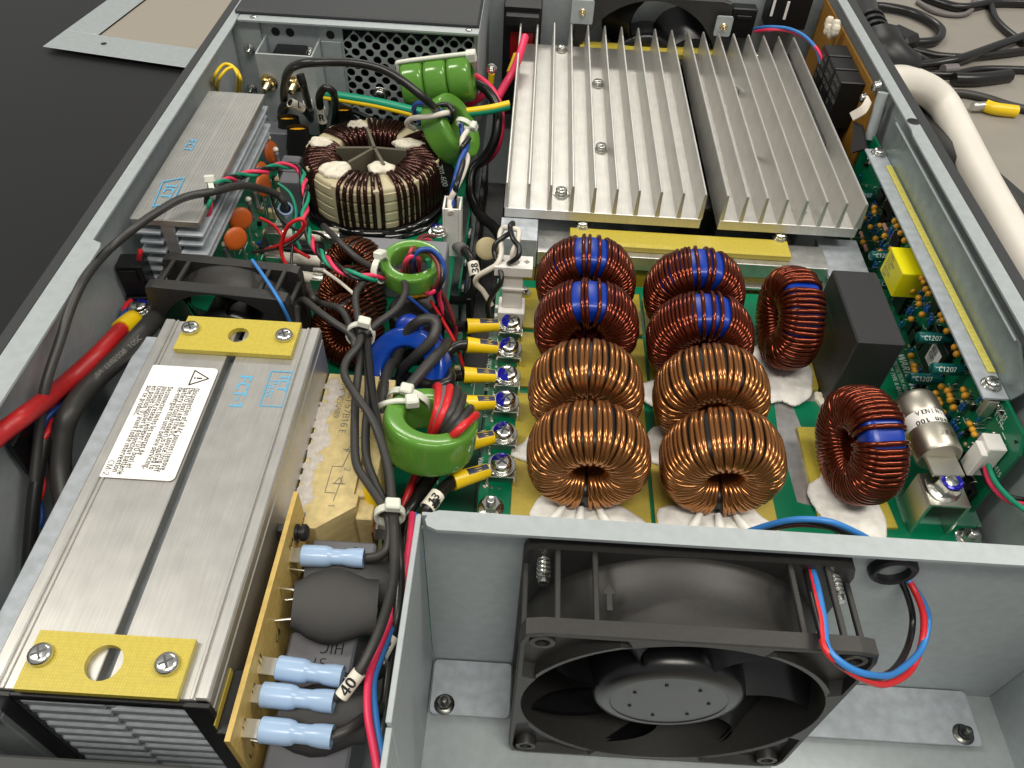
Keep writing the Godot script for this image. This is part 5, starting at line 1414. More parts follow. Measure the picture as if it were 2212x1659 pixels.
func build_harness() -> void:
	# lugs on the row of terminals
	var term := []
	for z in [-212.1, -192.8, -171.9, -153.8, -132.4, -112.9]: term.append(Vector3(-70.6, 58.6, z))
	lug_cable(0, term[0], P(1008, 705, 61), [[985, 705, 58], [955, 690, 48], [925, 690, 36]], "one")
	lug_cable(1, term[1], P(1008, 745, 63), [[985, 748, 64], [962, 764, 64], [948, 790, 58], [935, 815, 50]], "two")
	lug_cable(2, term[2], P(1001, 810, 62), [[985, 812, 61], [962, 808, 60], [930, 806, 58]], "three")
	lug_cable(3, term[3], P(1004, 872, 62), [[990, 862, 58], [970, 835, 50], [950, 820, 40]], "four")
	lug_cable(4, term[4], P(1006, 958, 61), [[990, 962, 57], [960, 970, 48], [930, 990, 36]], "five")
	var l6 := lug_cable(5, term[5], P(978, 1040, 62), [[962, 1052, 64], [945, 1072, 66], [925, 1098, 66], [900, 1128, 60], [885, 1165, 50], [875, 1230, 40]], "six")
	tag("13", P(934, 1083, 66), P(945, 1070, 66) - P(922, 1100, 66), 3.1, l6, 9.0)
	# rings
	ring_ferrite("green_ring", P(928, 932, 80), Vector3(0.12, 1, -0.22), 22.0, 12.0, 20.0, "ferrite_green", "thick green ring over red and black wires by the lugs")
	ring_ferrite("blue_ring", P(882, 800, 68), Vector3(-0.3, 0.75, 0.6), 22.5, 11.5, 14.0, "ferrite_blue", "glossy blue ring with thick black cable wound through it")
	ring_ferrite("green_ring", P(890, 577, 98), Vector3(0.0, 1, 0.05), 16.6, 10.5, 11.5, "ferrite_green", "small green ring holding a bunch of thin coloured wires")
	ring_ferrite("green_ring", P(974, 280, 92), Vector3(0.75, 0.55, 0.12), 22.5, 12.0, 17.0, "ferrite_green", "tilted green ring with blue, white and black leads")
	var tr := thing("triple_ferrite", "three green rings in a row tied along the thick black cable", "ferrite ring", Vector3(-131, 92, -398))
	var ta := PZ(874, 182, -398); var tb := PZ(1022, 164, -398)
	var td := (tb - ta).normalized()
	var tl := ta.distance_to(tb) / 3.0
	for k in 3:
		part(G(frame(ta + td * tl * k, td)).lathe([Vector2(7, 0.3), Vector2(14.2, 0.3), Vector2(15.6, 1.6), Vector2(15.9, 3.2), Vector2(15.9, tl - 3.2), Vector2(15.6, tl - 1.6), Vector2(14.2, tl - 0.3), Vector2(7, tl - 0.3), Vector2(7, 0.3)], 36, 50), "ring", "ferrite_green", tr)
	var up := (Vector3(0, 1, 0.15) - td * td.dot(Vector3(0, 1, 0.15))).normalized()
	part(G().tube(spline([ta - td * 1.5 + up * 6, ta - td * 1.0 + up * 14, ta + up * 16.9, ta + td * tl * 1.5 + up * 17.2, tb + up * 16.9]), 1.5, 8), "tie_strap", "tie", tr)
	part(G(Transform3D(Basis(td, up, td.cross(up)), tb + up * 15)).box(Vector3(-2, -3.5, -3), Vector3(5, 3.5, 3), 0.8), "tie_head", "tie", tr)
	# print on the blue ring
	# cables round the blue ring
	var c1 := cable("ring_cable", [[850, 790, 66], [877, 724, 82], [905, 695, 92], [932, 690, 94], [942, 706, 92], [932, 735, 88], [902, 766, 80], [872, 796, 66], [862, 820, 54]], 2.9, "cable_dusty", "thick dusty cable looping over the top of the blue ring", "cable", "cable wound on the blue ring")
	cable("ring_cable", [[966, 740, 70], [950, 760, 82], [919, 794, 84], [880, 840, 82], [853, 868, 76], [838, 905, 66]], 2.9, "cable_dusty", "thick dusty cable slanting across the blue ring's front", "cable", "cable wound on the blue ring")
	cable("ring_cable", [[930, 786, 60], [955, 792, 68], [972, 806, 72], [968, 824, 74], [940, 832, 74], [905, 826, 70], [875, 812, 60]], 2.9, "cable_black", "thick black cable bending out of the blue ring towards the lugs", "cable", "cable wound on the blue ring")
	cable("ring_cable", [[862, 772, 60], [842, 792, 72], [828, 843, 80], [824, 897, 78], [830, 945, 70], [845, 1000, 50]], 2.9, "cable_dusty", "thick dusty cable dropping from the blue ring beside the bundle", "cable", "cable wound on the blue ring")
	cable_tie(P(884, 868, 82), Vector3(0.2, 0.2, -1), 10.0, Vector3(0, 1, 0.1), "pale cable tie looped through the thick green ring")
	var ts := thing("cable_tie", "long pale cable tie from the green ring to the bundle", "cable tie", P(895, 866, 92))
	part(wire_geo([[892, 868, 91], [860, 866, 92], [830, 872, 90], [808, 884, 84]], 1.4, 8), "strap", "tie", ts)
	part(G(Transform3D(Basis(Vector3.UP, 0.2), P(890, 866, 93))).box(Vector3(-3, -2.4, -3), Vector3(3.2, 2.4, 3), 0.7), "head", "tie", ts)
	# red and black wires through the thick green ring
	var rb := [["wire_red", [[940, 840, 74], [947, 836, 86], [946, 875, 94], [936, 918, 86], [928, 950, 70]], "red wire beside the cable tie in the green ring's bunch"], ["wire_grey", [[958, 845, 74], [960, 842, 86], [955, 880, 94], [942, 922, 86], [934, 950, 70]], "dusty dark wire second in the green ring's bunch"], ["wire_red", [[968, 846, 74], [972, 838, 86], [966, 870, 95], [948, 915, 90], [930, 952, 72]], "red wire third in the green ring's bunch"], ["cable_dusty", [[984, 848, 74], [988, 842, 86], [980, 876, 95], [960, 918, 90], [940, 952, 72]], "dusty dark wire fourth in the green ring's bunch"], ["cable_dusty", [[996, 862, 74], [1000, 856, 86], [990, 890, 95], [968, 926, 90], [946, 956, 72]], "dusty dark wire fifth in the green ring's bunch"], ["cable_dusty", [[1012, 890, 74], [1016, 882, 86], [1000, 905, 95], [975, 935, 90], [950, 958, 72]], "dusty dark wire sixth in the green ring's bunch"], ["wire_red", [[1024, 902, 74], [1027, 897, 86], [1005, 916, 95], [982, 938, 92], [955, 962, 72]], "red wire lying closest to the lugs in the green ring's bunch"]]
	for q in rb: cable("bunch_wire", q[1], 2.05, q[0], q[2], "wire", "wires through the thick green ring")
	cable("bunch_wire", [[905, 1005, 50], [888, 1050, 50], [868, 1098, 46], [850, 1130, 40]], 1.9, "wire_red", "dark red wire leaving below the thick green ring", "wire", "wires through the thick green ring")
	cable("loose_cable", [[960, 1000, 46], [920, 1050, 52], [885, 1100, 54], [860, 1150, 48], [850, 1220, 40]], 3.0, "cable_black", "thick black cable running under the tag numbered thirteen", "cable", "cables at the partition corner")
	cable("loose_cable", [[930, 1010, 40], [895, 1050, 46], [865, 1095, 46], [850, 1140, 40]], 2.6, "cable_black", "black cable below the thick green ring", "cable", "cables at the partition corner")
	cable("loose_cable", [[912, 1110, 60], [890, 1150, 56], [872, 1210, 50], [862, 1290, 44], [858, 1380, 40]], 2.6, "cable_dusty", "black cable pressed against the partition corner", "cable", "cables at the partition corner")
	# the bundle
	var bd := [["cable_dusty", [[781, 715, 99.84], [774, 746, 98.848], [748, 780, 97.76], [745, 812, 96.736], [768, 852, 97.456], [800, 899, 96.952], [821, 947, 95.416], [840, 1018, 95], [848, 1105, 96], [852, 1191, 98], [848, 1265, 99], [821, 1358, 100], [784, 1436, 98], [754, 1480, 94], [722, 1508, 91]], "bundle cable tagged 40 that ends in a blue terminal", 1.95], ["cable_dusty", [[770, 712, 95.936], [779, 756, 94.528], [774, 807, 92.896], [768, 860, 91.2], [766, 952, 90.256], [771, 1005, 91], [795, 1045, 92], [827, 1093, 94], [842, 1132, 94], [838, 1180, 92], [820, 1200, 90], [790, 1206, 88]], "bundle cable that ends in the blue terminal by the stand-off", 1.95], ["cable_dusty", [[787, 716, 95.808], [792, 756, 94.528], [796, 820, 92.48], [795, 873, 90.784], [790, 926, 89.088], [792, 992, 88], [811, 1045, 90], [832, 1092, 92], [850, 1140, 92], [858, 1200, 90], [856, 1300, 86], [846, 1400, 80], [838, 1500, 74], [820, 1530, 80], [784, 1553, 86], [752, 1576, 90], [718, 1592, 90]], "bundle cable that ends in the lowest blue terminal", 1.95], ["cable_black", [[792, 714, 97.872], [795, 760, 97.4], [804, 846, 94.648], [821, 939, 92.672], [836, 1005, 92], [845, 1085, 93], [856, 1150, 94], [864, 1230, 92], [858, 1330, 88], [840, 1400, 82], [826, 1450, 80], [780, 1470, 88], [742, 1464, 90]], "bundle cable that ends in the upper blue terminal of the pair", 1.95]]
	var first: Node3D = null
	for q in bd:
		var c := cable("bundle_cable", q[1], q[3], q[0], q[2], "cable", "bundle beside the cream module")
		if first == null: first = c
	tag("40", P(757, 1478, 95), P(775, 1450, 97) - P(740, 1497, 93), 2.0, first, 10.0, Vector3(0, 0.85, 0.5), 5.5)
	var tg := thing("number_tag", "small white cable tag numbered 25 beside the red wire", "tag", P(834, 1398, 84))
	tag("25", P(834, 1396, 85), Vector3(0.4, 0.15, -1), 2.3, tg, 8.0)
	cable_tie(P(779, 723, 98), Vector3(0.05, 0.1, 1), 6.2, Vector3(0.3, 1, 0.2), "pale cable tie gathering the bundle at the end of the tunnel")
	cable_tie(P(842, 1112, 94), Vector3(0.15, 0.0, 1), 5.4, Vector3(0.25, 1, 0.1), "pale cable tie round the bundle beside the partition corner")
	# cables that come into the bundle from behind
	var fd := [[[[699, 488, 80], [730, 519, 98], [767, 554, 94], [801, 575, 97], [822, 579, 99], [848, 583, 101], [870, 603, 101], [876, 629, 101], [858, 665, 101], [817, 697, 101], [788, 722, 101]], "black cable arching from the choke round to the bundle"], [[[830, 600, 96], [817, 594, 101], [789, 606, 102], [769, 635, 102], [771, 677, 102], [781, 722, 101]], "black cable dropping from the small green ring to the bundle"], [[[666, 618, 80], [676, 643, 96], [694, 656, 90], [730, 665, 96], [749, 687, 97], [760, 722, 99], [768, 750, 97]], "black cable crossing the brown coils above the slanted one"], [[[642, 700, 90], [643, 662, 92], [656, 648, 97], [685, 670, 100], [721, 696, 101], [755, 720, 100], [775, 750, 97]], "black cable slanting from the small fan to the bundle"]]
	for q in fd: cable("feed_cable", q[0], 1.8, "cable_dusty", q[1], "cable", "cables into the bundle")
	cable_tie(P(822, 582, 102), Vector3(1, 0.1, 0.35), 6.5, Vector3(0, 1, -0.3), "pale cable tie standing at the side of the small green ring")
	# thin wires of the small green ring
	var tw := [["wire_navy", [[918, 508, 69], [905, 520, 81], [895, 534, 95], [888, 560, 109], [890, 585, 91]]], ["wire_pink", [[930, 520, 69], [912, 516, 79], [896, 528, 93], [884, 555, 111], [880, 585, 91]]], ["wire_maroon", [[938, 512, 67], [920, 508, 77], [902, 520, 89], [893, 550, 109], [897, 585, 91]]], ["wire_maroon", [[880, 590, 89], [878, 560, 109], [895, 546, 114], [925, 545, 113], [945, 570, 109], [948, 605, 103], [935, 622, 95], [905, 622, 87]]], ["cable_black", [[885, 592, 89], [884, 562, 109], [900, 543, 115], [930, 542, 114], [952, 568, 109], [954, 608, 103], [940, 630, 93], [910, 628, 85]]], ["wire_navy", [[892, 592, 89], [892, 560, 110], [908, 540, 116], [935, 541, 115], [956, 566, 110], [958, 600, 103], [944, 618, 95], [915, 618, 87], [895, 612, 81]]], ["wire_pink", [[875, 592, 89], [876, 565, 109], [892, 552, 113], [905, 560, 109], [906, 590, 89]]], ["wire_pink", [[884, 600, 85], [900, 622, 89], [928, 634, 93], [946, 625, 95], [950, 650, 85], [965, 690, 71], [985, 712, 59], [978, 745, 49]]], ["wire_green", [[924, 560, 109], [930, 590, 99], [940, 640, 83], [958, 680, 69], [975, 708, 59]]], ["wire_maroon", [[945, 620, 95], [962, 648, 83], [978, 690, 71], [982, 720, 59], [975, 760, 49]]], ["cable_black", [[942, 632, 91], [955, 660, 81], [972, 700, 69], [980, 712, 59], [982, 740, 49]]], ["wire_navy", [[938, 634, 89], [950, 652, 81], [968, 690, 69], [976, 718, 59]]]]
	var words := ["navy wire entering the small green ring from behind", "pink wire entering the small green ring from behind", "maroon wire entering the small green ring from behind", "maroon wire looped beside the small green ring", "black wire looped beside the small green ring", "navy wire looped outermost beside the small green ring", "short pink wire curl inside the small green ring", "pink wire running from the small green ring towards the lugs", "green wire dropping past the small green ring", "maroon wire running from the small green ring towards the lugs", "black wire running from the small green ring towards the lugs", "navy wire running from the small green ring towards the lugs"]
	for i in tw.size(): cable("thin_wire", tw[i][1], 1.3, tw[i][0], words[i], "wire", "thin wires at the small green ring")
	cable("thin_wire", [[955, 707, 52], [985, 705, 58], [1003, 716, 56], [1002, 734, 48], [988, 742, 40]], 1.3, "wire_green", "green wire hooked round below the first yellow lug", "wire", "thin wires at the small green ring")
	var rs := thing("red_sleeve", "red shrink sleeve on the wire below the second lug", "sleeve", P(975, 748, 40))
	part(wire_geo([[952, 758, 42], [970, 746, 44], [990, 738, 46]], 2.6, 10), "sleeve", "wire_red", rs)
	# twisted three wire harness over the ridged heatsink
	twist("harness_wire", [[455, 412, 126], [475, 398, 126], [520, 380, 110], [565, 370, 106], [605, 358, 98], [640, 360, 94], [653, 378, 92], [660, 410, 96], [660, 445, 92], [658, 475, 92], [670, 515, 94], [690, 545, 100], [716, 570, 104], [757, 592, 106], [795, 600, 104], [825, 598, 98], [860, 590, 86]], ["cable_black", "wire_pink", "wire_green"], 1.15, 30.0, ["black strand of the twisted harness over the ridged heatsink", "pink strand of the twisted harness over the ridged heatsink", "green strand of the twisted harness over the ridged heatsink"], "twisted harness")
	twist("harness_wire", [[455, 412, 126], [450, 440, 122], [447, 470, 112], [452, 505, 100], [458, 535, 90]], ["cable_black", "wire_pink", "wire_green"], 1.15, 30.0, ["black strand of the harness dropping past the ridged heatsink", "pink strand of the harness dropping past the ridged heatsink", "green strand of the harness dropping past the ridged heatsink"], "twisted harness")
	var bl := cable("long_cable", [PX(74, 1040, -266), PX(84, 930, -266), PX(98, 834, -264), PX(130, 735, -262), PX(155, 659, -261), PX(185, 598, -260), [231, 543, 122], [294, 490, 127], [340, 458, 128], [397, 427, 128], [463, 413, 128], [520, 401, 116], [565, 408, 100], [598, 420, 92], [613, 436, 87], [616, 452, 79]], 2.1, "cable_dusty", "long black cable from the case wall over the ridged heatsink", "cable", "", 8)
	cable_tie(P(456, 411, 127), Vector3(1, -0.15, -0.5), 3.9, Vector3(-0.3, 1, -0.4), "pale cable tie on the harness above the ridged heatsink", 1.3)
	var bs := thing("blue_sleeve", "upright pale blue crimp sleeve at the end of the black cable", "terminal", P(620, 500, 50))
	part(G(frame(P(620, 500, 50), P(616, 445, 82) - P(620, 500, 50))).lathe([Vector2(4.0, 0), Vector2(4.0, 12), Vector2(3.0, 14), Vector2(3.0, 20), Vector2(4.3, 23), Vector2(4.5, 34), Vector2(3.4, 34)], 18, 40), "sleeve", "sleeve_blue", bs)
	# red loop by the fuses
	cable("thin_wire", [[572, 541, 78], [608, 528, 88], [640, 508, 98], [658, 486, 106], [650, 473, 110], [625, 485, 106], [611, 514, 96], [607, 543, 88], [616, 568, 82], [630, 601, 74], [646, 640, 64]], 1.1, "wire_red", "red wire curled into a loop above the fuses", "wire", "small fan leads")
	cable("thin_wire", [[545, 545, 100], [575, 541, 92], [605, 535, 84], [638, 518, 84], [656, 498, 86], [655, 485, 86]], 0.9, "cable_black", "black wire running from the small fan under the red loop", "wire", "small fan leads")
	cable("thin_wire", [[632, 530, 88], [630, 565, 82], [638, 600, 76], [652, 632, 68], [660, 650, 62]], 0.8, "cable_black", "thin black wire hanging down past the fuses", "wire", "small fan leads")
	cable("thin_wire", [[645, 660, 78], [648, 640, 80], [660, 634, 80]], 1.0, "wire_blue", "short blue wire end beside the small fan", "wire", "small fan leads")
	var xt := [["wire_red", [[560, 470, 92], [590, 486, 86], [612, 512, 80], [640, 540, 82], [668, 556, 84]], "red wire lying across the glass fuses"], ["wire_green", [[600, 396, 92], [628, 420, 88], [640, 460, 84], [634, 500, 80], [650, 540, 80]], "green wire dropping beside the upright blue sleeve"], ["cable_black", [[585, 420, 90], [604, 470, 84], [640, 496, 82], [690, 505, 84], [720, 530, 86]], "thin black wire running from the orange discs to the brown coils"], ["wire_navy", [[880, 640, 92], [905, 660, 86], [935, 690, 76], [955, 735, 64], [985, 780, 52]], "navy wire slanting from the small ring past the blue ring"], ["wire_red", [[930, 650, 86], [955, 690, 74], [985, 745, 62], [1000, 790, 50]], "red wire slanting down behind the second lug"], ["wire_white", [[700, 585, 90], [735, 610, 92], [770, 640, 94]], "short white wire on the middle brown coil"]]
	for q in xt: cable("stray_wire", q[1], 0.95, q[0], q[2], "wire", "stray thin wires")
	# behind: black loops with tags, earth lead
	var k1 := [[[[619, 262, 60], [613, 200, 102], [620, 160, 128], [640, 141, 142], [680, 135, 146], [758, 135, 144], [824, 149, 140], [874, 178, 134], [922, 218, 124], [950, 245, 108]], "long black cable arching in front of the vent wall"], [[[648, 160, 122], [654, 180, 116], [660, 205, 102], [668, 230, 86], [678, 262, 62]], "black cable with white tag dropping from the bracket bolt"], [[[699, 290, 60], [693, 240, 86], [690, 208, 102], [703, 190, 112], [720, 200, 108], [724, 230, 90], [722, 270, 62]], "black cable looped tightly with white tag lettered R"], [[[612, 265, 58], [607, 240, 80], [620, 224, 92], [646, 230, 90], [668, 250, 76], [684, 275, 60]], "black cable bent over beside the sleeved varistors"]]
	var nodes := []
	for q in k1: nodes.append(cable("mains_cable", q[0], 2.6, "cable_black", q[1], "cable", "black mains cables by the vent wall"))
	tag("", P(666, 226, 88), P(662, 210, 99) - P(670, 240, 80), 2.6, nodes[1], 11.0)
	tag("R", P(695, 248, 84), Vector3(0, 1, 0.1), 2.6, nodes[2], 11.0, Vector3(0.1, 0, 1), 7.0, true)
	tag("L", P(640, 228, 92), P(660, 243, 83) - P(622, 224, 93), 2.6, nodes[3], 11.0, Vector3(0, 0.8, 0.6), 6.0)
	cable("mains_cable", [[712, 215, 74], [750, 235, 74], [790, 252, 74], [812, 262, 74]], 1.9, "cable_black", "thin black cable below the green and yellow lead", "cable", "black mains cables by the vent wall")
	var ear := thing("earth_lead", "thick green and yellow earth lead in front of the vent wall", "cable", P(710, 204, 58))
	var ep := [[700, 202, 92], [740, 208, 94], [808, 219, 96], [870, 233, 96], [907, 241, 96], [950, 246, 94], [990, 246, 94], [1056, 238, 96], [1100, 228, 98]]
	part(wire_geo(ep, 2.9, 12), "green_insulation", "wire_green", ear)
	var e2 := []
	for q in ep: e2.append(P(q[0], q[1], q[2]) + (Vector3(0, -1.9, 1.4) if q[0] < 950 else Vector3(0, 1.9, 0.4)))
	part(wire_geo(e2, 2.1, 10), "yellow_stripe", "wire_yellow", ear)
	# thick black and pink leads from the triple ring
	cable("thick_lead", [[990, 172, 100], [1025, 180, 100], [1054, 198, 98], [1074, 236, 90], [1070, 295, 76], [1048, 340, 62], [1022, 366, 54], [1016, 415, 44], [1034, 460, 42], [1066, 490, 46], [1080, 510, 50]], 3.4, "cable_black", "thick black lead snaking down from the three green rings", "cable", "thick leads from the three green rings")
	cable("thick_lead", [[1000, 160, 100], [1030, 166, 102], [1062, 192, 98], [1082, 236, 88], [1080, 300, 72], [1060, 340, 58], [1020, 365, 42], [985, 385, 28]], 2.3, "wire_pink", "pink lead curving outside the thick black one", "cable", "thick leads from the three green rings")
	cable("thick_lead", [[1000, 232, 78], [1022, 220, 84], [1040, 208, 88], [1045, 192, 92], [1030, 176, 96]], 2.6, "wire_pink", "short pink lead bending back below the three green rings", "cable", "thick leads from the three green rings")
	var ps := cable("thick_lead", [[1076, 210, 84], [1092, 182, 88], [1108, 155, 94], [1122, 120, 100], [1134, 80, 104]], 3.0, "wire_pink", "pink sleeved lead rising to the breaker by the fins", "cable", "thick leads from the three green rings")
	var yl := thing("yellow_lug", "small yellow lug sleeve beside the pink lead", "lug", P(1108, 135, 90))
	part(wire_geo([[1100, 158, 88], [1108, 138, 92], [1115, 118, 96]], 2.4, 10), "barrel", "lug_yellow", yl)
	var yl2 := thing("yellow_lug", "yellow lug sleeve at the side of the vent box", "lug", P(1060, 170, 70))
	part(wire_geo([[1062, 158, 78], [1060, 180, 70]], 2.6, 10), "barrel", "lug_yellow", yl2)
	# leads of the tilted ring
	var rl := [["wire_navy", [[905, 262, 90], [894, 240, 98], [900, 225, 106], [925, 224, 112], [950, 240, 112], [972, 256, 102]], "navy lead curled over the tilted green ring"], ["cable_black", [[930, 246, 106], [948, 228, 112], [970, 228, 113], [980, 245, 110], [974, 264, 100]], "black lead curled over the tilted green ring"], ["wire_white", [[895, 278, 90], [879, 268, 98], [890, 256, 106], [925, 252, 111], [958, 245, 112], [972, 243, 108]], "white lead curled over the tilted green ring"], ["wire_navy", [[996, 268, 102], [999, 290, 98], [1010, 312, 96], [994, 348, 96], [984, 385, 94], [977, 415, 86], [976, 452, 82]], "navy lead from the tilted ring to the white plug"], ["wire_white", [[1010, 282, 102], [999, 300, 100], [1000, 322, 96], [1010, 340, 92], [1000, 375, 92], [982, 412, 90], [972, 435, 84], [974, 460, 82]], "white lead from the tilted ring to the white plug"], ["cable_black", [[1014, 298, 100], [1000, 316, 98], [996, 340, 92], [1000, 352, 96], [986, 400, 94], [982, 430, 82], [980, 455, 82]], "black lead from the tilted ring to the white plug"]]
	for q in rl: cable("ring_lead", q[1], 1.75, q[0], q[2], "wire", "leads of the tilted green ring")
	cable_tie(P(1003, 268, 104), Vector3(0.3, 0.5, -0.8), 5.0, Vector3(1, 0.4, -0.3), "pale cable tie on the rim of the tilted green ring", 1.4)
	# cable 38 and the knotted pair at the white connector
	var c38 := cable("tagged_cable", [[972, 520, 52], [990, 532, 56], [1008, 546, 58], [1020, 566, 58], [1026, 590, 54], [1024, 625, 46], [1000, 648, 38], [960, 645, 34]], 2.9, "cable_black", "thick black cable with white tag numbered 38", "cable")
	part(wire_geo([[968, 518, 52], [985, 528, 55], [1002, 541, 58]], 3.9, 12), "shrink_sleeve", "wire_grey", c38)
	tag("38", P(1024, 582, 56), P(1022, 570, 58) - P(1027, 598, 54), 3.0, c38, 9.0, Vector3(0.2, 0.8, 0.6), 6.0)
	cable("knotted_wire", [[1062, 660, 60], [1044, 630, 68], [1028, 612, 74], [1032, 597, 80], [1055, 583, 86], [1074, 570, 90], [1083, 545, 94], [1080, 508, 98], [1088, 492, 101], [1104, 494, 103], [1120, 498, 102], [1118, 520, 100], [1108, 545, 96], [1107, 570, 88], [1107, 585, 80]], 1.55, "wire_white", "white wire knotted above the white connector", "wire", "knotted pair at the white connector")
	cable("knotted_wire", [[1058, 692, 52], [1054, 660, 66], [1066, 634, 76], [1082, 608, 84], [1080, 580, 88], [1068, 548, 92], [1070, 528, 96], [1088, 512, 99], [1104, 500, 100], [1108, 482, 103], [1102, 490, 105], [1108, 515, 103], [1120, 532, 101], [1120, 552, 98], [1108, 564, 94], [1099, 570, 90], [1104, 580, 82]], 1.5, "cable_black", "black wire knotted above the white connector", "wire", "knotted pair at the white connector")
	# left side: battery cables along the wall
	var bc := cable("battery_cable", [PX(-60, 992, -267), PX(0, 938, -266), PX(50, 900, -262), [140, 830, 98], [215, 762, 98], [262, 712, 92]], 4.0, "cable_red", "thick red battery cable rising along the wall by the black mat", "cable", "battery cables")
	part(wire_geo([[262, 712, 92], [276, 700, 90], [290, 690, 88]], 5.0, 12), "lug_barrel", "lug_yellow", bc)
	part(G(Transform3D(Basis(Vector3.UP, 0.6), P(306, 670, 84))).box(Vector3(-5, -0.6, -6), Vector3(5, 0.6, 6), 0.3), "tongue", "tin", bc)
	screw(P(303, 668, 86), Vector3.UP, 4.4, bc, "screw", true, "blue_ink", 0.2)
	var kb := cable("battery_cable", [PX(140, 1090, -258), PX(130, 1010, -262), PX(134, 940, -262), PX(152, 888, -260), [200, 826, 92], [260, 770, 96], [320, 705, 92], [350, 670, 84]], 4.8, "cable_dusty", "thick black battery cable printed in white beside the red one", "cable", "battery cables")
	var bk := [P(200, 818, 95.5), P(262, 764, 101.0)]
	var bdir: Vector3 = (bk[1] - bk[0]).normalized()
	text("CSA  LL82008  105C", Transform3D(Basis(bdir, Vector3(0, 0.75, 0.65).cross(bdir), Vector3(0, 0.75, 0.65)).orthonormalized(), bk[0]), 3.0, "grey_print", kb)
	twist("battery_pair", [[285, 655, 82], [272, 672, 84], [262, 700, 84], [235, 740, 84], PX(190, 800, -266), PX(130, 868, -268), PX(104, 912, -268), PX(88, 970, -268), PX(84, 1050, -268), PX(80, 1140, -268)], ["wire_red", "wire_navy"], 1.4, 26.0, ["red strand of the twisted pair behind the red battery cable", "blue strand of the twisted pair behind the red battery cable"], "twisted pair on the left wall")
	var cn := thing("black_connector", "black inline connector behind the small fan's corner", "connector", P(285, 610, 86))
	part(G(Transform3D(Basis(Vector3.UP, 0.1), P(285, 585, 96))).box(Vector3(-6, -14, -7), Vector3(7, 6, 4), 0.6).box(Vector3(-4, -4, 4.1), Vector3(4, 4, 5.2), 0.3).box(Vector3(-7, -26, -5), Vector3(6, -14.2, 5), 0.5), "housing", "black_plastic", cn)
	cable("battery_pair", [[300, 560, 104], [302, 548, 108], [304, 538, 110]], 1.3, "wire_red", "red wire entering the black inline connector", "wire", "wires of the inline connector")
	cable("battery_pair", [[284, 622, 78], [278, 640, 78], [272, 660, 78], [264, 690, 78]], 1.5, "wire_navy", "blue wire leaving the black inline connector", "wire", "wires of the inline connector")
	var cl := thing("cable_clip", "black plastic cable clip stuck to the wall behind the red battery cable", "clip", P(60, 950, 60))
	part(G().box(PX(52, 955, -274) + Vector3(0, -11, -9), PX(52, 955, -274) + Vector3(3, 9, 9), 0.6), "plate", "black_plastic", cl)
	part(G(frame(P(70, 920, 70), Vector3(0.3, 0.2, 1))).lathe([Vector2(7, -5), Vector2(9, -5), Vector2(9, 5), Vector2(7, 5), Vector2(7, -5)], 18), "loop", "black_plastic", cl)
	cable("long_cable", [PX(96, 950, -266), PX(82, 1020, -266), PX(72, 1090, -266), PX(66, 1160, -266), PX(60, 1250, -266)], 2.8, "cable_black", "black cable hanging below the cable clip", "cable")
	cable("battery_pair", [[8, 1270, 30], [3, 1300, 30], [-4, 1340, 30]], 4.0, "cable_red", "red cable end at the wall foot beside the tunnel", "cable")
	# red and blue pair down the partition
	cable("partition_wire", [[890, 1110, 70], [884, 1176, 78], [869, 1265, 84], [843, 1340, 88], [813, 1414, 92], [796, 1470, 94], [795, 1544, 94], [808, 1620, 92], [820, 1690, 90]], 1.5, "wire_pink", "red wire running down beside the partition wall", "wire", "red and blue pair by the partition")
	cable("partition_wire", [[896, 1112, 66], [889, 1176, 74], [876, 1260, 80], [850, 1345, 86], [822, 1420, 90], [806, 1475, 92], [810, 1544, 92], [822, 1620, 90], [836, 1690, 88]], 1.5, "wire_blue", "blue wire running down beside the partition wall", "wire", "red and blue pair by the partition")
	cable("partition_wire", [[884, 1130, 64], [876, 1200, 72], [866, 1290, 78], [852, 1380, 80], [838, 1460, 80], [828, 1560, 78], [824, 1690, 76]], 1.7, "cable_black", "black wire running down beside the partition wall", "wire", "red and blue pair by the partition")
	# ribbon at the foot between boards
	var rbn := thing("ribbon_cable", "flat grey ribbed ribbon cable on the floor beside the bundle", "cable", P(840, 1250, 20))
	for i in 10:
		part(wire_geo([P(815, 1180, 22) + Vector3(i * 1.25, 0, 0), P(835, 1300, 22) + Vector3(i * 1.25, 0, 0), P(838, 1480, 22) + Vector3(i * 1.25, 0, 0)], 0.68, 6, 3), "conductor", "wire_grey", rbn)
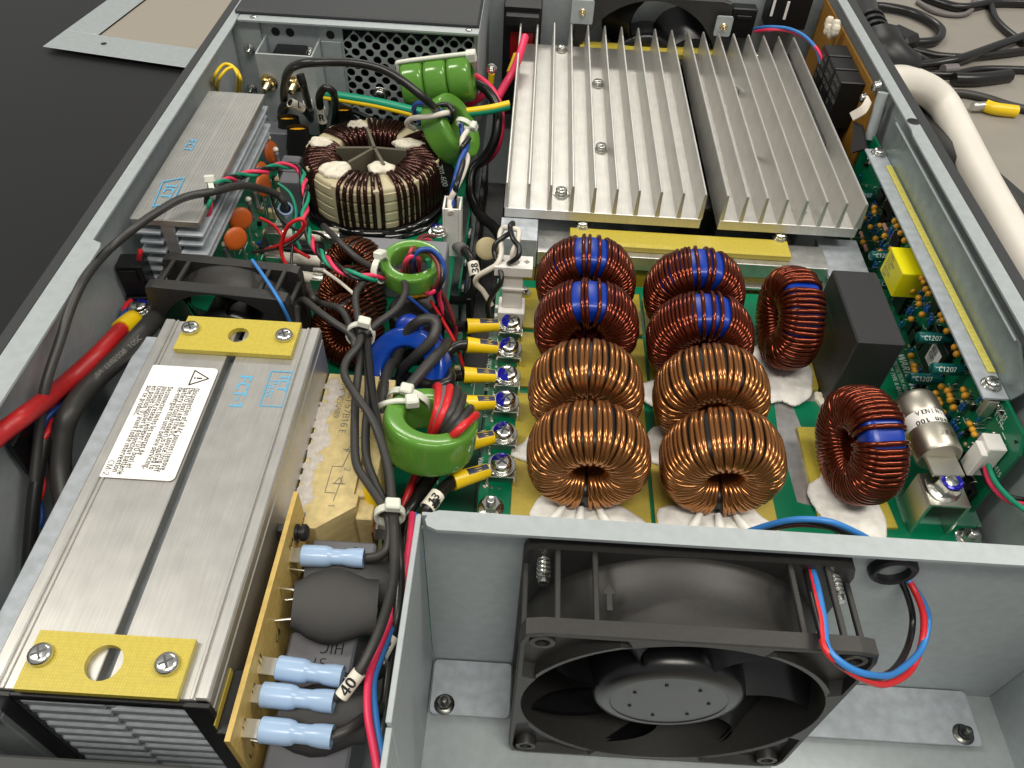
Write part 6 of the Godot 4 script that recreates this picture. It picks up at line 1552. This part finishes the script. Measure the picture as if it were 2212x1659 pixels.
func build_right() -> void:
	# angle bracket with yellow strip along the right wall
	var o := thing("angle_bracket", "long pale angle bracket with yellow strip above the control board", "bracket", Vector3(158, 105, -235))
	part(G().box(Vector3(148.2, 103.6, -346), Vector3(160.0, 105, -134), 0.2), "flange", "alu_pale", o)
	var g := G(Transform3D(Basis(Vector3(0, 0, 1), Vector3(0, 1, 0), Vector3(-1, 0, 0)), Vector3(161.6, 0, 0)))
	g.prism(PackedVector2Array([Vector2(-352, 124.6), Vector2(-345, 103.6), Vector2(-134, 103.6), Vector2(-130, 114), Vector2(-150, 124.6)]), 1.4)
	part(g, "web", "bracket_web", o)
	part(G().box(Vector3(159.0, 124.0, -344), Vector3(160.15, 125.2, -152), 0.3), "edge", "zinc", o)
	part(G().box(Vector3(155.6, 105.05, -326), Vector3(159.4, 106.0, -150), 0.4), "foam_strip", "fr4_pale", o)
	screw(P(1897, 333, 105), Vector3.UP, 3.6, o, "screw", true, "", 0.7)
	screw(P(2140, 832, 105), Vector3.UP, 3.6, o, "screw", true, "", 0.3)
	part(G().box(P(2130, 880, 97) + Vector3(-2, -5, -2), P(2130, 880, 97) + Vector3(3, 6, 2), 0.3), "foot", "tin", o)
	# control board standing upright along the right wall
	var X := 158.5
	var b := thing("control_board", "upright dark green control board crowded with amber and blue parts", "circuit board", Vector3(X, 60, -220))
	var bg := G(Transform3D(Basis(Vector3(0, 0, 1), Vector3(0, 1, 0), Vector3(-1, 0, 0)), Vector3(X + 1.6, 0, 0)))
	bg.prism(PackedVector2Array([Vector2(-372, 30), Vector2(-108, 30), Vector2(-108, 96), Vector2(-114, 104), Vector2(-372, 104)]), 1.6)
	var bd := part(bg, "board", "pcb", b)
	var amber := [[205, 150], [205, 190], [115, 240], [255, 305], [170, 318], [385, 265], [405, 310], [295, 395], [215, 420], [435, 370], [470, 435], [105, 450], [350, 510], [255, 535], [620, 765], [635, 800], [540, 875], [655, 860], [680, 900], [590, 935], [595, 990], [620, 1080], [525, 1120], [785, 1085], [800, 1130], [840, 1225], [905, 1365], [925, 1425], [520, 1445], [545, 1530], [550, 1555], [400, 875]]
	var pts := []
	for q in amber: pts.append(Vector2(1837.8 + 0.248 * q[0], 411.5 + 0.248 * q[1]))
	for q in [[990, 795], [1020, 815], [960, 830], [1030, 840], [975, 860], [1035, 862], [985, 880], [1050, 900], [1000, 925], [1100, 810], [1110, 840], [1130, 980], [1145, 1010], [1155, 1035], [835, 640], [850, 690], [855, 720]]: pts.append(Vector2(1608.5 + 0.4298 * q[0], 493.7 + 0.4298 * q[1]))
	var rg := RandomNumberGenerator.new(); rg.seed = 33
	var off := Vector3(-5, 0, 0)
	for q: Vector2 in pts:
		var p := PX(q.x, q.y, X - 5.5)
		var r := rg.randf_range(1.45, 1.95)
		var ax := Vector3(0.15, rg.randf_range(-0.3, 0.3), 1).normalized()
		var c := part(G(frame(p, ax)).lathe([Vector2(0, -1.5), Vector2(r * 0.7, -1.35), Vector2(r, -0.5), Vector2(r, 0.5), Vector2(r * 0.7, 1.35), Vector2(0, 1.5)], 14, 70), "ceramic_capacitor", "cap_amber", b)
		for s: float in [-1.0, 1.0]: part(G().tube(PackedVector3Array([p + Vector3(0.8, s * 1.0, 0), Vector3(X - 0.1, p.y + s * 1.6, p.z)]), 0.28, 5), "lead", "tin", c)
	var blues := []
	for q in [[160, 220], [175, 260], [345, 345], [365, 385], [205, 330], [230, 380], [270, 465], [290, 500], [605, 895], [630, 960], [525, 1035], [535, 1065], [655, 1015], [660, 1040], [700, 1095], [695, 1120], [700, 1145], [440, 1165], [525, 1405], [600, 1580], [210, 640], [220, 660], [225, 80], [225, 110], [345, 360], [500, 1048], [680, 1030]]: blues.append(Vector2(1837.8 + 0.248 * q[0], 411.5 + 0.248 * q[1]))
	for q in [[1100, 900], [1050, 970], [1055, 1000], [1080, 1040], [960, 740], [900, 760], [1090, 890], [1045, 985]]: blues.append(Vector2(1608.5 + 0.4298 * q[0], 493.7 + 0.4298 * q[1]))
	for q: Vector2 in blues:
		var p := PX(q.x, q.y, X - 2.5)
		var c := beads(p + Vector3(0, -2.4, 0), p + Vector3(0, 2.4, 0), 0.95, "res_blue", "resistor", b)
		part(G().tube(PackedVector3Array([p + Vector3(1.5, -4.0, 0), p + Vector3(0, -3.4, 0), p + Vector3(0, 3.4, 0), p + Vector3(1.5, 4.0, 0)]), 0.3, 5), "lead", "tin", c)
	for q in [[95, 390], [130, 500], [300, 320]]:
		var p := PX(1837.8 + 0.248 * q[0], 411.5 + 0.248 * q[1], X - 4)
		beads(p + Vector3(0, 0, -3.5), p + Vector3(0, 0, 3.5), 1.4, "res_pink", "resistor", b)
	# flat chips
	for q in [[510, 1185, 8, 6], [540, 1275, 8, 6], [290, 230, 9, 7], [390, 440, 8, 10], [430, 950, 14, 12], [330, 160, 10, 12], [250, 60, 8, 9], [500, 700, 8, 6], [740, 1010, 6, 9], [600, 1340, 6, 5]]:
		var p := PX(1837.8 + 0.248 * q[0], 411.5 + 0.248 * q[1], X - 3)
		var c := part(G().box(p + Vector3(-0.8, -q[2] / 2.0, -q[3] / 2.0), Vector3(X - 0.4, p.y + q[2] / 2.0, p.z + q[3] / 2.0), 0.3), "chip", "chip", b)
		for i in 4:
			for s: float in [-1.0, 1.0]:
				part(G().box(Vector3(X - 1.8, p.y - q[2] / 2.0 + (i + 0.5) * q[2] / 4.0 - 0.35, p.z + s * q[3] / 2.0 + minf(0, s * 1.2)), Vector3(X - 0.2, p.y - q[2] / 2.0 + (i + 0.5) * q[2] / 4.0 + 0.35, p.z + s * q[3] / 2.0 + maxf(0, s * 1.2)), 0.05), "pin", "tin", c)
	var pc := PX(1837.8 + 0.248 * 725, 411.5 + 0.248 * 1425, X - 4)
	var sq := part(G().box(pc + Vector3(-1.0, -11, -11), Vector3(X - 0.3, pc.y + 11, pc.z + 11), 0.4), "square_chip", "chip", b)
	part(G().box(pc + Vector3(-1.25, -6, -3.5), pc + Vector3(-1.05, 6, 8), 0.02), "chip_label", "paper", sq)
	var lbs := Basis(Vector3(0, 0, 1), Vector3(0, 1, 0), Vector3(-1, 0, 0))
	text("V2.5", Transform3D(lbs, pc + Vector3(-1.3, 3, -2.5)), 3.0, "black_print", sq)
	text("C-20", Transform3D(lbs, pc + Vector3(-1.3, -1, -2.5)), 3.0, "black_print", sq)
	# teal film capacitors
	for q in [[330, 575, 16], [350, 820, 14], [800, 1292, 18], [930, 1562, 18], [720, 1645, 18], [140, 50, 14]]:
		var p := PX(1837.8 + 0.248 * q[0], 411.5 + 0.248 * q[1], X - 5)
		var c := part(G(frame(Vector3(X - 0.4, p.y, p.z), Vector3.LEFT)).lathe([Vector2(0, 0), Vector2(2.4, 0.2), Vector2(3.0, 1.0), Vector2(3.0, q[2] - 1.0), Vector2(2.4, q[2] - 0.2), Vector2(0, q[2])], 16, 50), "film_capacitor", "cap_teal", b)
		text("C1207", Transform3D(Basis(Vector3.RIGHT, Vector3(0, 0.75, -0.66), Vector3(0, 0.66, 0.75)), Vector3(X - q[2] + 2.0, p.y + 2.05, p.z + 2.3)), 2.6, "silk", c)
	# yellow box capacitor
	var yc := PX(1958, 582, X - 12)
	var yb := part(G().box(Vector3(X - 16, 80, -255), Vector3(X - 0.3, 97, -231), 0.5), "yellow_capacitor", "box_yellow", b)
	for i in 5: text(["100n", "X2 MKP", "275V~", "40/100", "GMF"][i], Transform3D(lbs, Vector3(X - 16.05, 94.5 - i * 3.0, -252)), 2.6, "grey_print", yb)
	# random small surface parts
	for i in 330:
		var p := Vector3(X - 0.1, rg.randf_range(36, 102), rg.randf_range(-360, -114))
		var w := rg.randf_range(0.8, 2.2)
		match i % 5:
			0, 1: part(G().box(p + Vector3(-0.9, 0, 0), p + Vector3(0, w * 0.7, w), 0.1), "chip_part", "chip" if i % 2 == 0 else "cream_part", b)
			2: part(G(frame(p, Vector3.LEFT)).lathe([Vector2(0.8, 0), Vector2(0.5, 0.8), Vector2(0, 1.0)], 7), "solder_joint", "tin", b)
			3: part(G().tube(PackedVector3Array([p, p + Vector3(-2.2, 0.3, 0), p + Vector3(-2.2, 3.0, 0.4), p + Vector3(0, 3.4, 0.5)]), 0.3, 5), "jumper", "tin", b)
			4: part(G().box(p + Vector3(-0.06, 0, 0), p + Vector3(0, 0.5, 3 + w), 0.0), "silk_print", "silk", bd)
	for i in 150:
		var p := Vector3(X - 2.2, rg.randf_range(38, 101), rg.randf_range(-355, -116))
		if i % 3 == 0:
			beads(p + Vector3(0, -1.8, 0), p + Vector3(0, 1.8, 0), 0.75, "res_blue", "resistor", b)
		elif i % 3 == 1:
			part(G().tube(PackedVector3Array([p + Vector3(2.2, 0, 0), p + Vector3(-2.0, 0, 0)]), 0.32, 5), "pin", "tin", b)
		else:
			part(G().box(p + Vector3(-0.4, -1.4, -1.0), p + Vector3(2.2, 1.4, 1.0), 0.2), "transistor", "chip", b)
	for q in [["CNM6", 2148, 868, 4.0], ["FUT1", 2158, 876, 4.0], ["1CT1", 2150, 890, 4.0], ["CNM15", 2140, 985, 3.6], ["CM118", 2112, 940, 3.0], ["CM117", 2106, 930, 3.0]]:
		var p := PX(q[1], q[2], X - 0.1)
		text(q[0], Transform3D(lbs, p), q[3], "silk", bd)
	# white connector with three wires
	var wc := thing("white_connector", "white plug at the lower corner of the control board", "connector", PX(2125, 980, X - 4))
	var w0 := PX(2118, 985, X - 7)
	part(G(Transform3D(Basis.IDENTITY, w0)).box(Vector3(-2, -10, -6), Vector3(6.5, 10, 4), 0.5).box(Vector3(-5, -8, -3), Vector3(-2, 8, 6), 0.5), "housing", "nylon", wc)
	for q in [["wire_green", [[2135, 1005, 84], [2150, 1040, 88], [2180, 1075, 92], [2212, 1100, 96], [2240, 1115, 98]], "green wire from the control board's white plug"], ["wire_pink", [[2128, 1010, 82], [2140, 1045, 84], [2175, 1080, 88], [2212, 1090, 92], [2240, 1095, 96]], "red wire from the control board's white plug"], ["cable_black", [[2122, 1014, 80], [2138, 1048, 82], [2170, 1070, 86], [2212, 1080, 90], [2240, 1083, 94]], "black wire from the control board's white plug"]]:
		cable("plug_wire", q[1], 1.2, q[0], q[2], "wire", "wires of the control board plug")
	var cb := thing("cable_clip", "black cable clip on the case wall below the white plug", "clip", PX(2098, 1045, 164))
	part(G().box(PX(2098, 1042, 160) + Vector3(-4, -8, -9), PX(2098, 1042, 160) + Vector3(4, 4, 9), 0.6).box(PX(2098, 1042, 160) + Vector3(-7, -3, 2), PX(2098, 1042, 160) + Vector3(-4, 4, 7), 0.4), "clip", "black_plastic", cb)
	var rb := thing("ribbon_cable", "striped ribbon cable curling below the corner of the green board", "cable", P(2150, 1180, 30))
	for i in 6:
		part(wire_geo([P(2120, 1160, 30) + Vector3(i * 1.3, 0, 0), P(2150, 1175, 26) + Vector3(i * 1.3, 0, 0), P(2172, 1196, 20) + Vector3(i * 1.3, 0, 0)], 0.7, 6, 4), "conductor", "wire_white" if i % 2 == 0 else "wire_grey", rb)
func build_rear() -> void:
	# rear fan and its brackets
	var f := thing("rear_fan", "black axial fan at the rear behind the finned heatsinks", "fan", Vector3(25, 2, -530))
	make_fan(f, Transform3D(Basis(Vector3.UP, 0.0), Vector3(25, 3, -518)), 120.0, 32.0, 5, 0.0, 1.1)
	for q in [[1232, 0, 1285, 48], [1540, 35, 1585, 75]]:
		var a := PZ(q[0], q[3], -513); var c := PZ(q[2], q[1], -513)
		var br := thing("fan_bracket", "small grey bracket with screw at the %s top corner of the rear fan" % ["breaker side", "relay side"][0 if q[0] < 1300 else 1], "bracket", (a + c) / 2, "rear fan brackets")
		part(G(facing((a + c) / 2, Vector3.BACK)).prism(rrect(absf(c.x - a.x), absf(c.y - a.y), 1.5), 2.0), "plate", "zinc", br)
		nut((a + c) / 2 + Vector3(0, 0, 2.1), Vector3.BACK, 2.0, br, 4.0, "brass")
	# breaker
	var k := thing("dc_breaker", "black breaker block with red lead holes behind the fins", "breaker", Vector3(-82, 40, -530))
	part(G().box(Vector3(-92, 20, -548), Vector3(-62, 112, -514), 1.0), "body", "black_plastic", k)
	part(G().box(Vector3(-86, 70, -513.9), Vector3(-68, 92, -513.0), 0.3), "red_window", "red_plastic", k)
	part(G().box(Vector3(-90, 100, -513.9), Vector3(-64, 108, -505), 0.5), "ledge", "black_plastic", k)
	# upright brown board with relays on the right wall at the rear
	var X := 160.0
	var b := thing("relay_board", "upright brown circuit board with black relays behind the finned heatsinks", "circuit board", Vector3(X, 60, -455))
	var bg := G(Transform3D(Basis(Vector3(0, 0, 1), Vector3(0, 1, 0), Vector3(-1, 0, 0)), Vector3(X + 1.6, 0, 0)))
	bg.prism(PackedVector2Array([Vector2(-540, 40), Vector2(-392, 40), Vector2(-380, 70), Vector2(-380, 122), Vector2(-540, 122)]), 1.6)
	part(bg, "board", "pcb_brown", b)
	for i in 3:
		var z := -463.0 + i * 19.0
		var y1 := 119.0 - i * 0.5
		var r := part(G().box(Vector3(X - 17, 84, z), Vector3(X - 0.2, y1, z + 17.5), 0.6), "relay", "black_plastic", b)
		for j in 4: text(["OMI-SH", "24VDC", "16A 250V", "CE"][j], Transform3D(Basis(Vector3(0, 0, 1), Vector3(0, 1, 0), Vector3(-1, 0, 0)), Vector3(X - 17.05, 114 - j * 5.5, z + 2)), 4.0, "grey_print", r)
	for q in [[1792, 45], [1806, 52], [1798, 68], [1806, 62], [1790, 60]]:
		var p := PX(q[0], q[1], X - 8)
		beads(p + Vector3(0, -5, 0), p + Vector3(0, 3, 0), 3.0, "glue_cream", "white_coated_part", b)
	screw(PX(1897, 188, X - 0.2), Vector3.LEFT, 3.6, b, "screw", true, "", 0.3)
	screw(PX(1868, 212, X - 4.2), Vector3.LEFT, 2.6, b, "screw", true, "", 0.3)
	var bm := thing("black_module", "black plastic module with white bars at the rear corner above the relays", "module", Vector3(140, 90, -540))
	part(G().box(Vector3(118, 98, -553), Vector3(150, 128, -534), 1.0), "body", "black_plastic", bm)
	part(G().box(Vector3(119, 108, -533.9), Vector3(121, 122, -533), 0.2).box(Vector3(130, 106, -533.9), Vector3(132, 120, -533), 0.2), "white_bar", "nylon", bm)
	var sw := thing("black_socket", "black socket on the rear wall with red and blue wires", "socket", Vector3(106, 90, -550))
	part(G().box(Vector3(92, 84, -556), Vector3(112, 108, -545), 0.8).box(Vector3(96, 100, -544.9), Vector3(108, 103, -543), 0.3), "body", "black_plastic", sw)
	cable("rear_wire", [[1632, 68, 100], [1660, 64, 108], [1700, 66, 112], [1740, 82, 114], [1768, 110, 114], [1780, 138, 108]], 1.2, "wire_pink", "red wire arching from the rear socket to the relays", "wire", "rear wire pair")
	cable("rear_wire", [[1630, 62, 100], [1658, 58, 109], [1700, 61, 114], [1735, 76, 116], [1762, 104, 114], [1774, 140, 106]], 1.2, "wire_blue", "blue wire arching from the rear socket to the relays", "wire", "rear wire pair")
	# dark module right of the fins
	var dm := thing("black_enclosure", "long black plastic enclosure between the fins and the relay board", "enclosure", Vector3(145, 40, -440))
	part(G().box(Vector3(128, 20, -505), Vector3(143, 92, -372), 1.0), "body", "black_plastic", dm)
	part(G().box(Vector3(128, 20, -371.5), Vector3(147, 78, -350), 0.8), "end_cap", "zinc", dm)
	twist("grey_pair", [[1808, 190, 100], [1822, 215, 92], [1832, 250, 84], [1828, 290, 74], [1820, 330, 62]], ["wire_grey", "wire_grey"], 2.2, 22.0, ["upper grey strand of the twisted pair below the relays", "lower grey strand of the twisted pair below the relays"], "grey twisted pair")
	var rbn := thing("ribbon_cable", "cream ribbon cable folded below the relay board", "cable", PX(1860, 240, 152))
	for i in 8:
		part(wire_geo([PX(1874, 208, 154) + Vector3(0, 0, i * 1.2), PX(1868, 230, 152) + Vector3(-2, 0, i * 1.2), PX(1850, 246, 150) + Vector3(-4, 0, i * 1.2)], 0.7, 6, 5), "conductor", "wire_white", rbn)
	var bs := thing("black_shield", "black insulating sheet below the ribbon cable", "sheet", PX(1840, 290, 150))
	var q0 := [PX(1845, 262, 148), PX(1862, 270, 152), PX(1872, 320, 152), PX(1838, 330, 146)]
	var sg := G()
	sg.quad(q0[0], q0[1], q0[2], q0[3]); 
	for i in 4: q0[i] += Vector3(1.2, -0.6, 0)
	sg.quad(q0[0], q0[1], q0[2], q0[3])
	part(sg, "sheet", "shrink", bs)
	var wp := thing("pale_post", "pale grey round post below the rim beside the relay board", "post", PX(1890, 300, 160))
	part(G().tube(PackedVector3Array([PX(1908, 200, 158), PX(1878, 300, 158)]), 3.4, 14), "post", "zinc", wp)
	# dark floor clutter between the left board and fins
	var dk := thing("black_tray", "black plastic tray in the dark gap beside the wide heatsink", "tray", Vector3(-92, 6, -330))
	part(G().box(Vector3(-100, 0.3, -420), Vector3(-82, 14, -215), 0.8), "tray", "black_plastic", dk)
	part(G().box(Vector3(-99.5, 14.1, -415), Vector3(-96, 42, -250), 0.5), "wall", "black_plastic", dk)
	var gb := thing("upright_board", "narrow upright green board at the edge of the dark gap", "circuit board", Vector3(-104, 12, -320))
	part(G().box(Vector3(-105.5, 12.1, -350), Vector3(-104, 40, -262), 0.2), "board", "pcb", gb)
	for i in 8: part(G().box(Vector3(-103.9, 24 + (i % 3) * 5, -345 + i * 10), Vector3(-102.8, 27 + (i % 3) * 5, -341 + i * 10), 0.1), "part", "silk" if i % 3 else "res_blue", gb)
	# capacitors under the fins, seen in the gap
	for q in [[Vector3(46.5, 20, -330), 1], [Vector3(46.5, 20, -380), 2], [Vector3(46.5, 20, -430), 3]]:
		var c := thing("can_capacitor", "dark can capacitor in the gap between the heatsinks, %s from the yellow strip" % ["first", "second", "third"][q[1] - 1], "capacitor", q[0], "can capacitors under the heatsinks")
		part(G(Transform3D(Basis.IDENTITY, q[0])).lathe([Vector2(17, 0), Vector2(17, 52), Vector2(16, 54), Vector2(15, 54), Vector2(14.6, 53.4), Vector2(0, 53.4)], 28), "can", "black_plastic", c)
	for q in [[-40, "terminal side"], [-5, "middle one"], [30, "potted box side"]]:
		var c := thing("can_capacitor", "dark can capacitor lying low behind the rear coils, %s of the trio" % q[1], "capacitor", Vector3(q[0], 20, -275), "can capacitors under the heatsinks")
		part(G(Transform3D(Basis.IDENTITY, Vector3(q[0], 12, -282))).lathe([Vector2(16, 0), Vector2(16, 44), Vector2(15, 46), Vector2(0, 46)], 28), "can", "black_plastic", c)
func build_bench() -> void:
	var T := -8.0
	var lid := thing("panel_frame", "loose pale metal panel with glossy beige face on the bench", "panel", P(300, 110, T + 7))
	var A := P(92, 100, T + 7); var B := P(432, 150, T + 7)
	var u := (B - A).normalized(); var w := Vector3(u.z, 0, -u.x)
	if w.z > 0: w = -w
	var t := Transform3D(Basis(u, w, Vector3.UP), A)
	part(G(t).box(Vector3(0, 0, -0.6), Vector3(420, 38, 0), 0.2).box(Vector3(0, 38.1, -0.6), Vector3(36, 420, 0), 0.2), "border", "zinc", lid)
	part(G(t).box(Vector3(36.2, 38.2, -2.4), Vector3(420, 420, -1.6), 0.1), "face", "beige_face", lid)
	part(G(t * Transform3D(Basis(Vector3.RIGHT, PI / 2), Vector3(52, 22, 0))).lathe([Vector2(3.0, 0.05), Vector2(0, 0.08)], 16), "hole", "black_plastic", lid)
	# white conduit
	cable("white_conduit", [[1890, 190, 60], [1934, 176, 54], [1988, 186, 40], [2034, 222, 26], [2072, 292, 14], [2120, 388, 8], [2182, 502, 8], [2250, 625, 8]], 13.5, "conduit", "thick white conduit bending beside the case on the bench", "conduit", "", 8)
	cable("black_hose", [[1950, 230, T + 12], [1992, 282, T + 12], [2071, 345, T + 12], [2150, 410, T + 12], [2260, 510, T + 12]], 12.0, "cable_dusty", "thick dark hose lying under the white conduit", "hose")
	var bc := [[[[2240, 8, T + 5], [2150, 6, T + 5], [2090, 16, T + 5], [2050, 12, T + 5], [1990, -10, T + 5]], 5.0, "cable_black", "thick black cable at the far edge of the bench"], [[[1982, 4, T + 3], [2022, 26, T + 3], [2071, 33, T + 3], [2098, 22, T + 3], [2110, -10, T + 3]], 3.0, "wire_grey", "grey cable curve at the far edge of the bench"], [[[1870, 30, T + 6], [1890, 14, T + 6], [1956, 23, T + 6], [2005, 43, T + 6], [2033, 66, T + 6], [2020, 88, T + 6], [1970, 93, T + 6]], 5.0, "cable_black", "black cable curling back to the inline filter"], [[[1940, 98, T + 6], [1990, 112, T + 5], [2040, 122, T + 5], [2110, 122, T + 5], [2240, 106, T + 5]], 4.0, "cable_black", "black cable leading straight away from the inline filter"], [[[1960, 145, T + 6], [2020, 138, T + 6], [2071, 128, T + 9], [2154, 99, T + 9], [2240, 68, T + 6]], 5.0, "cable_black", "black cable crossing above the others on the bench"], [[[1970, 158, T + 4], [2050, 162, T + 4], [2121, 150, T + 4], [2240, 152, T + 4]], 4.0, "cable_black", "black cable just above the bundle of tails"], [[[2060, 172, T + 6], [2110, 172, T + 6], [2180, 164, T + 5]], 7.0, "cable_black", "dark bundle of cable tails on the bench"], [[[2040, 203, T + 4], [2080, 202, T + 4], [2130, 212, T + 4], [2180, 228, T + 4], [2240, 242, T + 4]], 4.0, "cable_dusty", "dark cable above the yellow plug"], [[[2140, 8, T + 4], [2150, 40, T + 4], [2185, 75, T + 4], [2240, 110, T + 4]], 4.0, "cable_black", "black cable slanting down from the grey cable curve"], [[[1930, 60, T + 4], [1960, 100, T + 4], [2000, 130, T + 4], [2060, 152, T + 4]], 3.5, "cable_black", "black cable slanting below the inline filter"]]
	for q in bc: cable("bench_cable", q[0], q[1], q[2], q[3], "cable", "cables on the bench")
	var fl := thing("inline_filter", "black rounded inline filter block on a bench cable", "filter", P(1945, 95, T))
	var fa := P(1915, 72, T + 11); var fb := P(1972, 100, T + 11)
	var fd := (fb - fa).normalized()
	part(G(Transform3D(Basis(fd, Vector3.UP, fd.cross(Vector3.UP)), (fa + fb) / 2)).box(Vector3(-fa.distance_to(fb) / 2, -10, -14), Vector3(fa.distance_to(fb) / 2, 10, 14), 5.0), "block", "black_plastic", fl)
	var pl := thing("mains_plug", "black moulded plug with ribbed strain relief in the case side", "plug", P(1920, 130, 40))
	part(wire_geo([[1862, -40, 60], [1872, 20, 60], [1886, 62, 62], [1900, 92, 62]], 10.0, 16), "cord", "cable_black", pl)
	for i in 5:
		var p := P(1880 + i * 5, 50 + i * 12, 62)
		part(G(frame(p, P(1900, 98, 62) - P(1880, 50, 62))).lathe([Vector2(10, -2.5), Vector2(13, -2.5), Vector2(13, 2.5), Vector2(10, 2.5)], 18), "relief_rib", "black_plastic", pl)
	part(wire_geo([[1900, 92, 62], [1912, 118, 60], [1932, 140, 54], [1952, 155, 48]], 18.0, 20), "body", "black_plastic", pl)
	var ry := thing("phono_plug", "yellow phono plug with metal tip on the bench", "plug", P(2150, 236, T))
	part(wire_geo([[2128, 228, T + 6], [2150, 235, T + 6], [2195, 241, T + 5]], 6.0, 14), "yellow_body", "lug_yellow", ry)
	part(wire_geo([[2100, 230, T + 6], [2110, 230, T + 6], [2128, 229, T + 6]], 4.4, 12), "metal_tip", "tin", ry)
	var ja := thing("jack_plug", "small grey ribbed jack sleeve on a bench cable", "plug", P(2052, 150, T))
	part(wire_geo([[2036, 152, T + 6], [2066, 150, T + 6]], 6.0, 12), "sleeve", "wire_grey", ja)
	var sb := thing("black_block", "small black block beside the white conduit's root", "block", P(1975, 230, T))
	part(G().box(P(1962, 215, 10) + Vector3(-14, -18, -20), P(1975, 225, 10) + Vector3(22, 8, 20), 2.0), "body", "black_plastic", sb)
